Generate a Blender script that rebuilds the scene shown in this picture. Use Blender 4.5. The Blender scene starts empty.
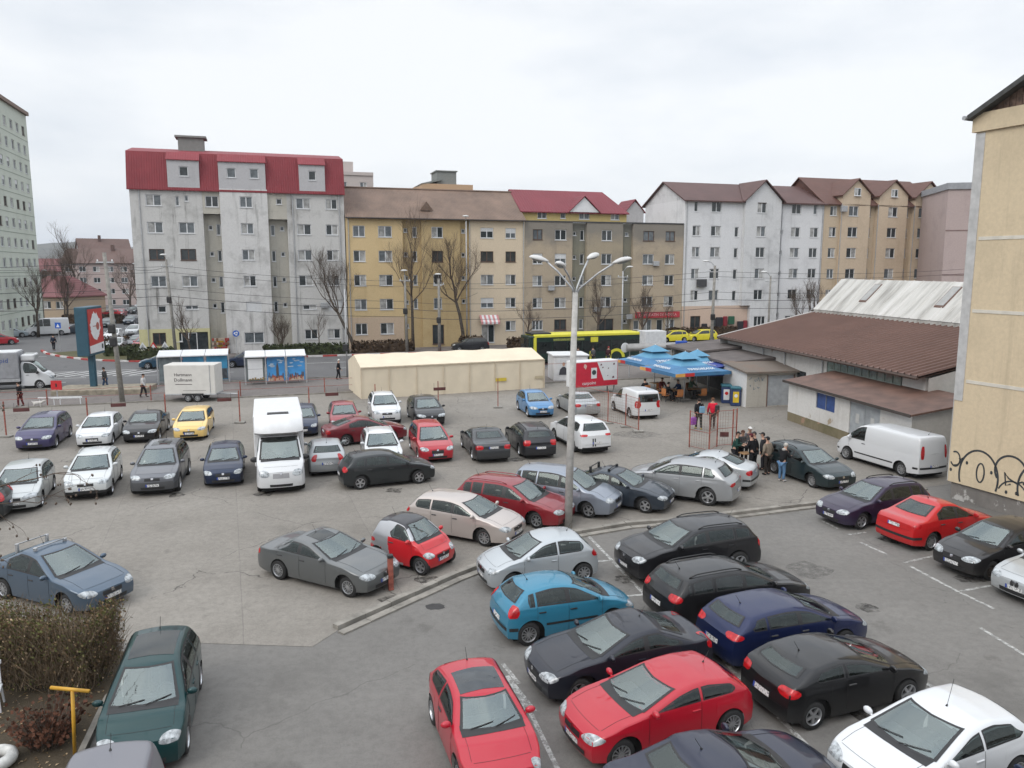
import bpy, bmesh, math, random
from mathutils import Vector, Matrix
from mathutils.bvhtree import BVHTree
R = math.radians
scene = bpy.context.scene
COL = scene.collection
random.seed(7)

# ------------------------------------------------------------------ scene tree helpers
def props(o, label=None, cat=None, group=None, kind=None):
    if label: o['label'] = label
    if cat: o['category'] = cat
    if group: o['group'] = group
    if kind: o['kind'] = kind
    return o

def thing(name, label, cat, loc=(0, 0, 0), rz=0.0, group=None):
    o = bpy.data.objects.new(name, None)
    COL.objects.link(o)
    o.empty_display_size = .3
    o.location = loc
    o.rotation_euler = (0, 0, rz)
    return props(o, label, cat, group)

def link(name, me, parent=None, loc=None, rot=None, scale=None):
    o = bpy.data.objects.new(name, me)
    COL.objects.link(o)
    if parent is not None: o.parent = parent
    if loc is not None: o.location = loc
    if rot is not None: o.rotation_euler = rot
    if scale is not None: o.scale = scale
    return o

def children(o): return [c for c in bpy.data.objects if c.parent is o]

def copy_tree(o, parent=None, table=None):
    c = o.copy(); COL.objects.link(c)
    c.parent = parent
    for ch in list(o.children): copy_tree(ch, c)
    return c

class MB:
    """collects geometry, builds ONE mesh object"""
    def __init__(s): s.v = []; s.f = []; s.m = []
    def face(s, pts, m=0):
        n = len(s.v); s.v += [tuple(p) for p in pts]; s.f.append(tuple(range(n, n + len(pts)))); s.m.append(m)
    def box(s, x0, x1, y0, y1, z0, z1, m=0, M=None):
        c = [(x0,y0,z0),(x1,y0,z0),(x1,y1,z0),(x0,y1,z0),(x0,y0,z1),(x1,y0,z1),(x1,y1,z1),(x0,y1,z1)]
        if M is not None: c = [tuple(M @ Vector(p)) for p in c]
        n = len(s.v); s.v += c
        for f in ((0,3,2,1),(4,5,6,7),(0,1,5,4),(1,2,6,5),(2,3,7,6),(3,0,4,7)):
            s.f.append(tuple(n + i for i in f)); s.m.append(m)
        return s
    def rbox(s, x0, x1, y0, y1, z0, z1, r=.02, m=0, M=None):
        bm = bmesh.new(); bmesh.ops.create_cube(bm, size=1)
        for v in bm.verts: v.co = Vector(((x0+x1)/2+v.co.x*(x1-x0), (y0+y1)/2+v.co.y*(y1-y0), (z0+z1)/2+v.co.z*(z1-z0)))
        bmesh.ops.bevel(bm, geom=bm.edges[:], offset=r, segments=2, affect='EDGES', profile=.5)
        s.add_bm(bm, m, M); return s
    def add_bm(s, bm, m=0, M=None):
        n = len(s.v); bm.verts.index_update()
        s.v += [tuple(M @ v.co) if M is not None else tuple(v.co) for v in bm.verts]
        for f in bm.faces: s.f.append(tuple(n + v.index for v in f.verts)); s.m.append(m)
        bm.free()
    def tube(s, pts, rad, n=6, m=0, cap=True):
        pts = [Vector(p) for p in pts]
        if not hasattr(rad, '__len__'): rad = [rad] * len(pts)
        base = len(s.v); up = Vector((0, 0, 1))
        t0 = (pts[1] - pts[0]).normalized()
        a = t0.cross(up)
        if a.length < .05: a = t0.cross(Vector((1, 0, 0)))
        a.normalize()
        for i, p in enumerate(pts):
            t = (pts[min(i+1, len(pts)-1)] - pts[max(i-1, 0)])
            if t.length < 1e-9: t = t0
            t.normalize(); a = (a - t * a.dot(t))
            if a.length < 1e-6: a = t.orthogonal()
            a.normalize(); b = t.cross(a)
            for k in range(n):
                q = 2 * math.pi * k / n
                s.v.append(tuple(p + (a * math.cos(q) + b * math.sin(q)) * rad[i]))
        for i in range(len(pts) - 1):
            for k in range(n):
                k2 = (k + 1) % n
                s.f.append((base+i*n+k, base+i*n+k2, base+(i+1)*n+k2, base+(i+1)*n+k)); s.m.append(m)
        if cap:
            s.f.append(tuple(base + k for k in reversed(range(n)))); s.m.append(m)
            s.f.append(tuple(base + (len(pts)-1)*n + k for k in range(n))); s.m.append(m)
        return s
    def lathe(s, prof, n=20, m=0, M=None, ax='z'):
        """prof: (radius, height)"""
        base = len(s.v)
        for r, h in prof:
            for k in range(n):
                q = 2 * math.pi * k / n
                p = Vector((r*math.cos(q), r*math.sin(q), h)) if ax == 'z' else Vector((r*math.cos(q), h, r*math.sin(q)))
                s.v.append(tuple(M @ p if M is not None else p))
        for i in range(len(prof) - 1):
            for k in range(n):
                k2 = (k + 1) % n
                s.f.append((base+i*n+k, base+i*n+k2, base+(i+1)*n+k2, base+(i+1)*n+k)); s.m.append(m)
        return s
    def prism(s, poly, h0, h1, m=0, M=None):
        """poly: xy outline, extruded z h0..h1"""
        n = len(s.v); k = len(poly)
        for h in (h0, h1):
            for p in poly:
                q = Vector((p[0], p[1], h)); s.v.append(tuple(M @ q if M is not None else q))
        s.f.append(tuple(n + i for i in reversed(range(k)))); s.m.append(m)
        s.f.append(tuple(n + k + i for i in range(k))); s.m.append(m)
        for i in range(k):
            j = (i + 1) % k; s.f.append((n+i, n+j, n+k+j, n+k+i)); s.m.append(m)
        return s
    def mesh(s, name, mats, smooth=False, weld=False):
        me = bpy.data.meshes.new(name)
        me.from_pydata(s.v, [], s.f)
        if not isinstance(mats, (list, tuple)): mats = [mats]
        for q in mats: me.materials.append(q)
        if len(mats) > 1: me.polygons.foreach_set('material_index', s.m)
        if weld:
            bm = bmesh.new(); bm.from_mesh(me); bmesh.ops.remove_doubles(bm, verts=bm.verts, dist=1e-4)
            bm.to_mesh(me); bm.free()
        if smooth: me.shade_smooth()
        me.update(); return me
    def build(s, name, mats, parent=None, smooth=False, loc=None, rot=None, weld=False, angle=None):
        me = s.mesh(name, mats, smooth, weld)
        if angle:
            me.shade_smooth(); me.set_sharp_from_angle(angle=R(angle))
        return link(name, me, parent, loc, rot)

def frame(parent_loc, rz):
    return Matrix.Translation(Vector(parent_loc)) @ Matrix.Rotation(rz, 4, 'Z')

# ------------------------------------------------------------------ node materials
MATS = {}
def newmat(name):
    m = bpy.data.materials.new(name); m.use_nodes = True
    nt = m.node_tree; b = nt.nodes['Principled BSDF']
    return m, nt, b

def N(nt, t, **kw):
    n = nt.nodes.new(t)
    for k, v in kw.items():
        if k in n.inputs: n.inputs[k].default_value = v
        else: setattr(n, k, v)
    return n

def ramp(nt, fac, stops):
    r = nt.nodes.new('ShaderNodeValToRGB')
    el = r.color_ramp.elements
    while len(el) < len(stops): el.new(.5)
    for e, (p, c) in zip(el, stops):
        e.position = p; e.color = (*c, 1) if len(c) == 3 else c
    nt.links.new(fac, r.inputs[0]); return r

def mixc(nt, fac, a, b, mode='MIX'):
    n = nt.nodes.new('ShaderNodeMix'); n.data_type = 'RGBA'; n.blend_type = mode
    for sock, val in ((n.inputs[0], fac), (n.inputs[6], a), (n.inputs[7], b)):
        if hasattr(val, 'links'): nt.links.new(val, sock)
        elif isinstance(val, (int, float)): sock.default_value = val
        else: sock.default_value = (*val, 1) if len(val) == 3 else val
    return n.outputs[2]

def math_(nt, op, a, b=None, clamp=False):
    n = nt.nodes.new('ShaderNodeMath'); n.operation = op; n.use_clamp = clamp
    for sock, val in zip(n.inputs, (a, b)):
        if val is None: continue
        if hasattr(val, 'links'): nt.links.new(val, sock)
        else: sock.default_value = val
    return n.outputs[0]

def noise(nt, vec, scale, detail=4, rough=.55):
    n = N(nt, 'ShaderNodeTexNoise'); n.inputs['Scale'].default_value = scale
    n.inputs['Detail'].default_value = detail; n.inputs['Roughness'].default_value = rough
    if vec is not None: nt.links.new(vec, n.inputs['Vector'])
    return n.outputs['Fac']

def objvec(nt, scale=(1, 1, 1), rz=0.0, loc=(0, 0, 0), world=False):
    if world: src = N(nt, 'ShaderNodeNewGeometry').outputs['Position']
    else: src = N(nt, 'ShaderNodeTexCoord').outputs['Object']
    mp = N(nt, 'ShaderNodeMapping'); nt.links.new(src, mp.inputs['Vector'])
    mp.inputs['Scale'].default_value = scale; mp.inputs['Rotation'].default_value = (0, 0, rz); mp.inputs['Location'].default_value = loc
    return mp.outputs['Vector']

def bump(nt, b, h, strength=.3, dist=.02):
    n = N(nt, 'ShaderNodeBump'); n.inputs['Strength'].default_value = strength; n.inputs['Distance'].default_value = dist
    nt.links.new(h, n.inputs['Height']); nt.links.new(n.outputs['Normal'], b.inputs['Normal'])

def text(name, s, size, mat, parent, loc, rot=(math.pi/2, 0, 0), ext=.008, align='CENTER', sx=1.0):
    if ('t', s, size) not in MATS:
        c = bpy.data.curves.new(name, 'FONT'); c.body = s; c.size = size; c.extrude = ext; c.align_x = align; c.align_y = 'CENTER'; c.resolution_u = 2
        tmp = bpy.data.objects.new('tmp', c); COL.objects.link(tmp)
        bpy.context.view_layer.update()
        MATS[('t', s, size)] = bpy.data.meshes.new_from_object(tmp.evaluated_get(bpy.context.evaluated_depsgraph_get()))
        bpy.data.objects.remove(tmp)
    me = MATS[('t', s, size)]; me.materials.clear(); me.materials.append(mat)
    return link(name, me, parent, loc, rot, (sx, 1, 1))

def simple(name, col, rough=.5, metal=0.0, var=.12, scale=3.0, spec=.5, bumpy=0.0):
    if name in MATS: return MATS[name]
    m, nt, b = newmat(name)
    v = objvec(nt); f = noise(nt, v, scale, 5)
    c0 = tuple(max(0, c * (1 - var)) for c in col); c1 = tuple(min(1, c * (1 + var)) for c in col)
    r = ramp(nt, f, [(.3, c0), (.7, c1)])
    nt.links.new(r.outputs[0], b.inputs['Base Color'])
    b.inputs['Roughness'].default_value = rough; b.inputs['Metallic'].default_value = metal
    b.inputs['Specular IOR Level'].default_value = spec
    if bumpy: bump(nt, b, noise(nt, v, scale * 8, 6), bumpy, .01)
    MATS[name] = m; return m

def srgb(r, g, b):
    f = lambda c: (c/255/12.92 if c/255 <= .04045 else ((c/255+.055)/1.055)**2.4)
    return (f(r), f(g), f(b))

def paint(name, col, metal=.0, rough=.38, coat=.8, dirt=.16):
    if name in MATS: return MATS[name]
    if max(col) < .07: dirt *= .5
    m, nt, b = newmat(name)
    b.inputs['Specular IOR Level'].default_value = .25
    v = objvec(nt)
    n1 = noise(nt, v, 1.7, 6, .6); n2 = noise(nt, v, 14, 4, .7)
    d = math_(nt, 'MULTIPLY', n1, n2)
    sx = N(nt, 'ShaderNodeSeparateXYZ'); nt.links.new(v, sx.inputs[0])
    low = math_(nt, 'SUBTRACT', 1.0, math_(nt, 'MULTIPLY', sx.outputs[2], 1.9), True)
    low = math_(nt, 'MULTIPLY', low, math_(nt, 'ADD', n1, .1))
    fac = math_(nt, 'MULTIPLY', math_(nt, 'ADD', math_(nt, 'MULTIPLY', d, .35), low), dirt, True)
    c = mixc(nt, fac, col, (.16, .145, .125))
    nt.links.new(c, b.inputs['Base Color'])
    b.inputs['Metallic'].default_value = metal
    rr = math_(nt, 'ADD', math_(nt, 'MULTIPLY', fac, .5), rough)
    nt.links.new(rr, b.inputs['Roughness'])
    b.inputs['Coat Weight'].default_value = coat if max(col) > .07 else coat*.8
    nt.links.new(math_(nt, 'ADD', math_(nt, 'MULTIPLY', n2, .05), .015), b.inputs['Coat Roughness'])
    # the inner face of the shell is grey lining, not paint
    out = nt.nodes['Material Output']; geo = N(nt, 'ShaderNodeNewGeometry'); lin = N(nt, 'ShaderNodeBsdfDiffuse'); lin.inputs['Color'].default_value = (.07, .07, .072, 1)
    mxs = N(nt, 'ShaderNodeMixShader'); nt.links.new(geo.outputs['Backfacing'], mxs.inputs[0]); nt.links.new(b.outputs[0], mxs.inputs[1]); nt.links.new(lin.outputs[0], mxs.inputs[2]); nt.links.new(mxs.outputs[0], out.inputs['Surface'])
    MATS[name] = m; return m

def clearglass(name, tint, ior=1.75, rough=.015):
    m, nt, b = newmat(name); nt.nodes.remove(b)
    tr = N(nt, 'ShaderNodeBsdfTransparent'); tr.inputs['Color'].default_value = (*tint, 1)
    gl = N(nt, 'ShaderNodeBsdfGlossy'); gl.inputs['Roughness'].default_value = rough; gl.inputs['Color'].default_value = (.88, 1, .985, 1)
    fr = N(nt, 'ShaderNodeFresnel'); fr.inputs['IOR'].default_value = ior
    dust = noise(nt, objvec(nt), 3.0, 5, .7); df = N(nt, 'ShaderNodeBsdfDiffuse'); df.inputs['Color'].default_value = (.3, .29, .27, 1)
    m0 = N(nt, 'ShaderNodeMixShader'); nt.links.new(math_(nt, 'MULTIPLY', dust, .035), m0.inputs[0]); nt.links.new(tr.outputs[0], m0.inputs[1]); nt.links.new(df.outputs[0], m0.inputs[2])
    mx = N(nt, 'ShaderNodeMixShader'); nt.links.new(fr.outputs[0], mx.inputs[0]); nt.links.new(m0.outputs[0], mx.inputs[1]); nt.links.new(gl.outputs[0], mx.inputs[2])
    nt.links.new(mx.outputs[0], nt.nodes['Material Output'].inputs['Surface']); return m

def glassy(name, col, rough=.04, spec=.5, var=.25, scale=2.2):
    if name in MATS: return MATS[name]
    m, nt, b = newmat(name)
    v = objvec(nt); f = noise(nt, v, scale, 3)
    c0 = tuple(c * (1 - var) for c in col); c1 = tuple(c * (1 + var) for c in col)
    nt.links.new(ramp(nt, f, [(.35, c0), (.65, c1)]).outputs[0], b.inputs['Base Color'])
    b.inputs['Roughness'].default_value = rough; b.inputs['Specular IOR Level'].default_value = spec
    bump(nt, b, noise(nt, v, 1.1, 2), .04, .05)
    MATS[name] = m; return m

def plaster(name, col, stain=(.16, .15, .13), amount=.5, streak=.5, rz=0.0, patch=None, topdirt=None):
    """weathered render: mottling, rain streaks, stained patches (own shapes)"""
    if name in MATS: return MATS[name]
    m, nt, b = newmat(name)
    v = objvec(nt)
    n1 = noise(nt, v, .35, 6, .65)
    n2 = noise(nt, objvec(nt, (1.6, 1.6, .09)), 1.0, 6, .7)
    n3 = noise(nt, v, 6, 5, .7)
    base = mixc(nt, ramp(nt, n3, [(.3, (0, 0, 0)), (.75, (1, 1, 1))]).outputs[0], tuple(c*.9 for c in col), tuple(min(1, c*1.07) for c in col))
    blot = ramp(nt, n1, [(.5, (0, 0, 0)), (.72, (1, 1, 1))]).outputs[0]
    st = ramp(nt, n2, [(.55, (0, 0, 0)), (.75, (1, 1, 1))]).outputs[0]
    f = math_(nt, 'ADD', math_(nt, 'MULTIPLY', blot, amount), math_(nt, 'MULTIPLY', math_(nt, 'MULTIPLY', st, n1), streak * 1.6), True)
    c = mixc(nt, f, base, stain)
    if topdirt:                                   # grey weathering of the top storey: (height, soft, colour, amount)
        zz, soft, tc, ta = topdirt
        sx = N(nt, 'ShaderNodeSeparateXYZ'); nt.links.new(v, sx.inputs[0])
        h = math_(nt, 'DIVIDE', math_(nt, 'SUBTRACT', math_(nt, 'ADD', sx.outputs[2], math_(nt, 'MULTIPLY', math_(nt, 'SUBTRACT', n1, .5), 4.0)), zz), soft, True)
        c = mixc(nt, math_(nt, 'MULTIPLY', h, ta), c, tc)
    if patch:                                     # flaked-off patches
        p = ramp(nt, noise(nt, v, patch[1], 6, .6), [(patch[2], (0, 0, 0)), (patch[2]+.03, (1, 1, 1))]).outputs[0]
        c = mixc(nt, p, c, patch[0])
    nt.links.new(c, b.inputs['Base Color'])
    b.inputs['Roughness'].default_value = .9; b.inputs['Specular IOR Level'].default_value = .2
    bump(nt, b, n3, .25, .02)
    MATS[name] = m; return m

def rooftile(name, col, per=2.2, stain=.5, ang=0.0, rows=0.0):
    """ribbed sheet or tile roof; ribs run down the slope (local y), per = ribs per metre along local x"""
    if name in MATS: return MATS[name]
    m, nt, b = newmat(name)
    v = objvec(nt, rz=ang)
    sx = N(nt, 'ShaderNodeSeparateXYZ'); nt.links.new(v, sx.inputs[0])
    w = math_(nt, 'SINE', math_(nt, 'MULTIPLY', sx.outputs[0], per * 2 * math.pi))
    h = w
    if rows:
        w2 = math_(nt, 'FRACT', math_(nt, 'MULTIPLY', sx.outputs[2], rows))
        h = math_(nt, 'ADD', math_(nt, 'MULTIPLY', w, .5), math_(nt, 'MULTIPLY', w2, 1.0))
    n1 = noise(nt, v, .4, 6, .65); n2 = noise(nt, v, 5, 5, .7)
    c = mixc(nt, ramp(nt, n1, [(.35, (0, 0, 0)), (.75, (1, 1, 1))]).outputs[0], tuple(q*(1-.35*stain) for q in col), tuple(min(1, q*(1+.3*stain)) for q in col))
    c = mixc(nt, math_(nt, 'MULTIPLY', n2, .35 * stain), c, (.12, .1, .09))
    nt.links.new(c, b.inputs['Base Color'])
    b.inputs['Roughness'].default_value = .6; b.inputs['Specular IOR Level'].default_value = .3
    bump(nt, b, h, .7, .03)
    MATS[name] = m; return m

M_GLASS = glassy('window_glass_dark', (.035, .042, .045))
M_GLASS2 = glassy('window_glass_grey', (.11, .125, .135), .08)
M_GLASS3 = glassy('window_curtain', (.33, .33, .32), .25, .4, .35, 1.5)
M_SCREEN = glassy('car_windscreen', (.12, .145, .145), .03, .8, .18, 1.1)
M_CARGLASS = glassy('car_side_glass', (.018, .022, .022), .03, .6)
M_CLEAR = clearglass('clear_windscreen', (.78, .87, .86), 2.5)
M_CLEARSIDE = clearglass('clear_side_glass', (.42, .47, .46), 1.6)
M_CLEARREAR = clearglass('clear_rear_glass', (.40, .45, .45), 1.75)
M_SEAT = simple('seat_fabric', (.085, .085, .09), .9, var=.3, scale=6)
M_SEATB = simple('seat_fabric_beige', (.16, .145, .12), .9, var=.2, scale=6)
M_DASH = simple('dashboard_plastic', (.10, .105, .105), .6, var=.2)
M_REARGLASS = glassy('car_rear_glass', (.05, .06, .06), .03, .7, .3)
M_PVC = simple('white_pvc', (.66, .67, .68), .4, var=.05)
M_WOOD = simple('brown_wood_frame', (.10, .06, .045), .6)
M_BLACK = simple('black_plastic', (.018, .018, .019), .5, var=.2)
M_RUBBER = simple('tyre_rubber', (.016, .016, .016), .8, var=.3, scale=8)
M_ALLOY = simple('alloy_wheel', (.52, .53, .55), .3, .85, var=.1)
M_STEELRIM = simple('black_steel_rim', (.05, .04, .035), .6, .3, var=.3)
M_LAMP = glassy('headlight_lens', (.33, .355, .37), .05, .9, .5, 9)
M_TAIL = glassy('tail_light_lens', (.42, .012, .016), .12, .7, .3, 10)
M_AMBER = glassy('amber_lens', (.6, .2, .02), .12, .7)
M_PLATE, nt_, b_ = newmat('plate_white')      # registration marks too small to read
nt_.links.new(ramp(nt_, noise(nt_, objvec(nt_), 24, 2, .5), [(.50, (.66, .66, .65)), (.58, (.22, .22, .23))]).outputs[0], b_.inputs['Base Color']); b_.inputs['Roughness'].default_value = .5
M_PLATEBLUE = simple('plate_blue', (.02, .06, .35), .5)
M_CHROME = simple('chrome', (.6, .6, .62), .18, 1.0, var=.05)
M_GALV = simple('galvanised_steel', (.42, .43, .44), .5, .5, var=.15, scale=6)
M_CONCPOLE = simple('concrete_pole', (.25, .24, .22), .9, var=.25, scale=4, spec=.2, bumpy=.2)
M_REDPOST = simple('flaking_red_paint', (.27, .085, .062), .65, var=.45, scale=7, spec=.3)
M_BARK = simple('bark', (.085, .072, .06), .95, var=.5, scale=6, spec=.1, bumpy=.4)
M_TWIG = simple('twig', (.11, .085, .068), .95, var=.3, spec=.1)
M_HEDGE = simple('winter_hedge_leaf', (.075, .06, .035), .9, var=.6, scale=2.2, spec=.15)
M_HEDGEG = simple('evergreen_hedge_leaf', (.045, .055, .025), .85, var=.6, scale=2.5, spec=.2)
M_HEDGEIN = simple('hedge_inside', (.035, .028, .02), 1, var=.4, spec=.05)
M_WIRE = simple('black_cable', (.03, .03, .032), .6)
M_WHITEMETAL = simple('white_painted_metal', (.66, .66, .65), .45, var=.08)
M_TBL = simple('wood_table', (.33, .19, .09), .6, var=.2)
M_DARK = simple('dark_interior', (.012, .012, .012), .9)
# ------------------------------------------------------------------ people
def skin_mesh(name, joints, edges, mat, sub=2, root=0):
    me = bpy.data.meshes.new(name); me.from_pydata([j[0] for j in joints], edges, [])
    o = bpy.data.objects.new('tmp_skin', me); COL.objects.link(o)
    sk = o.modifiers.new('skin', 'SKIN'); sk.use_smooth_shade = True
    lay = me.skin_vertices[0].data if me.skin_vertices else None
    if lay is None:
        bm = bmesh.new(); bm.from_mesh(me); bm.verts.layers.skin.verify(); bm.to_mesh(me); bm.free(); lay = me.skin_vertices[0].data
    for i, j in enumerate(joints):
        r = j[1]; lay[i].radius = r if isinstance(r, tuple) else (r, r); lay[i].use_root = (i == root)
    ss = o.modifiers.new('sub', 'SUBSURF'); ss.levels = sub; ss.render_levels = sub
    bpy.context.view_layer.update()
    m2 = bpy.data.meshes.new_from_object(o.evaluated_get(bpy.context.evaluated_depsgraph_get()))
    bpy.data.objects.remove(o); m2.materials.clear(); m2.materials.append(mat); m2.shade_smooth(); m2.name = name
    return m2
M_SKIN = simple('skin', (.42, .25, .18), .6, var=.05)
def cloth(n, c): return simple('cloth_' + n, c, .9, var=.2, scale=7, spec=.15)
def person(label, x, y, rz, pose='stand', jacket=(.03, .03, .035), trousers=(.03, .03, .035), hair=None, cap=None, h=1.74, shoes=(.02, .02, .02), z=0.01, hood=None, arms='down', lean=.0, stride=.0, group=None, skirt=None):
    """body in a local frame: x = facing direction, y = left"""
    t = thing('person', label, 'person', (x, y, z), R(rz), group)
    k = h / 1.75; V_ = lambda a, b, c: Vector((a*k, b*k, c*k))
    sit = pose == 'sit'
    hip = V_(0, 0, .52 if sit else .92); chest = hip + V_(.06 + lean*.35, 0, .42); neck = hip + V_(.05 + lean*.5, 0, .60); head = neck + V_(.03 + lean*.12, 0, .13); crown = head + V_(.01 + lean*.03, 0, .12)
    J = []; E = []
    def add(p, r, par=None):
        J.append((tuple(p), (r*k, r*k) if not isinstance(r, tuple) else (r[0]*k, r[1]*k)))
        if par is not None: E.append((par, len(J)-1))
        return len(J) - 1
    a0 = add(hip, .125); a1 = add(hip.lerp(chest, .5), .125, a0); a2 = add(chest, .135, a1); a3 = add(neck, .058, a2); a4 = add(head, .088, a3); a5 = add(crown, .07, a4)
    TR = []; legs = []; handpos = []
    JJ = {}
    for sd in (1, -1):
        s0 = chest + V_(0, sd*.18, .08)
        if arms == 'down': el = s0 + V_(-.03 + sd*stride*-.3, sd*.06, -.29); wr = el + V_(.07 - sd*stride*.4, sd*.0, -.24)
        elif arms == 'front': el = s0 + V_(.06, sd*.06, -.27); wr = el + V_(.23, -sd*.10, .02)
        elif arms == 'pocket': el = s0 + V_(-.06, sd*.1, -.28); wr = el + V_(.12, -sd*.04, -.19)
        elif arms == 'reach': el = s0 + V_(.14, sd*.05, -.22); wr = el + V_(.22, -sd*.04, -.06)
        b0 = add(s0, .062, a2); b1 = add(el, .047, b0); b2 = add(wr, .032, b1)
        JJ[sd] = (s0, el, wr, b2)
        hd_ = (wr - el).normalized(); palm = wr + hd_*.055*k; b3 = add(palm, (.036, .02), b2)
        side_ = hd_.cross(Vector((0, 0, 1)) if abs(hd_.z) < .8 else Vector((1, 0, 0))).normalized()
        for f, (off, ln) in enumerate([(-.028, .06), (-.009, .075), (.010, .07), (.028, .055)]):
            p1 = palm + side_*off*k + hd_*.035*k; c1 = add(p1, .0105, b3); p2 = p1 + (hd_*.8 + V_(.01, 0, -.012).normalized()*.35)*ln*k; add(p2, .008, c1)
        th_ = palm - side_*.035*k*1.0 + hd_*.005; c1 = add(th_, .012, b3); add(th_ + (hd_*.8 - side_*.45)*.05*k, .009, c1)
        l0 = hip + V_(0, sd*.095, -.03)
        if sit: kn = l0 + V_(.42, sd*.05, .0); an = kn + V_(.05, 0, -.44)
        else: kn = l0 + V_(.03 + sd*stride*.32, sd*.01, -.41); an = kn + V_(-.03 + sd*stride*.18 - abs(stride)*.2*(1 if sd*stride < 0 else 0), 0, -.42)
        toe = an + V_(.16, sd*.02, -.05)
        if not sit: an.z = max(an.z, .075*k); toe.z = .04*k
        c0 = add(l0, .085, a0); c1 = add(kn, .058, c0); c2 = add(an, .042, c1); c3 = add(toe, .036, c2)
        legs.append((l0, kn, an, toe))
    link('body', skin_mesh('body', J, E, M_SKIN), t)
    # face: nose, eyes, mouth, ears on the body's own head surface
    fx = head + V_(.088, 0, .01)
    mb = MB()
    for sd in (1, -1):
        bm_ = bmesh.new(); bmesh.ops.create_icosphere(bm_, subdivisions=1, radius=.011*k); mb.add_bm(bm_, 0, Matrix.Translation(head + V_(.078, sd*.033, .03)))
    mb.build('eyes', M_DARK, t)
    mb = MB(); bm_ = bmesh.new(); bmesh.ops.create_icosphere(bm_, subdivisions=1, radius=.018*k); mb.add_bm(bm_, 0, Matrix.Translation(head + V_(.092, 0, .0)) @ Matrix.Scale(1.5, 4, Vector((0, 0, 1))))
    for sd in (1, -1): bm_ = bmesh.new(); bmesh.ops.create_icosphere(bm_, subdivisions=1, radius=.022*k); mb.add_bm(bm_, 0, Matrix.Translation(head + V_(0, sd*.088, .005)))
    mb.build('nose_and_ears', M_SKIN, t)
    mb = MB(); mb.box(-.006, .006, -.022*k, .022*k, -.004, .004, 0, Matrix.Translation(head + V_(.083, 0, -.048))); mb.build('mouth', simple('lips', (.25, .09, .08), .6), t)
    # jacket over torso and arms
    J = []; E = []
    j0 = add(hip + V_(0, 0, -.06), (.16, .185)); j1 = add(hip.lerp(chest, .5), (.15, .19), j0); j2 = add(chest, (.155, .2), j1); j3 = add(neck + V_(0, 0, -.05), (.085, .095), j2)
    for sd in (1, -1):
        s0, el, wr, _ = JJ[sd]; b0 = add(s0, .088, j2); b1 = add(el, .068, b0); add(wr - (wr-el)*.06, .052, b1)
    link('jacket', skin_mesh('jacket', J, E, cloth('%d_%d_%d' % tuple(int(c*999) for c in jacket), jacket)), t)
    J = []; E = []
    p0 = add(hip + V_(0, 0, .0), (.135, .16))
    for (l0, kn, an, toe) in legs: c0 = add(l0 + V_(0, 0, -.05), .102, p0); c1 = add(kn, .075, c0); add(an + V_(0, 0, .02), .062, c1)
    link('trousers', skin_mesh('trousers', J, E, cloth('%d_%d_%d' % tuple(int(c*999) for c in trousers), trousers)), t)
    for (l0, kn, an, toe) in legs:
        J = []; E = []; q0 = add(an + V_(-.03, 0, -.02), .052); q1 = add(an.lerp(toe, .5), .05, q0); add(toe + V_(.03, 0, 0), .04, q1)
        link('shoe', skin_mesh('shoe', J, E, cloth('shoe_%d' % int(shoes[0]*999), shoes), 1), t)
    bm_ = bmesh.new(); bmesh.ops.create_uvsphere(bm_, u_segments=14, v_segments=10, radius=.105*k)
    dl = [v for v in bm_.verts if v.co.z < (.012*k if cap else -.01*k) and v.co.x > -.03*k or v.co.z < -.075*k]
    bmesh.ops.delete(bm_, geom=dl, context='VERTS')
    mb = MB(); mb.add_bm(bm_, 0, Matrix.Translation(head + V_(-.008, 0, .045)))
    if cap:
        mb.prism([(.06*k, -.08*k), (.17*k, -.06*k), (.19*k, 0), (.17*k, .06*k), (.06*k, .08*k)], 0, .012*k, 0, Matrix.Translation(head + V_(-.008, 0, .06)))
        mb.build('cap', cloth('%d_%d_%d' % tuple(int(c*999) for c in cap), cap), t, True)
    else: mb.build('hair', cloth('hair_%d' % int((hair or (.03, 0, 0))[0]*999), hair or (.03, .022, .018)), t, True)
    if hood:
        J = []; E = []; q0 = add(neck + V_(-.06, .1, -.02), .06); q1 = add(neck + V_(-.11, 0, -.02), .075, q0); add(neck + V_(-.06, -.1, -.02), .06, q1)
        link('hood', skin_mesh('hood', J, E, cloth('%d_%d_%d' % tuple(int(c*999) for c in hood), hood), 1), t)
    return t, dict(hip=hip, neck=neck, chest=chest, k=k, hands=[JJ[1][2], JJ[-1][2]])
GM = 'men gathered by the gate'
person('man in a dark green jacket and black cap, leftmost of the group by the gate', 10.55, 36.1, -30, jacket=(.02, .06, .05), cap=(.02, .02, .02), arms='front', lean=.12, group=GM, h=1.7)
person('man in a grey jacket holding cards, second from left in the group', 10.95, 36.55, -75, jacket=(.10, .10, .105), trousers=(.02, .02, .024), hair=(.08, .04, .03), arms='front', lean=.18, group=GM, h=1.7)
person('man in a white cap at the back of the group by the gate', 11.45, 36.9, -90, jacket=(.12, .12, .125), cap=(.55, .54, .52), arms='front', lean=.1, group=GM, h=1.78)
person('man in a long black coat and maroon hat in the middle of the group', 11.2, 35.3, 130, jacket=(.014, .014, .016), trousers=(.016, .016, .018), cap=(.09, .02, .025), arms='front', lean=.15, group=GM, h=1.74)
person('man in black standing just behind the long black coat', 11.45, 35.75, 165, jacket=(.02, .02, .022), trousers=(.016, .016, .018), cap=(.05, .045, .045), arms='pocket', lean=.05, group=GM, h=1.76)
person('man in a beige-brown jacket seen from behind with a dark cap', 11.68, 34.7, 120, jacket=(.20, .165, .13), trousers=(.03, .025, .022), cap=(.02, .02, .022), arms='pocket', group=GM, h=1.74)
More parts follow.
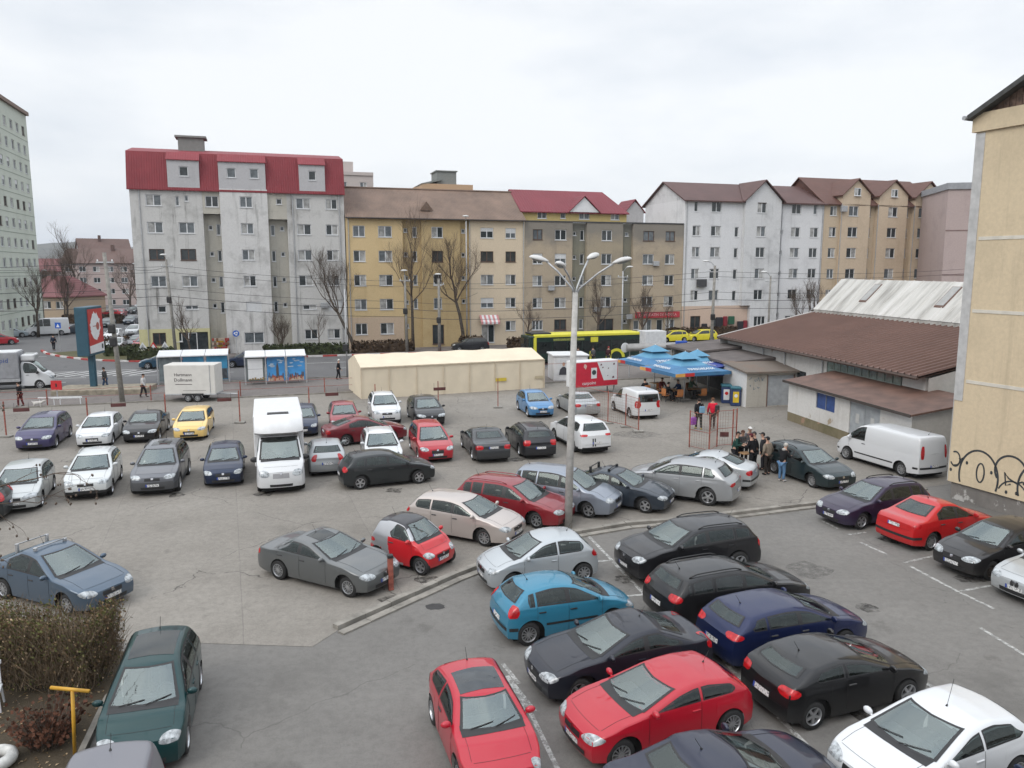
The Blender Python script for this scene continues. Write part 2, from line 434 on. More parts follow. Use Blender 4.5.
person('man in a dark cap half hidden behind the beige-brown jacket', 11.75, 35.55, 150, jacket=(.03, .03, .034), cap=(.025, .024, .024), arms='down', group=GM, h=1.76)
pj, inf = person('man in blue jeans and a black hooded top with grey hair beside the green estate', 11.95, 33.6, 35, jacket=(.014, .014, .016), trousers=(.10, .19, .32), hair=(.42, .4, .37), hood=(.4, .39, .37), shoes=(.5, .5, .5), arms='front', lean=.22, group=GM, h=1.68)
mb = MB(); mb.rbox(-.25, .25, -.25, .25, .72, .77, .02); 
t = thing('folding_table', 'small wooden table in the middle of the gathered men', 'table', (11.0, 35.85, .01), R(20)); mb.build('tabletop', M_TBL, t)
for sx in (-.2, .2):
    for sy in (-.2, .2): MB().tube([(sx*1.1, sy*1.1, 0), (sx, sy, .72)], .015, 5).build('leg', M_WOOD, t)
# couple walking to the bar
pc, inf = person('walker in black with a pale blue bag and yellow shoes left of the red jacket', 10.95, 44.9, 95, jacket=(.015, .015, .017), trousers=(.025, .03, .026), hood=(.02, .02, .022), shoes=(.45, .38, .04), stride=.25, h=1.78)
b = thing('shoulder_bag', 'pale blue bag on the back of the walker in black', 'bag', (11.05, 44.7, 0), R(95)); mb = MB(); mb.rbox(-.14, .0, -.16, .16, 1.02, 1.42, .05); mb.build('bag', simple('pale_blue_bag', (.16, .3, .42), .7), b); MB().tube([(-.05, .1, 1.4), (.05, .06, 1.5)], .012, 4).build('strap', M_BLACK, b)
b = thing('carrier_bag', 'purple carrier bag held by the walker in black', 'bag', (10.62, 44.85, 0), R(20)); mb = MB(); mb.rbox(-.17, .17, -.10, .10, .28, .74, .05); mb.build('bag', simple('purple_bag', (.24, .05, .32), .6), b); MB().tube([(-.1, 0, .72), (0, 0, .88), (.1, 0, .72)], .012, 4).build('handle', simple('purple_bag', (.24, .05, .32), .6), b)
pc, inf = person('walker in a bright red jacket with a black backpack', 11.75, 44.95, 80, jacket=(.58, .02, .045), trousers=(.02, .02, .022), hair=(.12, .06, .035), stride=-.22, h=1.82)
b = thing('backpack', 'black backpack on the red jacket', 'backpack', (11.8, 44.72, 0), R(80)); mb = MB(); mb.rbox(-.12, .1, -.28, -.02, 1.05, 1.5, .07); mb.build('bag', M_BLACK, b); mb = MB(); mb.rbox(-.16, -.11, -.24, -.06, 1.1, 1.3, .03); mb.build('pocket', M_BLACK, b)
# street walkers
person('pedestrian in a dark grey jacket and jeans under the billboard', -31.4, 59.6, 185, jacket=(.06, .06, .062), trousers=(.05, .08, .14), stride=.3, h=1.76)
person('pedestrian in a white jacket half hidden by the weathered pole', -26.9, 56.2, 0, jacket=(.5, .5, .5), trousers=(.03, .03, .035), stride=.3, h=1.72)
person('dark-coated pedestrian beneath the square blue sign at the junction', -52.5, 89.0, 100, jacket=(.02, .028, .045), trousers=(.015, .015, .02), stride=.15, h=1.78)
person('white-haired pedestrian in black right of the bus shelters', -14.7, 65.4, 10, jacket=(.014, .014, .016), trousers=(.016, .016, .02), hair=(.55, .54, .5), stride=.25, h=1.7)
pw, _ = person('person in dark red trousers and black coat by the truck at the left edge', -33.5, 52.4, 180, jacket=(.02, .02, .022), trousers=(.12, .03, .03), stride=.2, h=1.68)
b = thing('dog', 'small white dog beside the person at the left edge', 'dog', (-32.25, 52.2, .01), R(15), None)
J = [((0, 0, .30), (.10, .11)), ((.18, 0, .31), (.11, .12)), ((.34, 0, .36), (.07, .07)), ((.43, 0, .44), (.075, .07)), ((.53, 0, .42), (.035, .035)), ((-.17, 0, .31), (.095, .10)), ((-.27, 0, .38), (.025, .025)), ((-.33, 0, .46), (.02, .02))]
E = [(0, 1), (1, 2), (2, 3), (3, 4), (0, 5), (5, 6), (6, 7)]
for sx, nm in ((.2, 1), (-.18, 5)):
    for sy in (.06, -.06):
        i = len(J); J += [((sx, sy, .22), .045), ((sx + (.02 if nm == 1 else -.04), sy, .12), .027), ((sx + .01, sy, .03), .022), ((sx + .05, sy, .02), .022)]; E += [(nm, i), (i, i+1), (i+1, i+2), (i+2, i+3)]
link('body', skin_mesh('dog', J, E, simple('white_fur', (.5, .48, .45), .9, var=.15, scale=12)), b)
mb = MB()
for sd in (1, -1): mb.face([(.42, sd*.05, .5), (.46, sd*.07, .49), (.45, sd*.085, .40)])
mb.build('ear', simple('white_fur', (.5, .48, .45), .9), b)
# guests at the bar
GB = 'guests sitting at the bar'
for lb, x, y, rz, jk, hr in [('seated guest in a dark coat with back to the camera, left of the parasols', 9.76, 56.1, 110, (.015, .015, .018), (.02, .015, .012)), ('seated guest in a dark blue jacket under the front parasol', 12.2, 55.9, 200, (.02, .035, .08), (.03, .02, .015)), ('seated guest in a maroon jumper at the back under the parasols', 11.0, 57.0, -70, (.12, .03, .03), (.03, .02, .015)), ('seated guest in a green jacket near the bar counter', 13.2, 57.2, -50, (.08, .13, .08), (.05, .035, .02)), ('seated guest in black beside the parasol pole', 10.9, 54.5, 20, (.016, .016, .018), (.02, .02, .02))]:
    person(lb, x, y, rz, 'sit', jacket=jk, hair=hr, arms='reach', lean=.2, group=GB)
for lb, x, y, rz, jk in [('bystander in dark clothes at the bus door, left one', 6.4, 75.0, 90, (.03, .03, .035)), ('bystander in a red hat at the bus beside the rear wheel', 9.4, 75.8, 60, (.05, .02, .025)), ('bystander in grey waiting at the middle of the bus', 7.9, 75.4, 110, (.08, .08, .085))]:
    person(lb, x, y, rz, jacket=jk, cap=(.25, .03, .03) if 'red hat' in lb else None, group='people waiting at the bus')
# ------------------------------------------------------------------ vehicles
def lerp(a, b, t): return a + (b - a) * t
def interp(pts, x):
    if x <= pts[0][0]: return pts[0][1]
    for (x0, y0), (x1, y1) in zip(pts, pts[1:]):
        if x <= x1: return y0 + (y1 - y0) * (x - x0) / max(1e-9, x1 - x0)
    return pts[-1][1]

PRESET = {   # hn nose height, hl bonnet length, hc cowl height, sw start of roof, tumble, belt heights front/rear
 'hatch':  dict(hn=.70, hl=.98, hc=.97, sw=1.92, bf=.90, br=.98, rr=.55, rg=.10, hb=1.04),
 'sedan':  dict(hn=.68, hl=1.18, hc=.96, sw=2.12, bf=.88, br=.95, rr=1.62, rg=.80, hb=1.03, hd=1.0),
 'estate': dict(hn=.69, hl=1.12, hc=.97, sw=2.05, bf=.89, br=.97, rr=.48, rg=.10, hb=1.05),
 'mpv':    dict(hn=.74, hl=.82, hc=1.06, sw=1.85, bf=.96, br=1.04, rr=.42, rg=.10, hb=1.08),
 'suv':    dict(hn=.86, hl=1.08, hc=1.12, sw=1.98, bf=1.03, br=1.12, rr=.50, rg=.10, hb=1.16),
 'van':    dict(hn=.80, hl=.62, hc=1.20, sw=1.42, bf=1.12, br=1.15, rr=.20, rg=.04, hb=1.2),
 'city':   dict(hn=.66, hl=.62, hc=.98, sw=1.30, bf=.90, br=1.0, rr=.38, rg=.08, hb=1.05),
 'cab':    dict(hn=.95, hl=.60, hc=1.35, sw=1.30, bf=1.22, br=1.25, rr=.05, rg=.01, hb=1.4),
}

_wheels = {}
def wheel_meshes(r, style):
    k = (round(r, 3), style)
    if k in _wheels: return _wheels[k]
    w = .10 if r < .36 else .12
    t = MB()
    t.lathe([(r*.62, -w*.9), (r*.9, -w), (r*.985, -w*.7), (r, -w*.35), (r, w*.35), (r*.985, w*.7), (r*.9, w), (r*.62, w*.9)], 26, ax='y')
    tm = t.mesh('tyre', M_RUBBER, True)
    b = MB()
    rr = r * .645
    b.lathe([(rr, -w*.9), (rr*.97, .75*w), (rr, w*.98), (rr*.93, w*1.0), (rr*.88, .82*w), (rr*.86, .3*w)], 26, ax='y')
    b.lathe([(rr*.88, .30*w), (.001, .30*w)], 26, 1, ax='y')
    n = {'alloy5': 5, 'alloy7': 7, 'cap': 9, 'multi': 12, 'steel': 0}[style]
    hub = .24 if n else .5
    b.lathe([(rr*hub, .3*w), (rr*hub, .86*w), (rr*hub*.6, .93*w), (.001, .93*w)], 14, ax='y')
    for i in range(n):
        a = 2*math.pi*i/n + .3
        wd = {5: .30, 7: .2, 9: .2, 12: .12}[n] * rr
        M = Matrix.Rotation(a, 4, 'Y')
        b.box(rr*hub*.8, rr*.9, .5*w, .86*w, -wd/2, wd/2, 0, M)
    if not n:
        b.lathe([(rr*.88, .45*w), (rr*.7, .62*w), (rr*.5, .6*w), (.001, .6*w)], 20, ax='y')
    mat = M_STEELRIM if style == 'steel' else M_ALLOY
    rm = b.mesh('rim', [mat, M_BLACK]); rm.shade_smooth(); rm.set_sharp_from_angle(angle=R(35))
    _wheels[k] = (tm, rm); return tm, rm

def car(label, x, y, hdg, typ, L, W, H, wb, mat, cat='car', name='parked_car', fo=None, rw=.31, rim='alloy5', **o):
    P = dict(PRESET[typ]); P.update({k: o[k] for k in o if k in P or k in ('hd',)})
    g = o.get
    if fo is None: fo = (L - wb) * (.52 if typ in ('hatch', 'mpv', 'city') else .47)
    t = thing(name, label, cat, (x, y, g('z0', 0.0)), R(hdg), g('group'))
    hw = W / 2
    nose = wb / 2 + fo
    hn, hl, hc, sw = P['hn'], P['hl'], P['hc'], P['sw']
    # side outline: s = distance behind the nose
    if typ == 'sedan':
        hd = P['hd']
        prof = [(0, hn-.04), (.06, hn+.03), (.2, hn+.10), (hl*.6, hc-.05), (hl, hc), (sw, H-.075), (sw+.35, H-.015), (sw+.75, H), (L-P['rr']-.3, H-.03), (L-P['rr'], H-.085), (L-P['rg'], hd+.04), (L-P['rg']+.12, hd), (L-.12, hd-.01), (L-.04, hd-.07), (L, hd-.15)]
    elif typ in ('van', 'cab'):
        prof = [(0, hn-.05), (.05, hn+.05), (hl*.5, lerp(hn, hc, .72)), (hl, hc), (sw, H-.14), (sw+.25, H-.05), (sw+.7, H), (L-P['rr'], H-.01), (L-P['rg']-.05, H-.06), (L-P['rg'], H-.14), (L, 1.0 if typ == 'van' else H-.3)]
    else:
        prof = [(0, hn-.04), (.06, hn+.03), (.2, hn+.10), (hl*.6, hc-.055), (hl, hc), (sw, H-.075), (sw+.35, H-.015), (sw+.7, H), (L-P['rr']-.45, H-.02), (L-P['rr'], H-.07), (L-P['rg'], P['hb']-.02), (L-.05, P['hb']-.10), (L, P['hb']-.2)]
    st = .02; n = int(L / st) + 1
    raw = [interp(prof, i*st) for i in range(n + 1)]
    sig = g('soft', .05) / st; ker = [math.exp(-.5*(q/sig)**2) for q in range(-8, 9)]; ks = sum(ker)
    sm = [sum(ker[q+8] * raw[min(max(i+q, 0), n)] for q in range(-8, 9)) / ks for i in range(n + 1)]
    ZT = lambda s: sm[min(max(int(s/st), 0), n)] * (1 - (s/st - int(s/st))) + sm[min(max(int(s/st)+1, 0), n)] * (s/st - int(s/st)) if 0 <= s < L - 1e-6 else sm[0 if s < 1 else n]
    belt = lambda s: lerp(P['bf'], P['br'], s / L)
    gap = .06
    ZB = lambda s: min(belt(s), ZT(s) - gap)
    ra = rw + .065
    zsill = g('sill', .20 if typ not in ('suv', 'van', 'cab') else .27)
    axles = [fo, fo + wb]
    def zlow(s):
        z = zsill + .03 * max(0, 1 - s/.5) + .05 * max(0, 1 - (L-s)/.5)
        for a in axles:
            d = abs(s - a)
            if d < ra: z = max(z, rw + math.sqrt(ra*ra - d*d))
        return z
    fn, rn = g('fnar', .15), g('rnar', .11)
    def Wd(s): return hw * (1 - fn * max(0, 1 - s/.6)**2.3 - rn * max(0, 1 - (L-s)/.5)**2.3)
    tum = g('tum', .44 if typ not in ('van', 'cab') else .13)
    def side(w, z, zb):
        u = (z - .55) / .5
        return w * (1 - (.055*u*u if u < 0 else .035*min(1, u)**2)) + .012*math.exp(-((z - zb + .16)/.05)**2)
    S = sorted(set([round(i*L/88, 4) for i in range(89)] + [.015, .04, L-.015, L-.04, L-.08] + [round(a + ra*math.cos(q*math.pi/14), 4) for a in axles for q in range(15)]))
    S = [s for i, s in enumerate(S) if 0 <= s <= L and (i == 0 or s - S[i-1] > .006 or s in (0, L))]
    FS = [0, .1, .28, .5, .7, .86, .95, 1.0]; FG = [.09, .18, .36, .56, .74, .86, 1.0]; FR_ = [.05, .11, .18, .3, .6, 1.0]
    kk = g('plan', .17)
    def N_(z): return interp([(.1, .10), (.25, .03), (.45, 0), (.6, .015), (.75, .06), (.9, .12), (1.3, .26)], z * (.72/hn if hn > .75 else 1))
    def T_(z): return interp([(.15, .08), (.3, .01), (.5, 0), (.62, .0), (.72, .035), (.9, .05), (1.2, .09)], z)
    def deform(p):
        s, yy, z = p
        xx = nose - s
        bl = max(0, 1 - s/.7)**1.4; bt = max(0, 1 - (L-s)/.6)**1.4
        xx += -bl * N_(z) * g('noseslope', 1.0) + (bt * T_(z) if typ not in ('van', 'cab') else bt*T_(z)*.3)
        xx -= kk * yy*yy * math.cos(math.pi * min(1, max(0, s/L))) * (1 if s < L/2 else g('rearplan', .7))
        return (xx, yy, z)
    rings = []
    for s in S:
        w = Wd(s); zl = zlow(s); zt = ZT(s); zb = max(ZB(s), zl + .03)
        if zt < zb + .03: zt = zb + .03
        ring = []
        for f in FS:
            z = lerp(zl, zb, f); ring.append([side(w, z, belt(s)), z])
        yb = ring[-1][0]
        cr = min(.055, (zt - zb) * .55) if zt - zb < .35 else g('crown', .06)
        zr = zt - cr
        yr = max(.25*hw, yb - tum * max(0, zr - zb) - .015)
        for f in FG:
            z = lerp(zb, zr, f); ring.append([lerp(yb, yr, f) + .03*math.sin(f*math.pi)*min(1, (zr-zb)/.3), z])
        for f in FR_:
            q = 1 - f; ring.append([yr * q, zr + cr * (1 - q**2.3)])
        for _ in range(2):
            r2 = [list(q) for q in ring]
            for j in range(8, len(ring) - 1):
                r2[j] = [.25*ring[j-1][0] + .5*ring[j][0] + .25*ring[j+1][0], .25*ring[j-1][1] + .5*ring[j][1] + .25*ring[j+1][1]]
            ring = r2
        rings.append(ring)
    nr = len(rings[0])
    V = []; F = []; MI = []
    split = g('split')        # function(s, z, row) -> material slot
    for s, ring in zip(S, rings):
        for q in ring: V.append(deform((s, q[0], q[1])))
        for q in ring[-2::-1]: V.append(deform((s, -q[0], q[1])))
    C = 2*nr - 1
    for i in range(len(S) - 1):
        for j in range(C - 1):
            F.append((i*C+j, i*C+j+1, (i+1)*C+j+1, (i+1)*C+j))
            row = j if j < nr - 1 else C - 2 - j
            zz = sum(V[q][2] for q in F[-1]) / 4
            MI.append(split((S[i]+S[i+1])/2, zz, row) if split else 0)
    for i in (0, len(S) - 1):              # end caps: rows joined left to right, bowed by the plan curve
        ring = rings[i]; base = len(V); NC = 8
        for q in ring[:-1]:
            for c in range(NC + 1): V.append(deform((S[i], q[0]*(1 - 2*c/NC), q[1])))
        for j in range(nr - 2):
            for c in range(NC):
                fc = (base+j*(NC+1)+c, base+j*(NC+1)+c+1, base+(j+1)*(NC+1)+c+1, base+(j+1)*(NC+1)+c)
                F.append(fc if i else fc[::-1]); MI.append(split(S[i], ring[j][1], j) if split else 0)
    mats = [mat] + list(g('mats2', []))
    sB = [s for s in g('posts', [])]          # door pillar positions (s)
    d0, d1 = g('dlo', (hl + .30, L - P['rr'] + .02))
    mt = g('wtop', .115); slant = g('slant', 0.0)
    def yside(z, zb, w): return w * .965 - tum * max(0, z - zb)
    z0, z1 = hc + .008, H - .115
    zr0 = g('rz0', max(P['hb'], g('hd', 0) or P.get('hd', 0)) + .05); zr1 = H - (.13 if typ != 'van' else .22)
    ends = [d0] + sB + [d1]
    glazed = g('interior', True)
    def inwin(i, j):                          # is ring vertex (station i, half-row j) under a pane
        s = S[i]; yy, z = rings[i][j]
        if j >= 13 and g('screen', True) and hl - .05 < s < sw + .25 and z0 + .012 < z < z1 - .012 and yy < yside(z, belt(hl), hw) - g('apost', .085) - .008: return True
        if j >= 13 and g('rearglass', True) and s > L*.55 and zr0 + .012 < z < zr1 - .012 and yy < yside(z, belt(L-.4), hw*(1-rn*.5)) - g('dpost', .10) - .008: return True
        if 7 <= j <= 14 and belt(s) + .048 < z < min(ZT(s) - mt, H - mt) - .005:
            for q in range(len(ends) - 1):
                a0 = ends[q] + (.03 if q else 0); a1 = ends[q+1] - (.03 if q < len(ends)-2 else slant + .03)
                if a0 + .01 < s < a1 - .01: return True
        return False
    kill = []
    nF = (len(S) - 1) * (C - 1)
    if glazed:
        IN = [[inwin(i, j) for j in range(nr)] for i in range(len(S))]
        for i in range(len(S) - 1):
            for j in range(C - 1):
                h0 = j if j < nr else C - 1 - j; h1 = j+1 if j+1 < nr else C - 2 - j
                c4 = (IN[i][h0], IN[i][h1], IN[i+1][h0], IN[i+1][h1]); k_ = i*(C-1)+j
                if all(c4): kill.append(k_)
    me = bpy.data.meshes.new('body'); me.from_pydata(V, [], F)
    for q in mats: me.materials.append(q)
    if len(mats) > 1: me.polygons.foreach_set('material_index', MI)
    bm = bmesh.new(); bm.from_mesh(me); tg = bm.faces.layers.int.new('dead'); bm.faces.ensure_lookup_table()
    for k_ in kill: bm.faces[k_][tg] = 1
    bmesh.ops.remove_doubles(bm, verts=bm.verts, dist=2e-4)
    bmesh.ops.recalc_face_normals(bm, faces=bm.faces)
    bvh = BVHTree.FromBMesh(bm)
    bmesh.ops.delete(bm, geom=[f_ for f_ in bm.faces if f_[tg]], context='FACES')
    bm.to_mesh(me); bm.free()
    me.shade_smooth(); me.set_sharp_from_angle(angle=R(50))
    link('body', me, t)
    ctr = Vector((nose - L/2, 0, .8))
    def warp(q, n_, e):
        k_ = q*n_
        return e*k_ if k_ <= 1 else 1 - e*(n_ - k_) if k_ >= n_ - 1 else e + (k_ - 1)/(n_ - 2)*(1 - 2*e)
    def grid(fn_, na, nb, off, ring=None):
        pts = []
        for a in range(na + 1):
            for b in range(nb + 1):
                q = fn_(warp(a/na, na, ring[0]) if ring else a/na, warp(b/nb, nb, ring[1]) if ring else b/nb)
                if q is None: pts.append(None); continue
                org, d = Vector(q[0]), Vector(q[1]).normalized()
                hit, nrm, _, _ = bvh.ray_cast(org, d, 9)
                if hit is None: pts.append(None); continue
                if nrm.dot(d) > 0 and not q[2]: nrm = -nrm
                if q[2] and nrm.dot(d) < 0: nrm = -nrm
                pts.append(hit + nrm * off)
        mb = MB()
        for a in range(na):
            for b in range(nb):
                qs = [pts[a*(nb+1)+b], pts[(a+1)*(nb+1)+b], pts[(a+1)*(nb+1)+b+1], pts[a*(nb+1)+b+1]]
                if any(q is None for q in qs): continue
                if max((qs[0]-qs[2]).length, (qs[1]-qs[3]).length) > .9: continue
                nrm = (qs[1]-qs[0]).cross(qs[3]-qs[0])
                c0 = (qs[0]+qs[2])/2 - Vector((ctr.x, 0, .7))
                if nrm.dot(c0) < 0: qs = qs[::-1]
                mb.face(qs, 1 if ring and (a in (0, na-1) or b in (0, nb-1)) else 0)
        return mb
    def patch(name_, fn_, na, nb, m_, off=.006, parent=None, ring=None):
        mb = grid(fn_, na, nb, off, ring)
        if mb.f: return mb.build(name_, [m_, M_BLACK] if ring else m_, parent or t, True, weld=True)
    # side glazing -------------------------------------------------
    gm = g('sideglass', M_CLEARSIDE if glazed else M_CARGLASS)
    ym = hw * .72
    for sd in (1, -1):
        for i in range(len(ends) - 1):
            a0 = ends[i] + (.03 if i else 0); a1 = ends[i+1] - (.03 if i < len(ends)-2 else 0)
            last = i == len(ends) - 2
            def f(u, v, a0=a0, a1=a1, last=last):
                s = lerp(a0, a1, u)
                zb_ = belt(s) + .045; ztp = min(ZT(s) - mt, H - mt)
                if ztp < zb_ + .01: ztp = zb_ + .01
                z = lerp(zb_, ztp, v)
                if last: s -= slant * v * u
                if i_round and last and u > .85: z = lerp(z, (zb_+ztp)/2, ((u-.85)/.15)**2*.75)
                xx = deform((s, ym, z))[0]
                return ((xx, sd*3, z), (0, -sd, 0), False)
            i_round = g('roundq', True)
            patch('side_window', f, 14, 7, gm if (i == 0 or not g('tint')) else g('tint'), ring=(min(.2, .035/max(.2, a1-a0)), .10))
    if len(sB) >= 2 and g('blackpost', True):
        for sd in (1, -1):
            def f(u, v):
                s = lerp(sB[0] - .036, sB[0] + .036, u); zb_ = belt(s) + .045; z = lerp(zb_, max(zb_ + .01, min(ZT(s) - mt, H - mt)), v)
                return ((deform((s, ym, z))[0], sd*3, z), (0, -sd, 0), False)
            patch('door_pillar', f, 1, 5, M_BLACK, .006)
    # windscreen and rear window ----------------------------------
    if g('screen', True):
        def f(u, v):
            z = lerp(z0, z1, v); w_ = yside(z, belt(hl), hw) - g('apost', .085)
            return ((nose + 3, lerp(w_, -w_, u), z), (-1, 0, 0), False)
        wsn = patch('windshield', f, 14, 10, M_CLEAR if glazed else M_SCREEN, .007, ring=(.045, .05))
        mb = MB()                                      # cowl strip and two wipers
        for y0, y1 in ((.05, hw*.62), (-hw*.55, .02)):
            pts = []
            for q in range(6):
                yy = lerp(y0, y1, q/5); zz = z0 + .01 + .05*q/5
                h_, n_, _, _ = bvh.ray_cast(Vector((nose+3, yy, zz)), Vector((-1, 0, 0)), 9)
                if h_: pts.append(h_ + n_*.022)
            if len(pts) > 2: mb.tube(pts, .009, 4)
        if mb.f: mb.build('wiper', M_BLACK, t)
        def f(u, v):
            w_ = hw * .80; s = lerp(hl - .085, hl + .17, v)
            yy = lerp(w_, -w_, u); return ((deform((s, yy, hc))[0], yy, 3), (0, 0, -1), False)
        patch('cowl', f, 10, 3, M_BLACK, .004)
    if g('rearglass', True):
        def f(u, v):
            z = lerp(zr0, zr1, v); w_ = yside(z, belt(L-.4), hw*(1-rn*.5)) - g('dpost', .10)
            return ((nose - L - 3, lerp(w_, -w_, u), z), (1, 0, 0), False)
        patch('rear_window', f, 12, 8, g('rearmat', M_CLEARREAR if glazed else M_REARGLASS), .007, ring=(.05, .08))
    # lights ------------------------------------------------------
    cf = Vector((nose - .85, 0, 0)); cb = Vector((nose - L + .85, 0, 0))
    def cyl(c, a0, a1, za, zb_, sgn, tilt=0.0, lens=0):
        def f(u, v):
            if lens: k_ = (1 - abs(2*u - 1)**lens*.75); v = .5 + (v - .5)*k_
            a = R(lerp(a0, a1, u)); z = lerp(za, zb_, v) + tilt*u
            return ((c.x, 0, z), (sgn*math.cos(a), math.sin(a), 0), True)
        return f
    hz = g('lampz', hn - .065); hh = g('lamph', .15)
    la0, la1 = g('lampa', (29, 58))
    for sd in (1, -1):
        patch('headlight', cyl(cf, sd*la0, sd*la1, hz - hh*.5, hz + hh*.5, 1, g('lamptilt', .06), 3), 10, 4, M_LAMP, .008)
    tz0, tz1 = g('tail', (.70, .90) if typ == 'sedan' else (.80, 1.0) if typ not in ('van', 'estate', 'mpv', 'suv') else (.80, 1.12))
    ta0, ta1 = g('taila', (33, 55))
    if g('tails', True):
        for sd in (1, -1):
            patch('tail_light', cyl(cb, sd*ta0, sd*ta1, tz0, tz1, -1, 0, 5), 8, 6, M_TAIL, .008)
    if g('kidney'):
        for sd in (1, -1): patch('grille', cyl(cf, sd*.8, sd*8.2, hn - .20, hn - .045, 1, 0, 6), 5, 4, M_BLACK, .010); patch('grille_surround', cyl(cf, sd*.4, sd*8.8, hn - .212, hn - .033, 1, 0, 6), 5, 4, M_CHROME, .007)
    if g('marks'):
        for a_ in (7, 15): patch('bumper_mark', cyl(cb, a_ - 2.2, a_ + 2.2, .45, .85, -1), 2, 3, M_BLACK, .007)
    gz = g('grillez', (hn - .17, hn - .06)); ga = g('grillea', 20)
    if not g('kidney'): patch('grille', cyl(cf, -ga, ga, gz[0], gz[1], 1), 10, 2, g('grillemat', M_BLACK), .006)
    if g('intake', True): patch('air_intake', cyl(cf, -30, 30, zsill + .06, zsill + .17, 1), 10, 2, M_BLACK, .006)
    def plate(c, sgn, z):
        p = patch('licence_plate', cyl(c, -17, 17, z - .055, z + .055, sgn), 6, 1, M_PLATE, .014)
        if p: patch('plate_strip', cyl(c, (-17 if sgn > 0 else 13.5)*1.0, (-13.5 if sgn > 0 else 17), z - .055, z + .055, sgn), 1, 1, M_PLATEBLUE, .016, p)
    if g('plates', True):
        plate(cf, 1, g('fplate', zsill + .24)); 
        if typ != 'cab': plate(cb, -1, g('rplate', .80 if typ in ('sedan',) else .62))
    if g('emblem', True):
        patch('emblem', cyl(cf, -3.2, 3.2, hn - .115, hn - .035, 1), 2, 2, M_CHROME, .012)
    # trims
    if g('trim'):                                    # black bumper strips and side rubbing strip
        tm_ = g('trim')
        patch('bumper_strip', cyl(cf, -62, 62, zsill+.22, zsill+.30, 1), 22, 1, tm_, .008)
        patch('bumper_strip', cyl(cb, -62, 62, zsill+.24, zsill+.33, -1), 22, 1, tm_, .008)
    if g('sidestrip'):
        for sd in (1, -1):
            def f(u, v): return ((deform((lerp(fo+ra+.08, fo+wb-ra-.04, u), hw, .5))[0], sd*3, lerp(.50, .56, v)), (0, -sd, 0), False)
            patch('side_moulding', f, 10, 1, g('sidestrip'), .008)
    # panel gaps
    def ribbon(fn_, off=.003, wdt=.007):
        pts = []
        for q in range(11):
            o_, d_ = fn_(q/10)
            h_, n_, _, _ = bvh.ray_cast(Vector(o_), Vector(d_), 9)
            if h_: pts.append((h_ + n_*off))
        if len(pts) > 2: MB().tube(pts, wdt*.5, 3, cap=False).build('door_seam', M_BLACK, t)
    doors = g('doors', sB[:2] if sB else [])
    for sd in (1, -1):
        for s in [d0 - .12] + list(doors) + ([g('lastdoor')] if g('lastdoor') else []):
            ribbon(lambda q: ((deform((s, hw, .6))[0], sd*3, lerp(zsill+.1, belt(s)+.03, q)), (0, -sd, 0)))
        if typ not in ('van', 'cab'):
            ribbon(lambda q: ((deform((lerp(.25, hl, q), hw*.72, hn))[0], sd*hw*.74, 3), (0, 0, -1)))
    ribbon(lambda q: ((deform((.22, lerp(-.7, .7, q)*hw, hn))[0], lerp(-.7, .7, q)*hw, 3), (0, 0, -1)))
    if typ != 'cab': ribbon(lambda q: ((nose-L-3, lerp(-.72, .72, q)*hw, .55 if typ != 'sedan' else .72), (1, 0, 0)))
    # handles
    for sd in (1, -1):
        for s in g('handles', [q - .14 for q in sB[:2]]):
            h_, n_, _, _ = bvh.ray_cast(Vector((deform((s, hw, .8))[0], sd*3, belt(s) - .11)), Vector((0, -sd, 0)), 9)
            if h_:
                mb = MB(); mb.rbox(-.095, .095, -.012, .022, -.016, .016, .008, 0, Matrix.Translation(h_) @ Matrix.Scale(sd, 4, Vector((0, 1, 0))))
                mb.build('door_handle', g('handlemat', mat), t)
    # mirrors
    for sd in (1, -1):
        ms = d0 - g('mirx', .02); zb_ = belt(ms) + .075
        w_ = side(Wd(ms), belt(ms), belt(ms))
        bmm = bmesh.new(); bmesh.ops.create_icosphere(bmm, subdivisions=2, radius=1)
        mb = MB(); sc = g('mirs', 1.0)
        for v in bmm.verts:
            c = v.co; v.co = Vector((.07*c.x - .03*(1-c.z)*.3, .105*c.y, .075*c.z)) * sc
            if v.co.x < -.035*sc: v.co.x = -.035*sc
        xm = deform((ms, w_, zb_))[0]
        mb.add_bm(bmm, 0, Matrix.Translation(Vector((xm, sd*(w_ + .085), zb_ + .02))))
        mb.tube([(xm, sd*(w_ - .06), zb_ - .04), (xm, sd*(w_ + .06), zb_ - .005)], .025, 5)
        mb.build('side_mirror', g('mirmat', mat), t, True)
    if glazed:                                # seats, dashboard and wheel behind the clear glass
        sm_ = g('seatmat', M_SEAT); xs = nose - sw - .30; zs = .34 if typ not in ('suv', 'van', 'cab', 'mpv') else .44
        if typ in ('van', 'cab'): xs = nose - sw - .25; zs = .7 if typ == 'cab' or H > 1.9 else .5
        yo = hw * .40
        k_ = ('seat', sm_.name)
        if k_ not in _wheels:
            mb = MB(); mb.rbox(-.25, .27, -.24, .24, .10, .26, .05); mb.rbox(-.36, -.20, -.23, .23, .2, .74, .05); mb.rbox(-.36, -.26, -.12, .12, .76, .93, .035); _wheels[k_] = mb.mesh('seat', sm_, True)
            mb = MB(); mb.rbox(-.25, .27, -.55, .55, .10, .26, .05); mb.rbox(-.34, -.20, -.54, .54, .2, .60, .05)
            _wheels[('bench', sm_.name)] = mb.mesh('rear_seat', sm_, True)
            mb = MB(); mb.tube([(.0, .17*math.cos(q*math.pi/9), .17*math.sin(q*math.pi/9)) for q in range(19)], .018, 5); mb.tube([(.06, 0, 0), (0, -.16, .02)], .02, 4); mb.tube([(.06, 0, 0), (0, .16, .02)], .02, 4); _wheels[('stw', sm_.name)] = mb.mesh('steering_wheel', M_DASH, True)
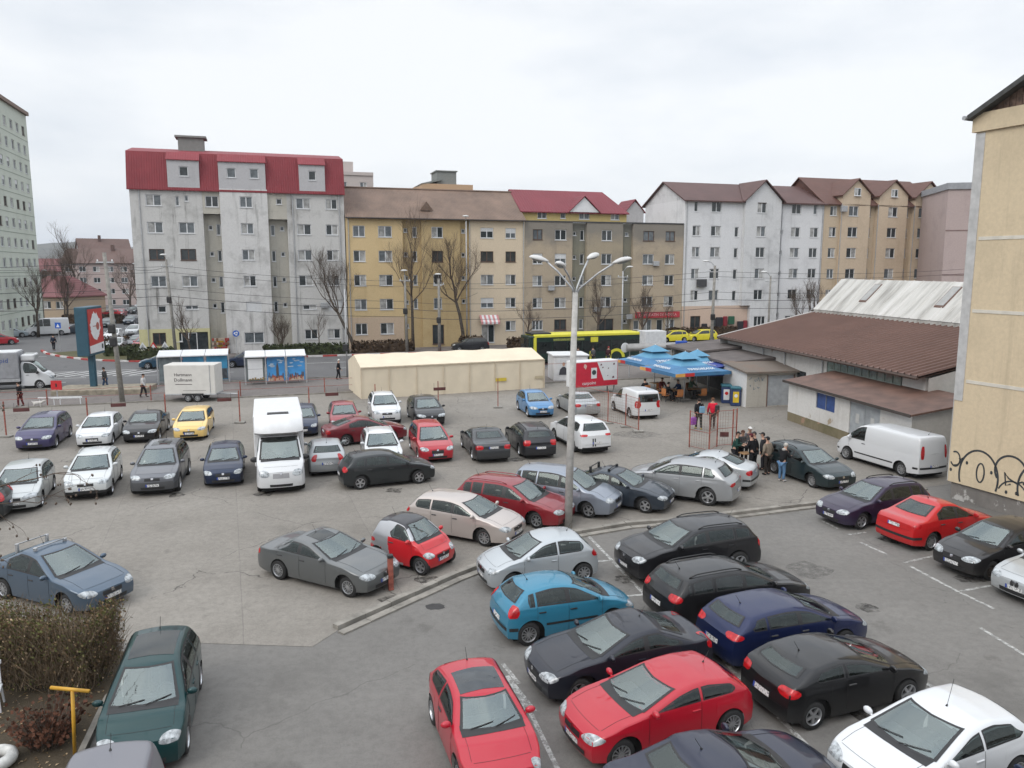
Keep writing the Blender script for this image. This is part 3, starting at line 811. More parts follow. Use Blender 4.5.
        for sd in (1, -1): link('seat', _wheels[k_], t, (xs, sd*yo, zs))
        if typ not in ('van', 'cab') and L > 3: link('rear_seat', _wheels[('bench', sm_.name)], t, (xs - .88, 0, zs + .02), None, (1, min(1, hw/.86), 1))
        link('steering_wheel', _wheels[('stw', sm_.name)], t, (xs + .52, yo, zs + .52), (0, R(-24), 0))
        mb = MB(); x_ = nose - hl - .10
        mb.rbox(x_ - .62, x_ - .12, -hw*.78, hw*.78, hc - .34, hc - .085, .06); mb.build('dashboard', M_DASH, t, True)
        mb = MB(); mb.rbox(nose - sw - .12, nose - sw - .08, -.11, .11, H - .20, H - .14, .015); mb.build('inner_mirror', M_BLACK, t)
    # underside, wheels
    mb = MB(); mb.box(nose - L + .25, nose - .3, -hw*.80, hw*.80, .135, .46)
    for a in axles:
        if a < L: mb.box(max(nose - L + .3, nose - a - ra), min(nose - .34, nose - a + ra), -hw*.86, hw*.86, rw + .05, rw + ra - .012) if a < L - .1 else None
    mb.build('underbody', M_DARK, t)
    tm, rm = wheel_meshes(rw, rim)
    for a in axles:
        for sd in (1, -1):
            wh = link('wheel', tm, t, (nose - a, sd*(hw - .115), rw), (0, 0, 0 if sd > 0 else math.pi))
            link('rim', rm, wh)
    # extras
    zr_ = lambda s, yy: (lambda h: h.z if h else H)(bvh.ray_cast(Vector((deform((s, yy, H))[0], yy, 4)), Vector((0, 0, -1)), 9)[0])
    if g('rails'):
        for sd in (1, -1):
            yy = sd * (hw - .30) ; a, b = sw + .25, L - P['rr'] - .15
            mb = MB(); pts = [(deform((lerp(a, b, q/8), yy, H))[0], yy, zr_(lerp(a, b, q/8), yy) + (.012 if q in (0, 8) else .055)) for q in range(9)]
            mb.tube(pts, .019, 5); mb.build('roof_rail', g('rails'), t, True)
    if g('bars'):
        for s in g('barpos', (sw + .35, sw + 1.15)):
            mb = MB(); yy = hw - .42
            zb2 = H + .03; xx = deform((s, yy, H))[0]
            mb.tube([(xx, -yy - .06, zb2), (xx, yy + .06, zb2)], .021, 5)
            for sd in (1, -1): mb.rbox(deform((s, yy, H))[0] - .05, deform((s, yy, H))[0] + .05, sd*(yy) - .035, sd*yy + .035, zr_(s, yy) - .01, zb2 + .012, .01)
            mb.build('roof_bar', g('bars'), t, True)
    if g('sunroof'):
        a, b, m_ = g('sunroof'); w_ = hw * g('srw', .40)
        def f(u, v):
            s = lerp(a, b, v); yy = lerp(w_, -w_, u)
            return ((deform((s, yy, H))[0], yy, 4), (0, 0, -1), False)
        patch('sunroof', f, 8, 6, m_, .005)
    if g('antenna', True) and typ != 'cab':
        s = g('antpos', L - P['rr'] - .25); mb = MB(); xx = deform((s, 0, H))[0]; zz = zr_(s, 0)
        mb.tube([(xx, 0, zz - .01), (xx - .02, 0, zz + .03)], [.025, .012], 6)
        mb.tube([(xx - .02, 0, zz + .03), (xx - .14, 0, zz + g('antl', .22))], .005, 4); mb.build('antenna', M_BLACK, t)
    t_info = dict(nose=nose, hw=hw, bvh=bvh, deform=deform, patch=patch, cyl=cyl, cf=cf, cb=cb, zr=zr_, t=t, grid=grid)
    return t, t_info
LOTLINES = [((2.68, 26.6), (3.25, 24.15), .11), ((3.25, 24.1), (3.84, 21.55), .11), ((3.86, 21.5), (4.87, 19.2), .11), ((4.9, 19.1), (5.22, 17.06), .10), ((5.25, 16.9), (6.05, 13.5), .11), ((6.05, 13.5), (6.6, 11), .11),
 ((2.66, 24.06), (3.25, 24.2), .10), ((3.2, 21.38), (3.8, 21.5), .10), ((4.2, 18.9), (4.85, 19.1), .1), ((4.6, 16.6), (5.25, 16.85), .1), ((5.3, 13.3), (6.0, 13.55), .1),
 ((11.62, 28.2), (11.86, 27.3), .10), ((11.95, 26.63), (12.7, 26.9), .10), ((12.05, 25.85), (12.42, 24.7), .11), ((12.62, 23.98), (14.04, 24.64), .10), ((12.66, 23.7), (13.08, 21.69), .11), ((13.15, 21.74), (14.3, 22.16), .10), ((13.1, 21.65), (13.42, 20.56), .11), ((12.35, 19.4), (12.62, 17.6), .10), ((9.0, 17.6), (9.65, 16.2), .1),
 ((-.22, 17.5), (.16, 16.6), .1), ((-.17, 16.92), (.44, 15.45), .22), ((.2, 15.54), (.5, 15.6), .1), ((.40, 15.4), (1.5, 11.0), .10)]
# ------------------------------------------------------------------ camera, sky, light
cam_d = bpy.data.cameras.new('camera'); cam = bpy.data.objects.new('camera', cam_d); COL.objects.link(cam)
cam_d.sensor_width = 36; cam_d.lens = 780 / 1024 * 36; cam_d.clip_end = 9000; cam_d.clip_start = .1
cam.location = (0, 0, 9.4); cam.rotation_euler = (R(90) - math.atan((384 - 267.5) / 780), 0, 0)
scene.camera = cam
scene.view_settings.view_transform = 'Standard'; scene.view_settings.look = 'None'
scene.view_settings.exposure = 1.0; scene.view_settings.gamma = 1
scene.cycles.max_bounces = 6; scene.cycles.diffuse_bounces = 3; scene.cycles.glossy_bounces = 3
scene.cycles.use_denoising = True
scene.cycles.caustics_reflective = False; scene.cycles.caustics_refractive = False

w = bpy.data.worlds.new('World'); scene.world = w; w.use_nodes = True
nt = w.node_tree; bg = nt.nodes['Background']
SUN_EL, SUN_AZ = R(42), R(-140)      # overcast: a weak veiled sun behind the camera's left shoulder
sky = N(nt, 'ShaderNodeTexSky', sky_type='NISHITA', sun_disc=False)
sky.sun_elevation = SUN_EL; sky.sun_rotation = R(220); sky.dust_density = 3
tc = N(nt, 'ShaderNodeTexCoord')
mp = N(nt, 'ShaderNodeMapping'); nt.links.new(tc.outputs['Generated'], mp.inputs[0]); mp.inputs['Scale'].default_value = (1, 1, 3.2)
cl = noise(nt, mp.outputs[0], 1.7, 7, .55)
clouds = ramp(nt, cl, [(.38, (3.6, 3.88, 4.25)), (.48, (4.4, 4.6, 4.84)), (.60, (5.1, 5.2, 5.3))]).outputs[0]
mx = mixc(nt, .93, sky.outputs[0], clouds)
sxyz = N(nt, 'ShaderNodeSeparateXYZ'); nt.links.new(tc.outputs['Generated'], sxyz.inputs[0])      # overcast sky: brighter overhead than at the horizon
zen = math_(nt, 'ADD', math_(nt, 'MULTIPLY', math_(nt, 'SUBTRACT', math_(nt, 'MAXIMUM', sxyz.outputs[2], .0), .30, True), 1.7), 1.0)
vm = N(nt, 'ShaderNodeVectorMath', operation='SCALE'); nt.links.new(mx, vm.inputs[0]); nt.links.new(zen, vm.inputs['Scale']); mx = vm.outputs[0]
nt.links.new(mx, bg.inputs['Color']); bg.inputs['Strength'].default_value = .1
sd = bpy.data.lights.new('sun', 'SUN'); sd.energy = .55; sd.angle = R(30); sd.color = (1, .96, .9)
so = bpy.data.objects.new('sun', sd); COL.objects.link(so)
so.rotation_euler = (R(90) - SUN_EL, 0, R(-40)); so.location = (0, 0, 60)

# ------------------------------------------------------------------ ground
A175 = R(17.5); SC, SS = math.cos(A175), math.sin(A175)
def st(u, d, z=0.0): return (u*SC - d*SS, u*SS + d*SC, z)      # street frame: u along the street, d away from the camera

def ground_mat(name, c0, c1, c2, jrot=None, joint=(3.2, 4.6), grain=1.0, crack=.5, jcol=(.07, .065, .06)):
    m, nt, b = newmat(name)
    v = objvec(nt, world=True)
    n1 = noise(nt, v, .12, 6, .6); n2 = noise(nt, v, .9, 6, .7); n3 = noise(nt, v, 22, 4, .7); n4 = noise(nt, objvec(nt, loc=(31, 7, 0), world=True), .28, 7, .68)
    c = ramp(nt, n1, [(.3, c0), (.55, c1), (.75, c2)]).outputs[0]
    c = mixc(nt, math_(nt, 'MULTIPLY', ramp(nt, n2, [(.35, (0, 0, 0)), (.7, (1, 1, 1))]).outputs[0], .22), c, tuple(q*.62 for q in c0))
    c = mixc(nt, math_(nt, 'MULTIPLY', ramp(nt, n4, [(.56, (0, 0, 0)), (.70, (1, 1, 1))]).outputs[0], .5), c, tuple(q*.6 for q in c0))   # oil and damp stains
    n5 = noise(nt, v, 4.5, 6, .75)
    c = mixc(nt, math_(nt, 'MULTIPLY', ramp(nt, n5, [(.42, (0, 0, 0)), (.60, (1, 1, 1))]).outputs[0], .30), c, tuple(q*.55 for q in c0))
    spots = ramp(nt, noise(nt, objvec(nt, loc=(3, 11, 5), world=True), .75, 4, .6), [(.64, (0, 0, 0)), (.72, (1, 1, 1))]).outputs[0]
    c = mixc(nt, math_(nt, 'MULTIPLY', spots, .42), c, (.06, .055, .05))
    sp2 = ramp(nt, noise(nt, v, 9, 3, .6), [(.70, (0, 0, 0)), (.76, (1, 1, 1))]).outputs[0]
    c = mixc(nt, math_(nt, 'MULTIPLY', sp2, .35), c, (.05, .047, .043))
    c = mixc(nt, math_(nt, 'MULTIPLY', ramp(nt, noise(nt, v, 60, 3, .8), [(.45, (0, 0, 0)), (.7, (1, 1, 1))]).outputs[0], .55*grain), c, tuple(q*1.7 for q in c2))
    c = mixc(nt, math_(nt, 'MULTIPLY', ramp(nt, n3, [(.5, (0, 0, 0)), (.72, (1, 1, 1))]).outputs[0], .5*grain), c, tuple(q*.5 for q in c0))
    h = n3
    if jrot is not None:
        br = N(nt, 'ShaderNodeTexBrick'); jv = objvec(nt, rz=-jrot, world=True)
        wob = N(nt, 'ShaderNodeVectorMath', operation='ADD')
        nn = N(nt, 'ShaderNodeTexNoise'); nn.inputs['Scale'].default_value = 1.3; nt.links.new(v, nn.inputs['Vector'])
        sc_ = N(nt, 'ShaderNodeVectorMath', operation='SCALE'); nt.links.new(nn.outputs['Color'], sc_.inputs[0]); sc_.inputs['Scale'].default_value = .06
        nt.links.new(jv, wob.inputs[0]); nt.links.new(sc_.outputs[0], wob.inputs[1])
        nt.links.new(wob.outputs[0], br.inputs['Vector'])
        br.offset = 0; br.inputs['Scale'].default_value = 1; br.inputs['Brick Width'].default_value = joint[0]; br.inputs['Row Height'].default_value = joint[1]
        br.inputs['Mortar Size'].default_value = .016; br.inputs['Mortar Smooth'].default_value = .4
        br.inputs['Color1'].default_value = (1, 1, 1, 1); br.inputs['Color2'].default_value = (.91, .91, .91, 1); br.inputs['Mortar'].default_value = (1, 1, 1, 1)
        c = mixc(nt, 1.0, c, br.outputs['Color'], 'MULTIPLY')
        c = mixc(nt, math_(nt, 'MULTIPLY', br.outputs['Fac'], math_(nt, 'MULTIPLY', n2, .62), True), c, jcol)
    vo = N(nt, 'ShaderNodeTexVoronoi', feature='DISTANCE_TO_EDGE'); 
    nn2 = N(nt, 'ShaderNodeTexNoise'); nn2.inputs['Scale'].default_value = .8; nn2.inputs['Detail'].default_value = 5; nt.links.new(v, nn2.inputs['Vector'])
    ad = N(nt, 'ShaderNodeVectorMath', operation='ADD'); nt.links.new(v, ad.inputs[0]); nt.links.new(nn2.outputs['Color'], ad.inputs[1])
    nt.links.new(ad.outputs[0], vo.inputs['Vector']); vo.inputs['Scale'].default_value = .16
    ck = math_(nt, 'LESS_THAN', vo.outputs['Distance'], .0022)
    ck = math_(nt, 'MULTIPLY', ck, math_(nt, 'GREATER_THAN', n4, .5))
    c = mixc(nt, math_(nt, 'MULTIPLY', ck, crack), c, (.04, .037, .034))
    nt.links.new(c, b.inputs['Base Color']); b.inputs['Roughness'].default_value = .85; b.inputs['Specular IOR Level'].default_value = .3
    bump(nt, b, h, .35, .01)
    return m
M_ASPHALT = ground_mat('asphalt', (.14, .134, .125), (.178, .17, .159), (.215, .206, .192), grain=.5, crack=.28)
M_ROAD = ground_mat('road_asphalt', (.115, .115, .118), (.135, .134, .136), (.16, .158, .158), grain=.3)
M_CONC = ground_mat('lot_concrete', (.185, .169, .148), (.248, .229, .203), (.305, .285, .255), jrot=R(20), joint=(4.4, 6.2), grain=.5, crack=.65)
M_PAVE = ground_mat('pavement', (.15, .135, .125), (.185, .165, .155), (.22, .2, .19), jrot=R(17.5), joint=(.6, .6), grain=.4, crack=.2, jcol=(.1, .09, .085))
M_SOIL = ground_mat('soil', (.045, .035, .024), (.065, .05, .033), (.09, .072, .045), grain=1.0, crack=0)
M_GRASSY = ground_mat('winter_turf', (.06, .062, .025), (.085, .08, .036), (.115, .10, .05), grain=1.0, crack=0)
M_KERB = simple('kerb_stone', (.24, .225, .20), .9, var=.3, scale=2, spec=.2, bumpy=.3)
M_LINE = None
def line_mat():
    m, nt, b = newmat('worn_road_paint'); v = objvec(nt, world=True)
    n = noise(nt, v, 5, 6, .75)
    tr = N(nt, 'ShaderNodeBsdfTransparent'); mxs = N(nt, 'ShaderNodeMixShader')
    f = ramp(nt, n, [(.42, (0, 0, 0)), (.58, (1, 1, 1))]).outputs[0]
    nt.links.new(math_(nt, 'ADD', math_(nt, 'MULTIPLY', f, .6), .22), mxs.inputs[0])
    b.inputs['Base Color'].default_value = (.52, .52, .50, 1); b.inputs['Roughness'].default_value = .8
    nt.links.new(tr.outputs[0], mxs.inputs[1]); nt.links.new(b.outputs[0], mxs.inputs[2])
    nt.links.new(mxs.outputs[0], nt.nodes['Material Output'].inputs['Surface']); return m
M_LINE = line_mat()
M_LINEN = simple('road_paint', (.5, .5, .49), .8, var=.15, scale=3)

def sheet(name, pts, z, mat):
    mb = MB(); mb.face([(p[0], p[1], z) for p in pts]); o = mb.build(name, mat); o['kind'] = 'structure'; return o
mb = MB(); mb.face([(-4000, -400, -.03), (4000, -400, -.03), (4000, 6000, -.03), (-4000, 6000, -.03)])
props(mb.build('ground', M_SOIL), kind='structure')
sheet('asphalt', [(-40, -8), (45, -8), (45, 45), (-40, 45)], 0, M_ASPHALT)
KERB = [(-4.55, 19.25), (-1.6, 22.9), (1.69, 26.35), (4.2, 27.55), (7.08, 28.28), (12.33, 30.16), (17.6, 32.6)]
conc = [(-70, 18.6), (-8.05, 18.55), (-5.0, 18.35)] + KERB + [(48, 44)] + [st(66, 45)[:2], st(66, 59.5)[:2], st(-60, 59.5)[:2]]
sheet('concrete_lot', conc, .008, M_CONC)
sheet('near_pavement', [st(-60, 59.5)[:2], st(66, 59.5)[:2], st(66, 68.1)[:2], st(-60, 68.1)[:2]], .05, M_PAVE)
sheet('road', [st(-130, 68.1)[:2], st(160, 68.1)[:2], st(160, 84.8)[:2], st(-130, 84.8)[:2]], 0.004, M_ROAD)
sheet('side_street', [st(-130, 84.7)[:2], st(-11.5, 84.7)[:2], st(-13.5, 92)[:2], st(-13.5, 250)[:2], st(-130, 250)[:2]], -.004, M_ROAD)
sheet('far_pavement', [st(-11.0, 84.8)[:2], st(130, 84.8)[:2], st(130, 90.5)[:2], st(-13, 90.5)[:2]], .11, M_PAVE)
# kerbs
def kerb(name, pts, w_, h_, mats, seg=1.0, z0=0.0):
    mb = MB(); k = 0
    for (a, b) in zip(pts, pts[1:]):
        a, b = Vector((a[0], a[1], 0)), Vector((b[0], b[1], 0)); L_ = (b - a).length; n_ = max(1, round(L_ / seg)); d = (b - a) / n_
        nx = Vector((-d.y, d.x, 0)).normalized()
        for i in range(n_):
            p = a + d*i; q = a + d*(i+1) - d*(.012 / d.length)
            j = random.uniform(-.008, .008)
            c = [p, q, q + nx*w_, p + nx*w_]
            lo = [(v.x, v.y, z0 - .02) for v in c]; hi = [(v.x, v.y, h_ + j) for v in c]
            n0 = len(mb.v); mb.v += lo + hi
            for f in ((4,5,6,7),(0,1,5,4),(1,2,6,5),(2,3,7,6),(3,0,4,7)): mb.f.append(tuple(n0+x for x in f)); mb.m.append(k % len(mats))
            k += 1
    return props(mb.build(name, mats), kind='structure')
kerb('lot_kerb', KERB, .22, .13, [M_KERB], .98)
kb2 = [(x + .34*.6, y - .34*.8) for x, y in KERB]
kerb('lot_gutter_kerb', kb2, .24, .05, [M_KERB], .98)
kerb('near_road_kerb', [st(-60, 67.95)[:2], st(66, 67.95)[:2]], .15, .12, [M_KERB], 1.0)
kerb('near_pavement_edge', [st(-60, 59.4)[:2], st(66, 59.4)[:2]], .12, .1, [M_KERB], 1.0)
M_KRED = simple('kerb_red', (.33, .045, .04), .8, var=.3); M_KWH = simple('kerb_white', (.52, .51, .5), .8, var=.2)
kerb('far_road_kerb', [st(-12.2, 85.4)[:2], st(-2, 84.8)[:2], st(30, 84.8)[:2]], .25, .16, [M_KRED, M_KWH], 1.5)
kerb('far_road_kerb', [st(30, 84.8)[:2], st(110, 84.8)[:2]], .18, .13, [M_KERB], 1.0)
kerb('corner_kerb', [st(-24.5, 100)[:2], st(-23.2, 96.5)[:2], st(-21, 92.8)[:2], st(-17.5, 88.5)[:2], st(-14.5, 86.5)[:2], st(-12.2, 85.4)[:2]], .25, .16, [M_KRED, M_KWH], 1.5)
lawn = [(-51.3, 87.2), (-49, 84.5), (-44.5, 80.8), (-40.2, 78.6), (-38.4, 79.5), (-38.8, 86.3), (-44, 88.5)]
lawn = [st(-23.2, 96.5), st(-21, 92.8), st(-17.5, 88.5), st(-14.5, 86.5), st(-12.2, 85.5), st(-12.6, 91), st(-13.4, 97), st(-19, 99)]
sheet('lawn', [p[:2] for p in lawn], .12, M_GRASSY)
# painted lines
def stripe(mb, a, b, w_, z=.006):
    a, b = Vector((a[0], a[1], 0)), Vector((b[0], b[1], 0)); d = (b - a).normalized(); n_ = Vector((-d.y, d.x, 0)) * w_ / 2
    mb.face([(*(a - n_).xy, z), (*(b - n_).xy, z), (*(b + n_).xy, z), (*(a + n_).xy, z)])
mb = MB()
# parking bays of the lower lot: measured corner points
for a, b, w_ in LOTLINES: stripe(mb, a, b, w_)
props(mb.build('parking_markings', M_LINE), kind='structure')
mb = MB()
for u0, u1, d, w_ in [(-60, 100, 79.3, .16), (-60, -16, 72.0, .14), (-60, 100, 72.6, .0)]:
    if w_: stripe(mb, st(u0, d), st(u1, d), w_, .010)
for i in range(-10, 18): stripe(mb, st(i*6, 74.6), st(i*6+3, 74.6), .13, .010)
for i in range(7): stripe(mb, st(-19.5 + i*1.3, 76.0 - i*.15), st(-16.8 + i*1.3, 79.1 - i*.12), .28, .010)
for i in range(5): stripe(mb, st(-30 + i*1.5, 69.5), st(-29 + i*1.5, 72.5), .4, .010)
for i in range(6): stripe(mb, st(-40 + i*4, 92 + i*.4), st(-38.5 + i*4, 92.4 + i*.4), .14, .004)
props(mb.build('road_markings', M_LINEN), kind='structure')
# patches on the ground
def disc(name, x, y, r, mat, z=.011, n=16, jit=.15):
    mb = MB(); mb.face([(x + r*(1+random.uniform(-jit, jit))*math.cos(2*math.pi*i/n), y + .8*r*(1+random.uniform(-jit, jit))*math.sin(2*math.pi*i/n), z) for i in range(n)])
    props(mb.build(name, mat), kind='structure')
M_TAR = simple('tar_patch', (.035, .034, .034), .8, var=.3)
M_OIL = None
def stain_mat(name, col, a):
    m, nt, b = newmat(name); v = objvec(nt, world=True); n = noise(nt, v, 3.5, 6, .75); tr = N(nt, 'ShaderNodeBsdfTransparent'); mxs = N(nt, 'ShaderNodeMixShader')
    nt.links.new(math_(nt, 'MULTIPLY', ramp(nt, n, [(.40, (0, 0, 0)), (.62, (1, 1, 1))]).outputs[0], a), mxs.inputs[0]); b.inputs['Base Color'].default_value = (*col, 1); b.inputs['Roughness'].default_value = .6
    nt.links.new(tr.outputs[0], mxs.inputs[1]); nt.links.new(b.outputs[0], mxs.inputs[2]); nt.links.new(mxs.outputs[0], nt.nodes['Material Output'].inputs['Surface']); return m
M_OIL = stain_mat('oil_stain', (.03, .027, .024), .75); M_TAR2 = stain_mat('repair_patch', (.085, .08, .075), .4)
M_DAMP = simple('damp_stain', (.085, .076, .064), .75, var=.3)
for i, (x, y, r) in enumerate([(-3.3, 21.0, .5), (-2.6, 22.6, .35), (3.4, 22.6, .35), (13.4, 26.2, .55), (13.9, 22.6, .4), (-10.4, 31.7, .45), (-14.0, 31.5, .4), (-5.0, 32.2, .4), (-17.3, 41.8, .4), (.2, 37.6, .45), (7.4, 15.6, .5), (8.6, 33.0, .4), (2.9, 18.3, .4), (-4.2, 26.5, .3), (9.9, 20.6, .35)]):
    disc('oil_stain', x, y, r, M_OIL, .0125 if y > 19 and x < 6 or y > 28.5 else .005, 14, .35)
disc('asphalt_patch', 9.3, 23.4, .8, M_TAR2, .005, 9, .3); disc('concrete_patch', 7.0, 43.5, 1.4, M_TAR2, .0125, 9, .25)
disc('manhole_patch', -.1-2.05, 21.7-1.0, .27, M_TAR, .005)
# ------------------------------------------------------------------ buildings
def bay(parent, x0, x1, z0, z1, y, holes, mat, depth=1.0, name='wall', rev=.17):
    """one front wall with real openings; holes = (x0,x1,z0,z1)"""
    mb = MB()
    xs = sorted(set([x0, x1] + [q for h in holes for q in h[:2] if x0 < q < x1]))
    zs = sorted(set([z0, z1] + [q for h in holes for q in h[2:4] if z0 < q < z1]))
    for a, b in zip(xs, xs[1:]):
        for c, d in zip(zs, zs[1:]):
            mx_, mz = (a+b)/2, (c+d)/2
            if any(h[0] < mx_ < h[1] and h[2] < mz < h[3] for h in holes): continue
            mb.face([(a, y, c), (b, y, c), (b, y, d), (a, y, d)])
    for h in holes:
        a, b, c, d = max(h[0], x0), min(h[1], x1), max(h[2], z0), min(h[3], z1)
        if a >= b or c >= d: continue
        y2 = y + rev
        mb.face([(a, y, c), (a, y, d), (a, y2, d), (a, y2, c)]); mb.face([(b, y, c), (b, y2, c), (b, y2, d), (b, y, d)])
        mb.face([(a, y, c), (a, y2, c), (b, y2, c), (b, y, c)]); mb.face([(a, y, d), (b, y, d), (b, y2, d), (a, y2, d)])
    if depth:
        mb.face([(x0, y, z0), (x0, y, z1), (x0, y+depth, z1), (x0, y+depth, z0)]); mb.face([(x1, y, z0), (x1, y+depth, z0), (x1, y+depth, z1), (x1, y, z1)])
        mb.face([(x0, y, z1), (x1, y, z1), (x1, y+depth, z1), (x0, y+depth, z1)])
    return mb.build(name, mat, parent)

WR = random.Random(11)
def window(parent, x0, x1, z0, z1, y, style='d', M=None, name='window'):
    f = MB(); yf = y + .09; e = .004
    x0 += e; x1 -= e; z0 += e; z1 -= e
    fm = M_WOOD if style[0] == 'w' else M_PVC
    t = .075
    f.box(x0, x1, yf, yf+.07, z0, z0+t); f.box(x0, x1, yf, yf+.07, z1-t, z1)
    f.box(x0, x0+t, yf, yf+.07, z0+t, z1-t); f.box(x1-t, x1, yf, yf+.07, z0+t, z1-t)
    n = {'d': 2, 'w': 2, 's': 1, 't': 3, 'h': 2, 'c': 0, 'g': 3}[style[0]]
    for i in range(1, n):
        xm = lerp(x0, x1, i/n); f.box(xm-.05, xm+.05, yf+.003, yf+.067, z0+t, z1-t)
    if style[0] != 'c': f.box(x0-.06, x1+.06, y-.06, yf+.002, z0-.055, z0-.004)      # sill
    o = f.build(name, fm, parent)
    if M is not None: o.matrix_local = M
    zt = z1 - t
    if style[0] == 'h' or style[0] == 'c':                    # roller shutter lowered
        zs = lerp(z1, z0, WR.uniform(.35, .55)) if style[0] == 'h' else z0 + t
        s = MB(); k = max(2, int((z1 - zs) / .09))
        for i in range(k):
            a = lerp(zs, z1 - .02, i/k); b = lerp(zs, z1 - .02, (i+.85)/k); s.box(x0+t, x1-t, yf-.02, yf+.02, a, b)
        s.build('shutter', M_PVC, o)
        if style[0] == 'c': return o
        zt = z1 - t
    p = MB(); p.face([(x0+t, yf+.035, z0+t), (x1-t, yf+.035, z0+t), (x1-t, yf+.035, zt), (x0+t, yf+.035, zt)])
    m = WR.choice([M_GLASS, M_GLASS, M_GLASS, M_GLASS2, M_GLASS2]) if len(style) < 2 or style[1] == 'd' else M_GLASS
    pn = p.build('pane', m, o)
    if style[0] in 'dt' and WR.random() < .55:                # curtains behind one side
        c = MB(); a = WR.choice([0, .5]); c.face([(lerp(x0, x1, a)+t, yf+.03, z0+t), (lerp(x0, x1, a+.5)-t, yf+.03, z0+t), (lerp(x0, x1, a+.5)-t, yf+.03, zt), (lerp(x0, x1, a)+t, yf+.03, zt)])
        c.build('curtain', M_GLASS3, o)
    return o

def block(name, label, u0, v0=0.0, cat='apartment block', z=0.0):
    x, y, _ = st(-12.86 + u0, 90.56 + v0)
    return thing(name, label, cat, (x, y, z), A175, 'apartment blocks along the far street')

def bulk(parent, x0, x1, y0, y1, z0, z1, mat, name='wall'):
    mb = MB(); mb.face([(x0, y0, z0), (x0, y0, z1), (x0, y1, z1), (x0, y1, z0)]); mb.face([(x1, y0, z0), (x1, y1, z0), (x1, y1, z1), (x1, y0, z1)])
    mb.face([(x0, y1, z0), (x0, y1, z1), (x1, y1, z1), (x1, y1, z0)]); mb.face([(x0, y0, z1), (x1, y0, z1), (x1, y1, z1), (x0, y1, z1)])
    return mb.build(name, mat, parent)

def slab_poly(mb, pts, th=.12, m=0):
    """thick roof plane through the corner points (counter-clockwise from above)"""
    n = len(mb.v); k = len(pts)
    mb.v += [tuple(p) for p in pts] + [(p[0], p[1], p[2]-th) for p in pts]
    mb.f.append(tuple(range(n, n+k))); mb.m.append(m); mb.f.append(tuple(reversed(range(n+k, n+2*k)))); mb.m.append(m)
    for i in range(k):
        j = (i+1) % k; mb.f.append((n+i, n+k+i, n+k+j, n+j)); mb.m.append(m)

def downpipe(parent, x, y, z0, z1):
    MB().tube([(x, y-.08, z0), (x, y-.08, z1)], .05, 6).build('downpipe', M_GALV, parent)

# --- grey block with red mansard roof
P_GREY = plaster('grey_render', (.53, .525, .51), (.14, .135, .125), .6, 1.2)
P_GREY2 = plaster('grey_render_bay', (.585, .58, .57), (.15, .145, .135), .55, 1.1)
P_CREAM = plaster('yellowish_recess', (.47, .45, .395), (.15, .14, .12), .35, .6)
P_DORM = plaster('dormer_board', (.45, .445, .455), (.2, .2, .2), .2, .2)
P_YBASE = plaster('pale_yellow_base', (.55, .52, .30), (.2, .19, .14), .25, .3)
R_RED = rooftile('red_tile_sheet', (.225, .032, .042), 4.2, .35, rows=2.6)
g = block('apartment_block', 'tall weathered grey block with a bright red mansard roof and grey dormers', 0)
rows = [5.15, 7.95, 10.75, 13.55, 16.35]
def wins(parent, spec, y):
    hs = []
    for (a, b, zc, h, sty) in spec: hs.append((a, b, zc-h/2, zc+h/2)); window(parent, a, b, zc-h/2, zc+h/2, y, sty)
    return hs
sp = [(1.49, 3.0, z, 1.15, 'd') for z in rows[1:4:2]] + [(1.49, 3.0, rows[2], 1.15, 'w'), (1.49, 3.0, rows[4], 1.15, 'd'), (2.0, 2.8, 5.0, .7, 's')]
sp += [(4.55, 6.1, z, 1.15, 'd') for z in (rows[1], rows[3])] + [(4.55, 6.1, rows[2], 1.2, 'w'), (4.35, 4.75, 16.3, 1.0, 's'), (5.25, 5.65, 16.6, .6, 's'), (4.7, 6.0, 5.15, .45, 'd'), (3.4, 4.2, 2.2, 1.4, 's')]
sp = [q for q in sp if q]
bay(g, 0, 7.0, 2.9, 17.7, 0, wins(g, sp, 0), P_GREY)
hs = [(1.3, 2.6, 1.2, 2.5), (3.9, 6.8, .3, 2.5)]
bay(g, 0, 7.0, 0, 2.9, 0, hs, P_YBASE); window(g, 1.3, 2.6, 1.2, 2.5, 0, 'w')
m_ = MB(); m_.box(3.9, 6.8, .12, .16, .3, 2.5); m_.build('shop_front', M_GLASS, g)
window(g, 4.8, 5.7, .3, 2.45, .0, 's', name='door')
sp = [(7.28, 8.6, 16.35, 1.15, 'd')]; bay(g, 7.0, 8.75, 15.05, 17.7, .02, wins(g, sp, .02), P_CREAM)
sp = [(7.4, 7.85, z+.1, .5, 's') for z in rows[:4]] + [(8.2, 8.65, z-.1, 1.2, 's') for z in rows[:4]]
bay(g, 7.0, 8.75, 0, 15.05, .9, wins(g, sp, .9), P_CREAM, 0)
sp = [(10.75, 12.05, z, 1.15, 'd') for z in rows[1:]] + [(10.9, 12.5, 5.15, 1.1, 'c'), (10.55, 12.6, 1.75, 1.2, 'd')]
bay(g, 8.75, 13.6, 0, 17.7, -.25, wins(g, sp, -.25), P_GREY2, 1.3)
sp = [(14.5, 15.1, 16.5, .6, 's')]; bay(g, 13.6, 15.6, 14.6, 17.7, .02, wins(g, sp, .02), P_CREAM)
sp = [(13.8, 14.25, z-.1, 1.2, 's') for z in rows[:4]] + [(14.8, 15.25, z+.1, .5, 's') for z in rows[:4]]
bay(g, 13.6, 15.6, 0, 14.6, .9, wins(g, sp, .9), P_CREAM, 0)
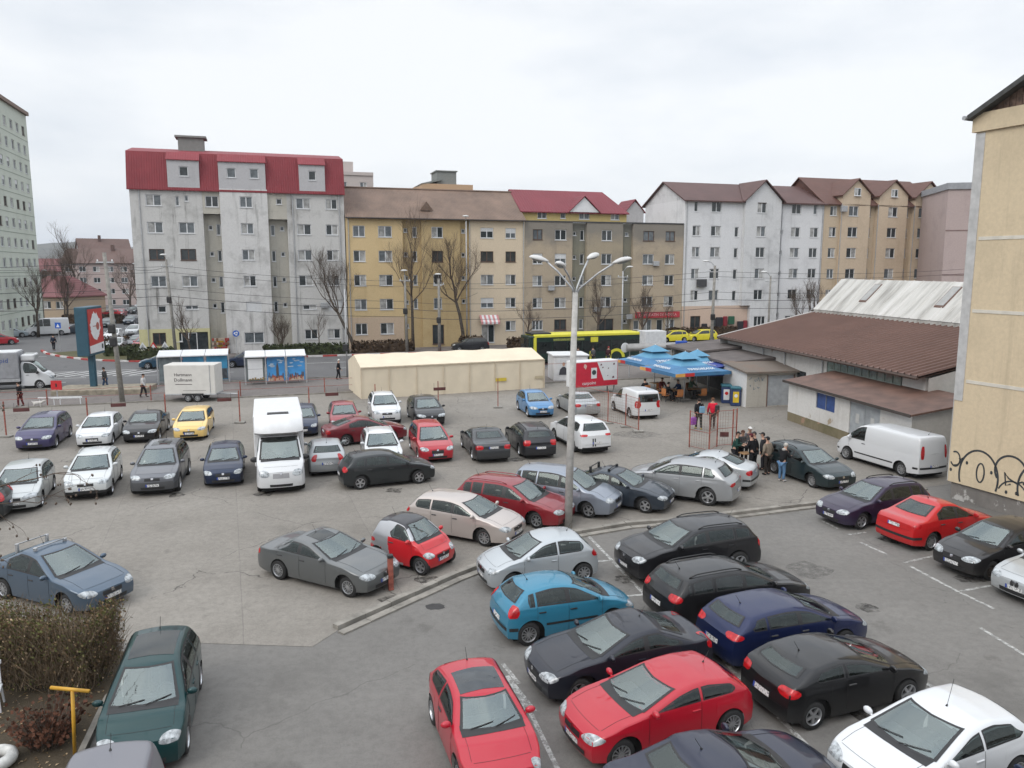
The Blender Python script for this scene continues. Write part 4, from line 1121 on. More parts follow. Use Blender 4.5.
sp = [(16.58, 18.1, z, 1.15, 'd') for z in rows[1:]] + [(19.7, 21.0, z, 1.15, 'd') for z in rows[1:4]] + [(19.75, 21.0, 16.35, 1.1, 'd'), (16.9, 18.4, 5.0, .55, 'd'), (19.7, 21.2, 5.15, 1.1, 'c'), (17.0, 18.4, 1.95, 1.1, 'd'), (19.5, 20.9, 1.95, 1.1, 'd')]
bay(g, 15.6, 21.75, 0, 17.7, 0, wins(g, sp, 0), P_GREY)
bulk(g, 0, 21.75, 1.0, 11, 0, 17.7, P_GREY)
for x in (.9, 16.2, 21.2): downpipe(g, x, 0, 0, 17.4)
mb = MB()
prof = [(-.28, 17.45), (.15, 19.2), (.75, 21.35), (5.5, 22.3), (10.2, 21.35), (11.2, 17.45)]
for (y0, z0), (y1, z1) in zip(prof, prof[1:]): mb.face([(-.2, y0, z0), (21.85, y0, z0), (21.85, y1, z1), (-.2, y1, z1)])
mb.face([(-.2, y, z) for y, z in prof[::-1]]); mb.face([(21.85, y, z) for y, z in prof])
mb.box(-.2, 21.85, -.3, -.05, 17.36, 17.46)
rf = mb.build('roof', R_RED, g)
for a, b, ws in [(3.75, 6.85, [(4.9, 5.8)]), (8.75, 13.5, [(9.6, 10.5), (11.9, 12.8)]), (17.0, 19.75, [(18.0, 18.8)])]:
    h = [(p, q, 18.85, 19.85) for p, q in ws]
    d_ = bay(rf, a, b, 17.5, 20.55, -.22, h, P_DORM, 1.5, name='dormer')
    for p, q in ws: window(d_, p, q, 18.85, 19.85, -.22, 's')
    mb = MB(); slab_poly(mb, [(a-.08, -.36, 20.52), (b+.08, -.36, 20.52), (b+.08, .78, 21.40), (a-.08, .78, 21.40)], .07); mb.build('dormer_roof', R_RED, rf)
mb = MB(); mb.box(4.6, 7.2, 4.0, 6.0, 21.5, 23.4); mb.box(4.3, 7.5, 3.8, 6.2, 23.4, 23.6); mb.build('chimney', simple('lift_house', (.2, .21, .2), .8), rf)
for x, z in ((18.8, 4.9),): MB().rbox(x, x+.8, -.36, -.02, z, z+.6, .04).build('air_conditioner', M_GALV, g)
# --- yellow block with brown tiled roof
P_Y1 = plaster('yellow_render', (.60, .46, .26), (.33, .24, .12), .3, .3)
P_Y2 = plaster('ochre_render', (.48, .365, .20), (.3, .2, .08), .3, .3)
P_Y3 = plaster('cream_render', (.62, .52, .39), (.36, .28, .18), .3, .3)
P_PEACH = plaster('peach_base', (.52, .405, .30), (.34, .25, .17), .3, .3)
R_BROWN = rooftile('old_brown_tile', (.20, .135, .10), 5.5, .8, rows=4.0)
ry = [2.4, 5.2, 7.95, 10.68, 13.45]
g = block('apartment_block', 'yellow and cream block with a plain old brown tiled roof', 21.85)
o_ = 21.85
W = lambda a, b, zs, h, s: [(a-o_, b-o_, z, h, s) for z in zs]
sp = W(22.63, 23.99, ry[1:], 1.25, 'd') + W(25.47, 27.03, ry[1:], 1.25, 'd')
bay(g, 0, 6.4, 3.75, 15.1, 0, wins(g, sp, 0), P_Y1)
sp = W(22.63, 23.99, ry[:1], 1.3, 'd') + W(25.47, 27.03, ry[:1], 1.3, 'd'); bay(g, 0, 6.4, 0, 3.75, 0, wins(g, sp, 0), P_PEACH)
sp = W(28.45, 28.9, [z+.2 for z in ry], .5, 's') + W(29.5, 30.0, ry[1:], 1.2, 's')
bay(g, 6.4, 8.6, 0, 15.1, .5, wins(g, sp, .5), P_Y2, 0)
sp = W(31.65, 33.0, [ry[3]], 1.3, 'w') + W(31.65, 33.0, [ry[4]], 1.25, 'd') + W(31.8, 32.8, ry[1:3], 1.3, 's') + W(31.6, 33.0, [1.55], 2.3, 'w')
bay(g, 8.6, 13.2, 0, 15.1, .1, wins(g, sp, .1), P_Y2)
sp = W(35.3, 35.75, [z+.2 for z in ry[1:]], .5, 's') + W(34.2, 34.8, [1.6], 2.2, 's'); bay(g, 13.2, 14.4, 0, 15.1, .5, wins(g, [(a-.0, b, c, d, e) for a, b, c, d, e in sp if a > 13.2], .5), P_Y2, 0)
sp = W(37.5, 39.1, [ry[1]], 1.2, 'h') + W(37.5, 39.1, [ry[3]], 1.25, 'w') + W(37.5, 39.1, [ry[2]], 1.2, 'd') + W(37.5, 39.1, [ry[4]], 1.2, 'h')
sp += W(40.6, 41.9, [ry[3]], 1.25, 'w') + W(40.6, 41.9, [ry[4]], 1.2, 'h') + W(40.6, 41.9, ry[0:3], 1.2, 'd') + W(37.6, 39.2, [1.5], 2.2, 'd')
bay(g, 14.4, 21.15, 0, 15.1, 0, wins(g, sp, 0), P_Y3)
bulk(g, 0, 21.15, .6, 11, 0, 15.1, P_Y1)
mb = MB()
for (y0, z0, y1, z1) in ((-.45, 15.0, 5.5, 18.75), (5.5, 18.75, 11.4, 15.0)):
    slab_poly(mb, [(-.05, y0, z0), (21.2, y0, z0), (21.2, y1, z1), (-.05, y1, z1)], .14)
mb.face([(21.1, .0, 15.1), (21.1, 11, 15.1), (21.1, 5.5, 18.6)]); mb.face([(.02, .0, 15.1), (.02, 5.5, 18.6), (.02, 11, 15.1)])
mb.tube([(-.05, 5.5, 18.78), (21.2, 5.5, 18.78)], .13, 6)
rf = mb.build('roof', R_BROWN, g)
mb = MB(); mb.face([(8.6, .8, 15.95), (10.2, .8, 15.95), (9.4, .8, 17.0)]); mb.face([(8.6, .8, 15.95), (9.4, .8, 17.0), (9.4, 2.8, 17.05)]); mb.face([(10.2, .8, 15.95), (9.4, 2.8, 17.05), (9.4, .8, 17.0)]); mb.build('dormer', R_BROWN, rf)
MB().tube([(0, -.5, 14.9), (21.1, -.5, 14.9)], .08, 6).build('gutter', simple('dark_gutter', (.05, .04, .035), .6), g)
M_AWN = simple('pink_striped_awning', (.55, .25, .25), .8)
mb = MB()
for i in range(9):
    a = 37.3 - o_ + i*.26
    mb.face([(a, -.02, 3.75), (a+.26, -.02, 3.75), (a+.26, -.9, 2.95), (a, -.9, 2.95)], i % 2); mb.face([(a, -.9, 2.95), (a+.26, -.9, 2.95), (a+.26, -.9, 2.7), (a, -.9, 2.7)], i % 2)
mb.build('awning', [M_AWN, M_PVC], g)
for x in (.3, 14.3, 21.0): downpipe(g, x, 0, 0, 14.9)
# --- stained brown-grey block
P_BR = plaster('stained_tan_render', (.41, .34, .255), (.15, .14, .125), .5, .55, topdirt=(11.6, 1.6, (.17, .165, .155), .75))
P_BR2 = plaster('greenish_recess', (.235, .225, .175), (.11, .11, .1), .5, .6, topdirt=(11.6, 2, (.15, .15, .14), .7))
P_BR3 = plaster('greyish_tan_render', (.36, .305, .225), (.15, .14, .125), .55, .6, topdirt=(12.0, 1.6, (.18, .175, .165), .7))
g = block('apartment_block', 'stained brown-grey block with a flat parapet and a small red roof set back', 43.0); o_ = 43.0
rb = [2.38, 5.1, 7.8, 10.45, 13.34]
sp = W(44.05, 45.3, rb[1:3], 1.25, 'd') + W(44.05, 45.3, [rb[3]], 1.25, 'h') + W(44.05, 45.3, [rb[4]], 1.25, 'w') + W(44.0, 45.4, rb[:1], 1.2, 't') + W(46.9, 48.4, rb[1:3], 1.25, 'd') + W(46.9, 48.4, [rb[3]], 1.25, 'h') + W(46.9, 48.4, [rb[4]], 1.25, 'd') + W(46.9, 48.5, rb[:1], 1.3, 'w')
bay(g, 0, 6.2, 0, 14.85, 0, wins(g, sp, 0), P_BR)
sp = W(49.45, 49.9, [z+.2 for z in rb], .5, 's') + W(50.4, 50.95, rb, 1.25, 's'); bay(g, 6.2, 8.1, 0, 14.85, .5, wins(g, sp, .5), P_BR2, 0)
sp = W(53.1, 54.5, rb[1:], 1.3, 'd') + W(52.7, 54.9, [1.9], 2.2, 'w'); bay(g, 8.1, 13.0, 0, 14.85, .0, wins(g, sp, .0), P_BR3)
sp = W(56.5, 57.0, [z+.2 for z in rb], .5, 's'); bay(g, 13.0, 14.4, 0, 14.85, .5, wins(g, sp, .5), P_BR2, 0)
sp = W(58.8, 60.35, rb[1:4], 1.25, 'd') + W(58.8, 60.35, [rb[4]], 1.25, 'w') + W(61.95, 63.3, rb[1:4], 1.25, 'd') + W(61.95, 63.3, [rb[4]], 1.25, 'w') + W(57.7, 58.5, [2.1], 1.2, 's') + W(58.9, 60.3, [1.6], 2.4, 'd') + W(61.0, 61.9, [2.0], 1.5, 's') + W(62.3, 63.6, [2.0], 1.5, 'd')
bay(g, 14.4, 21.55, 0, 14.85, 0, wins(g, sp, 0), P_BR)
bulk(g, 0, 21.55, .6, 11, 0, 14.8, P_BR3)
mb = MB(); mb.box(0, 21.5, -.06, .3, 14.851, 15.0); mb.build('parapet', simple('roof_felt', (.05, .05, .055), .8), g)
P_ATT = plaster('yellow_attic', (.50, .40, .18), (.3, .22, .1), .2, .2)
sp = [(2.2, 3.4, 15.75, .8, 'd'), (5.2, 5.9, 15.75, .7, 's'), (7.7, 9.1, 15.75, .8, 'd'), (12.0, 13.2, 15.75, .8, 'd')]
bay(g, .2, 14.2, 15.0, 16.25, 1.6, wins(g, sp, 1.6), P_ATT, 8, name='attic_wall')
mb = MB()
for (y0, z0, y1, z1) in ((1.2, 16.15, 6.2, 19.2), (6.2, 19.2, 10.8, 16.15)): slab_poly(mb, [(-.1, y0, z0), (14.4, y0, z0), (14.4 - (1.6 if z1 > z0 else 0), y1, z1), (-.1, y1, z1)] if z1 > z0 else [(-.1, y0, z0), (12.8, y0, z0), (14.4, y1, z1), (-.1, y1, z1)], .12)
mb.face([(6.2, 1.15, 16.2), (10.2, 1.15, 16.2), (8.2, 1.15, 18.0)], 1)
slab_poly(mb, [(6.0, .95, 16.15), (8.2, .95, 18.2), (8.2, 4.6, 18.3), (6.0, 1.4, 16.2)], .1); slab_poly(mb, [(10.4, .95, 16.15), (10.4, 1.4, 16.2), (8.2, 4.6, 18.3), (8.2, .95, 18.2)], .1)
mb.build('roof', [rooftile('red_sheet', (.185, .03, .042), 3.0, .3, rows=1.5), M_PVC], g)
mb = MB(); mb.face([(15.6, 4.8, 15.0), (18.2, 4.8, 15.0), (18.2, 4.8, 16.8), (16.9, 4.8, 18.0), (15.6, 4.8, 16.8)], 1)
slab_poly(mb, [(15.4, 4.6, 16.6), (16.9, 4.6, 18.3), (16.9, 9, 18.3), (15.4, 9, 16.6)], .1); slab_poly(mb, [(18.4, 4.6, 16.6), (18.4, 9, 16.6), (16.9, 9, 18.3), (16.9, 4.6, 18.3)], .1)
mb.build('roof_dormer', [rooftile('red_sheet', (.185, .03, .042), 3.0, .3), P_DORM], g)
M_SHOP = simple('shop_sign_red', (.40, .03, .045), .6)
mb = MB(); mb.box(14.9, 21.2, -.22, -.05, 3.0, 3.75); sg = mb.build('shop_sign', M_SHOP, g)
M_PINKTXT = simple('sign_letter_pink', (.6, .35, .36), .6)
text('lettering', 'LA MAGAZIN DE MOBILA', .5, M_PINKTXT, sg, (18.05, -.235, 3.37), sx=.95)
for x, z in ((13.6, 2.9), (3.0, 6.6), (17.2, 9.6), (9.0, 3.9)): MB().rbox(x, x+.8, -.36, -.02, z, z+.6, .04).build('air_conditioner', M_GALV, g)
# --- white block
P_W = plaster('white_render', (.66, .665, .675), (.27, .27, .28), .3, .45)
P_W2 = plaster('white_render_stained', (.60, .605, .61), (.22, .22, .225), .55, .7)
P_WB = plaster('salmon_base', (.56, .43, .35), (.38, .3, .25), .3, .3)
R_WB = rooftile('dark_brown_tile', (.105, .055, .05), 4.5, .5, rows=3.0)
g = block('apartment_block', 'white block with brown gabled roof and one stained central gable', 64.6); o_ = 64.6
rw_ = [3.0, 5.8, 8.6, 11.38, 14.1, 17.15]
sp = W(65.8, 66.95, rw_[1:5], 1.3, 'd') + W(65.95, 66.5, [rw_[5]], 1.3, 's') + W(68.5, 69.95, rw_[1:6], 1.3, 'd') + W(72.05, 72.65, [z-.1 for z in rw_[1:5]], 1.3, 's')
bay(g, 0, 8.6, 4.4, 18.0, 0, wins(g, sp, 0), P_W)
sp = W(65.9, 67.4, [1.9], 2.4, 'w') + W(69.0, 70.2, [1.6], 2.4, 's') + W(70.6, 71.5, [1.6], 2.4, 's'); bay(g, 0, 9.9, 0, 4.4, -.02, wins(g, sp, -.02), P_WB, 1.02)
sp = W(75.0, 76.4, rw_[1:6], 1.35, 'd'); bay(g, 8.6, 14.1, 4.4, 18.1, -.55, wins(g, sp, -.55), P_W2, 1.5)
sp = W(75.2, 77.0, [2.2], 1.5, 't'); bay(g, 9.9, 14.1, 0, 4.4, -.55, wins(g, sp, -.55), P_W2, 1.5)
sp = W(80.75, 82.2, rw_[1:6], 1.3, 'd') + W(83.8, 85.15, rw_[1:5], 1.3, 'd') + W(84.2, 84.8, [rw_[5]], 1.3, 's') + W(80.5, 83.5, [2.4], 1.0, 't') + W(79.0, 79.5, [z for z in rw_[:5]], .6, 's')
bay(g, 14.1, 21.3, 0, 18.0, 0, wins(g, sp, 0), P_W)
bulk(g, 0, 21.3, .6, 11, 0, 18.0, P_W)
mb = MB()
for (y0, z0, y1, z1) in ((-.5, 17.9, 5.5, 20.75), (5.5, 20.75, 11.5, 17.9)): slab_poly(mb, [(-.35, y0, z0), (21.45, y0, z0), (21.45, y1, z1), (-.35, y1, z1)], .16)
slab_poly(mb, [(8.2, -.95, 17.95), (11.35, -.95, 20.75), (11.35, 5.4, 20.85), (8.2, -.4, 18.05)], .14); slab_poly(mb, [(14.5, -.95, 17.95), (14.5, -.4, 18.05), (11.35, 5.4, 20.85), (11.35, -.95, 20.75)], .14)
rf = mb.build('roof', R_WB, g)
mb = MB(); mb.face([(8.6, -.55, 18.1), (14.1, -.55, 18.1), (11.35, -.55, 20.55)]); mb.face([(.0, 0, 18.0), (0, 5.5, 20.6), (0, 11, 18.0)]); mb.face([(21.3, 0, 18.0), (21.3, 11, 18.0), (21.3, 5.5, 20.6)]); mb.build('gable', P_W2, g)
for x in (.3, 14.6, 21.1): downpipe(g, x, 0, 0, 17.8)
mb = MB(); mb.rbox(2.0, 3.3, -.5, -.05, 6.9, 7.9, .05); mb.build('balcony_basket', simple('dark_laundry', (.06, .06, .065), .9), g)
M_CLOTH = [simple('hung_coat_black', (.02, .02, .025), .9), simple('hung_coat_green', (.02, .09, .05), .9), simple('hung_coat_red', (.2, .02, .03), .9)]
mb = MB()
for i, (a, b, z0, z1, k) in enumerate([(2.9, 3.7, .9, 2.1, 0), (5.0, 6.0, .6, 2.9, 0), (6.1, 6.7, .4, 3.0, 2), (6.9, 7.8, 1.9, 3.0, 1), (8.3, 9.2, .8, 2.3, 0), (9.2, 9.8, .9, 2.4, 2)]):
    mb.rbox(a, b, -.35, -.1, z0, z1, .08, k)
mb.build('hanging_clothes', M_CLOTH, g)
mb = MB(); mb.box(5.6, 10.5, -1.2, -.6, .0, .9); mb.build('stall_counter', simple('red_counter', (.17, .02, .022), .7), g)
# --- tan block with three gables
P_T = plaster('tan_render', (.53, .43, .315), (.33, .25, .17), .35, .5)
P_T2 = plaster('tan_render_bay', (.56, .455, .34), (.33, .25, .17), .3, .5)
R_T = rooftile('rust_brown_tile', (.12, .055, .042), 4.5, .5, rows=3.0)
g = block('apartment_block', 'sandy tan block with three gabled bays under a rust brown roof', 85.95); o_ = 85.95
rt = [2.9, 5.7, 8.55, 11.4, 14.22, 17.05]
sp = W(86.9, 88.05, rt[1:], 1.3, 'd'); bay(g, 0, 2.6, 0, 18.1, 0, wins(g, sp, 0), P_T)
for x0, x1, wa, wb_ in ((2.6, 7.2, 89.65, 91.25), (8.7, 13.6, 96.3, 97.9), (15.0, 19.6, 101.6, 103.0)):
    sp = W(wa, wb_, rt[1:], 1.35, 'd')
    bay(g, x0, x1, 0, 19.4, -.4, wins(g, sp, -.4), P_T2, 1.5)
    xm = (x0+x1)/2; mb = MB(); 
    mb.face([(x0, -.4, 19.4), (x1, -.4, 19.4), (xm, -.4, 21.2)]); 
    # the attic window stands on the gable wall below the verge
    mb.build('gable', P_T2, g); window(g, xm-.55, xm+.55, 19.1, 20.15, -.57, 'd')
    mb = MB(); slab_poly(mb, [(x0-.35, -.75, 19.15), (xm, -.75, 21.45), (xm, 5.5, 21.5), (x0-.35, 2.6, 19.2)], .14); slab_poly(mb, [(x1+.35, -.75, 19.15), (x1+.35, 2.6, 19.2), (xm, 5.5, 21.5), (xm, -.75, 21.45)], .14)
    mb.build('gable_roof', R_T, g)
for x0, x1, wa in ((7.2, 8.7, 93.3), (13.6, 15.0, 99.8)):
    sp = W(wa, wa+.65, rt[1:], 1.3, 's'); bay(g, x0, x1, 0, 18.0, .3, wins(g, sp, .3), P_T, 0)
bulk(g, 0, 20.5, .6, 11, 0, 18.0, P_T)
mb = MB()
for (y0, z0, y1, z1) in ((-.4, 17.95, 5.5, 22.05), (5.5, 22.05, 11.4, 17.95)): slab_poly(mb, [(-.3, y0, z0), (20.6, y0, z0), (19.4, y1, z1), (-.3, y1, z1)] if z1 > z0 else [(-.3, y0, z0), (19.4, y0, z0), (20.6, y1, z1), (-.3, y1, z1)], .16)
mb.face([(0, 0, 18), (0, 5.5, 21.9), (0, 11, 18)])
mb.build('roof', R_T, g)
for x in (2.5, 8.6, 14.9): downpipe(g, x, -.35, 0, 18.0)
mb = MB(); mb.rbox(2.2, 3.1, -.85, -.45, 16.9, 17.7, .04); mb.build('air_conditioner', M_GALV, g)
# --- pink blank gable building
P_PK = plaster('pink_render', (.43, .35, .335), (.22, .18, .17), .3, .25)

g = thing('apartment_block', 'dusty pink block showing only a windowless wall, beside the beige block', 'apartment block', (55.4, 101.5, 0), R(-12), 'apartment blocks along the far street')
mb = MB(); mb.box(0, 14, 0, 11, 0, 19.2); mb.build('wall', P_PK, g)
mb = MB(); mb.box(-.2, 14.2, -.2, 11.2, 19.2, 20.0); mb.build('parapet', simple('grey_parapet', (.28, .29, .31), .7), g)
mb = MB()
for z in (14.0, 8.4): mb.box(0, 14, -.03, -.003, z, z+.14)
mb.build('cornice_line', simple('pink_joint', (.2, .14, .13), .9), g)
# --- blocks peeping over the roofs
P_FAR = plaster('far_pale_render', (.5, .45, .43), (.35, .32, .3), .2, .2)
def tower(label, x, y, rz, w_, d, h, mat, rows_, cols, top=None, z0=0, base=3.2, group='apartment blocks beyond', floor=2.75, ww=1.3, wh=1.3):
    g = thing('apartment_block', label, 'apartment block', (x, y, z0), R(rz), group)
    sp = []
    for i in range(rows_):
        for j in range(cols):
            cx = (j+.5) * w_ / cols; sp.append((cx-ww/2, cx+ww/2, h - 2.3 - i*floor, wh, 'd'))
    bay(g, 0, w_, 0, h, 0, wins(g, sp, 0), mat, 0); bulk(g, 0, w_, .0, d, 0, h, mat)
    return g
g = tower('pale pinkish flat-roofed block peeping between the red and brown roofs', -33.5, 150, 17.5, 7.5, 9, 27.0, P_FAR, 2, 2)
mb = MB(); mb.box(-.2, 4, 2, 7, 27, 29.3); mb.box(0, 7.5, -.2, .05, 26.6, 27.2); mb.build('lift_house', P_FAR, g)
g = tower('orange-capped block whose top peeps over the brown tiled roof', -17, 150, 17.5, 10.0, 9, 25.0, plaster('far_orange_render', (.5, .34, .22), (.4, .3, .2), .2, .2), 1, 2)
mb = MB(); slab_poly(mb, [(0, 0, 25), (4, 0, 26), (4, 6, 26), (0, 6, 25)], .3); mb.box(3.2, 7, 1, 6, 25, 27.4); mb.box(3.0, 7.2, .8, 6.2, 27.4, 27.6); mb.build('lift_house', simple('lift_house', (.2, .21, .2), .8), g)
# --- green tower at the left edge
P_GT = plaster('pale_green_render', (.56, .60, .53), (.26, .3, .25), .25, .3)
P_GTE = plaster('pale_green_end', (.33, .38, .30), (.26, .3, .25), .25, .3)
g = thing('tower_block', 'pale green tower block at the left edge', 'apartment block', (-65.6, 99.9, 0), R(107.5), 'apartment blocks beyond')
# local x runs away from the camera along the facade that faces the side street
sp = []
for i in range(11):
    for j in range(7):
        cx = 1.5 + j*2.9; sp.append((cx-.65, cx+.65, 1.9 + i*2.72, 1.25, WR.choice(['d', 'd', 'd', 'w', 'h'])))
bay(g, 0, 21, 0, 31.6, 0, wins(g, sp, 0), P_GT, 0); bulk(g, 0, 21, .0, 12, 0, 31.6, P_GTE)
mb = MB(); mb.box(-.3, 21.3, -.35, 12.3, 31.6, 32.1); mb.build('roof', simple('tower_cornice', (.22, .16, .13), .8), g)
mb = MB()
for i in range(1, 11): mb.box(0, 21, -.025, -.003, .55 + i*2.72, .62 + i*2.72)
mb.build('cornice_line', simple('green_joint', (.25, .29, .24), .9), g)
# --- near beige block with graffiti
P_BG = plaster('beige_render', (.62, .515, .36), (.40, .335, .235), .5, .75)
P_BGL = plaster('grey_plinth', (.22, .205, .19), (.12, .115, .11), .5, .5, patch=((.45, .44, .42), .8, .6))
g = thing('apartment_block', 'near beige block with a windowless graffiti-tagged end wall and brown boarded gable', 'apartment block', (17.95, 31.2, 0), R(22.7), None)
# local: x along the depth of the block (away to the right), y runs along the end wall away; end wall at x=0 from y=0 (far corner) to y=-11
mb = MB(); mb.box(0, 40, -11, 0, .72, 14.55); wl = mb.build('wall', P_BG, g)
mb = MB(); mb.box(.10, 40, -10.9, -.10, -.1, .72); mb.build('plinth', P_BGL, g)
mb = MB(); mb.box(-.10, 40.1, -11.15, .15, 14.553, 15.25); mb.build('cornice', P_BG, g)
M_STRIPW = simple('white_band', (.60, .57, .50), .85, var=.1)
for z in (4.85, 7.65, 10.45): 
    mb = MB(); mb.box(-.02, .001, -10.99, -.45, z, z+.13); mb.build('facade_band', M_STRIPW, g)
mb = MB(); mb.box(-.025, .002, -.36, .025, 4.1, 14.5); mb.box(-.02, 10, .001, .025, 0.73, 14.5); mb.build('corner_strip', simple('pale_corner', (.46, .46, .455), .8, var=.15), g)
M_BOARD = rooftile('brown_boards', (.13, .085, .065), 0.001, .9)
mb = MB(); 
for i in range(46):
    a = -11 + i*.24; zt_ = 15.26 + 2.55 * (1 - abs(a + .12 + 5.5)/5.55)
    mb.box(.05, .09, a, a+.215, 15.26, max(15.3, zt_))
mb.build('gable_boards', simple('weathered_board', (.12, .08, .062), .9, var=.5, scale=6), g)
mb = MB(); slab_poly(mb, [(-.35, .22, 15.2), (-.35, -5.5, 18.05), (40, -5.5, 18.05), (40, .22, 15.2)][::-1], .2); slab_poly(mb, [(-.35, -5.5, 18.05), (-.35, -11.65, 15.15), (40, -11.65, 15.15), (40, -5.5, 18.05)][::-1], .2)
mb.build('roof', simple('dark_eternit', (.06, .062, .06), .8, var=.3), g)
mb = MB(); mb.tube([(-.45, .27, 15.1), (40, .27, 15.1)], .085, 8); mb.build('gutter', M_GALV, g)
# graffiti: painted outlines, real strokes 3 mm proud of the wall (local y along the wall, z up)
M_GRAF = simple('graffiti_black', (.035, .04, .045), .7, var=.3)
def stroke(mb, pts, w_=.05, closed=False):
    w_ *= 1.35
    n = len(pts); L_ = []
    for i, (a, b) in enumerate(pts):
        p0 = pts[(i-1) % n] if closed or i else pts[i]; p1 = pts[(i+1) % n] if closed or i < n-1 else pts[i]
        dx, dz = p1[0]-p0[0], p1[1]-p0[1]; l = math.hypot(dx, dz) or 1
        L_.append(((a - dz/l*w_/2, b + dx/l*w_/2), (a + dz/l*w_/2, b - dx/l*w_/2)))
    for i in range(n if closed else n-1):
        j = (i+1) % n
        mb.face([(-.004, *L_[i][0]), (-.004, *L_[i][1]), (-.004, *L_[j][1]), (-.004, *L_[j][0])])
def arc(cx, cz, rx, rz_, a0, a1, n=18): return [(cx + rx*math.cos(R(lerp(a0, a1, i/n))), cz + rz_*math.sin(R(lerp(a0, a1, i/n)))) for i in range(n+1)]
mb = MB()
# y decreases towards the viewer's right
zb = 1.58
stroke(mb, arc(-.68, 2.50, .21, .30, 60, 330), .05); stroke(mb, [(-.62, 2.22), (-.80, 2.28), (-.98, 2.5), (-1.02, 2.62), (-.92, 2.52), (-.84, 2.56)], .045)
stroke(mb, arc(-1.72, 2.0, .82, 1.05, -22, 202, 26), .06)
stroke(mb, arc(-1.80, 2.18, .16, .38, 0, 360, 18), .05)
stroke(mb, arc(-3.0, 2.5, .62, .62, 160, -35, 20), .06); stroke(mb, [(-3.5, 2.25), (-3.28, 2.12), (-2.95, 2.25), (-2.78, 2.45), (-2.86, 1.95), (-3.05, 2.05)], .05)
stroke(mb, arc(-3.15, 1.45, .62, .72, 165, 25, 14), .045)
stroke(mb, arc(-4.1, 2.05, .78, 1.0, 150, -22, 22), .06); stroke(mb, arc(-4.15, 2.05, .16, .38, 0, 360, 18), .05)
stroke(mb, arc(-5.3, 2.2, .55, .8, 140, -20, 14), .06); stroke(mb, [(-4.86, 2.2), (-4.72, 2.6), (-4.9, 2.5)], .07)
for a, b in ((-1.2, 2.45), (-2.25, 2.3), (-3.3, 1.75), (-2.9, 1.7), (-3.55, 2.2), (-.52, 2.02)): stroke(mb, arc(a, b, .03, .05, 0, 360, 8), .04)
mb.v = [(x, y + .42, z - .80) for x, y, z in mb.v]; mb.build('graffiti', M_GRAF, g)

# ------------------------------------------------------------------ market hall (its own direction)
HA = math.atan2(-.987, .162)       # along the eave, towards the camera
hx, hy = math.cos(HA), math.sin(HA)
h = thing('market_hall', 'long market hall with a brown ribbed lower roof and a white upper roof', 'market hall', (17.15, 64.2, 0), HA)
# local x along the eave towards the camera, local y away to the right (+y = left of x => to the east)
LH = 24.6
R_HB = rooftile('brown_ribbed_sheet', (.145, .084, .068), .001, .35)
R_HW = None
P_HW = plaster('whitewash', (.55, .54, .52), (.25, .23, .2), .35, .6, patch=((.3, .25, .2), .6, .66))
mb = MB(); mb.box(.3, LH-.3, .55, 20, 0, 3.7); mb.build('wall', P_HW, h)
mb = MB(); n_ = 46
# ribbed sheet: real ribs down the slope
for i in range(n_):
    a, b = LH*i/n_, LH*(i+1)/n_; c = a + (b-a)*.78
    for (p, q, dz0, dz1) in ((a, c, 0, 0), (c, (c+b)/2, 0, .10), ((c+b)/2, b, .10, 0)):
        mb.face([(p, -.15, 3.82+dz0), (q, -.15, 3.82+dz1), (q, 8.1, 5.68+dz1), (p, 8.1, 5.68+dz0)][::-1])
mb.face([(0, -.15, 3.7), (0, 8.1, 5.5), (LH, 8.1, 5.5), (LH, -.15, 3.7)])
rf = mb.build('roof', R_HB, h)
MB().tube([(0, -.2, 3.72), (LH, -.2, 3.72)], .09, 6).build('gutter', simple('rusty_gutter', (.07, .045, .035), .7), h)
mb = MB(); slab_poly(mb, [(-.12, -.2, 3.86), (.12, -.2, 3.86), (.12, 8.1, 5.76), (-.12, 8.1, 5.76)], .2); mb.build('verge', simple('verge_grey', (.4, .38, .36), .6), h)
mb = MB(); mb.face([(0.05, 0, 3.7), (.05, 8, 5.5), (.05, 8, 0), (.05, 0, 0)]); mb.face([(LH-.05, 0.5, 3.7), (LH-.05, .5, 2.6), (LH-.05, 8, 2.6), (LH-.05, 8, 5.5)]); mb.build('gable', P_HW, h)
m, nt, b = newmat('old_white_sheet'); v = objvec(nt); n1 = noise(nt, objvec(nt, (1.1, .16, .16)), 1.2, 6, .6); n2 = noise(nt, v, 3, 5, .7)
c = ramp(nt, n1, [(.34, (.28, .27, .25)), (.5, (.5, .49, .46)), (.7, (.6, .59, .57))]).outputs[0]
c = mixc(nt, math_(nt, 'MULTIPLY', n2, .3), c, (.3, .29, .26)); nt.links.new(c, b.inputs['Base Color']); b.inputs['Roughness'].default_value = .6; bump(nt, b, n2, .2, .02)
M_WSHEET = m
mb = MB()
for i in range(26):
    a, bb = (LH+2)*i/26, (LH+2)*(i+1)/26
    for (p, q, d0, d1) in ((a, bb-.12, 0, 0), (bb-.12, bb-.06, 0, .06), (bb-.06, bb, .06, 0)):
        mb.face([(p, 8.15, 5.95+d0), (q, 8.15, 5.95+d1), (q, 10.6, 8.45+d1), (p, 10.6, 8.45+d0)][::-1])
mb.face([(0, 10.6, 8.45), (LH+2, 10.6, 8.45), (LH+2, 13.2, 5.95), (0, 13.2, 5.95)][::-1])
mb.face([(.1, 8.2, 5.9), (.1, 10.6, 8.35), (.1, 13.1, 5.9)]); mb.face([(LH+1.9, 8.2, 5.9), (LH+1.9, 13.1, 5.9), (LH+1.9, 10.6, 8.35)])
mb.box(.1, LH+1.9, 8.2, 13.1, 5.4, 5.95)
up = mb.build('upper_roof', M_WSHEET, h)
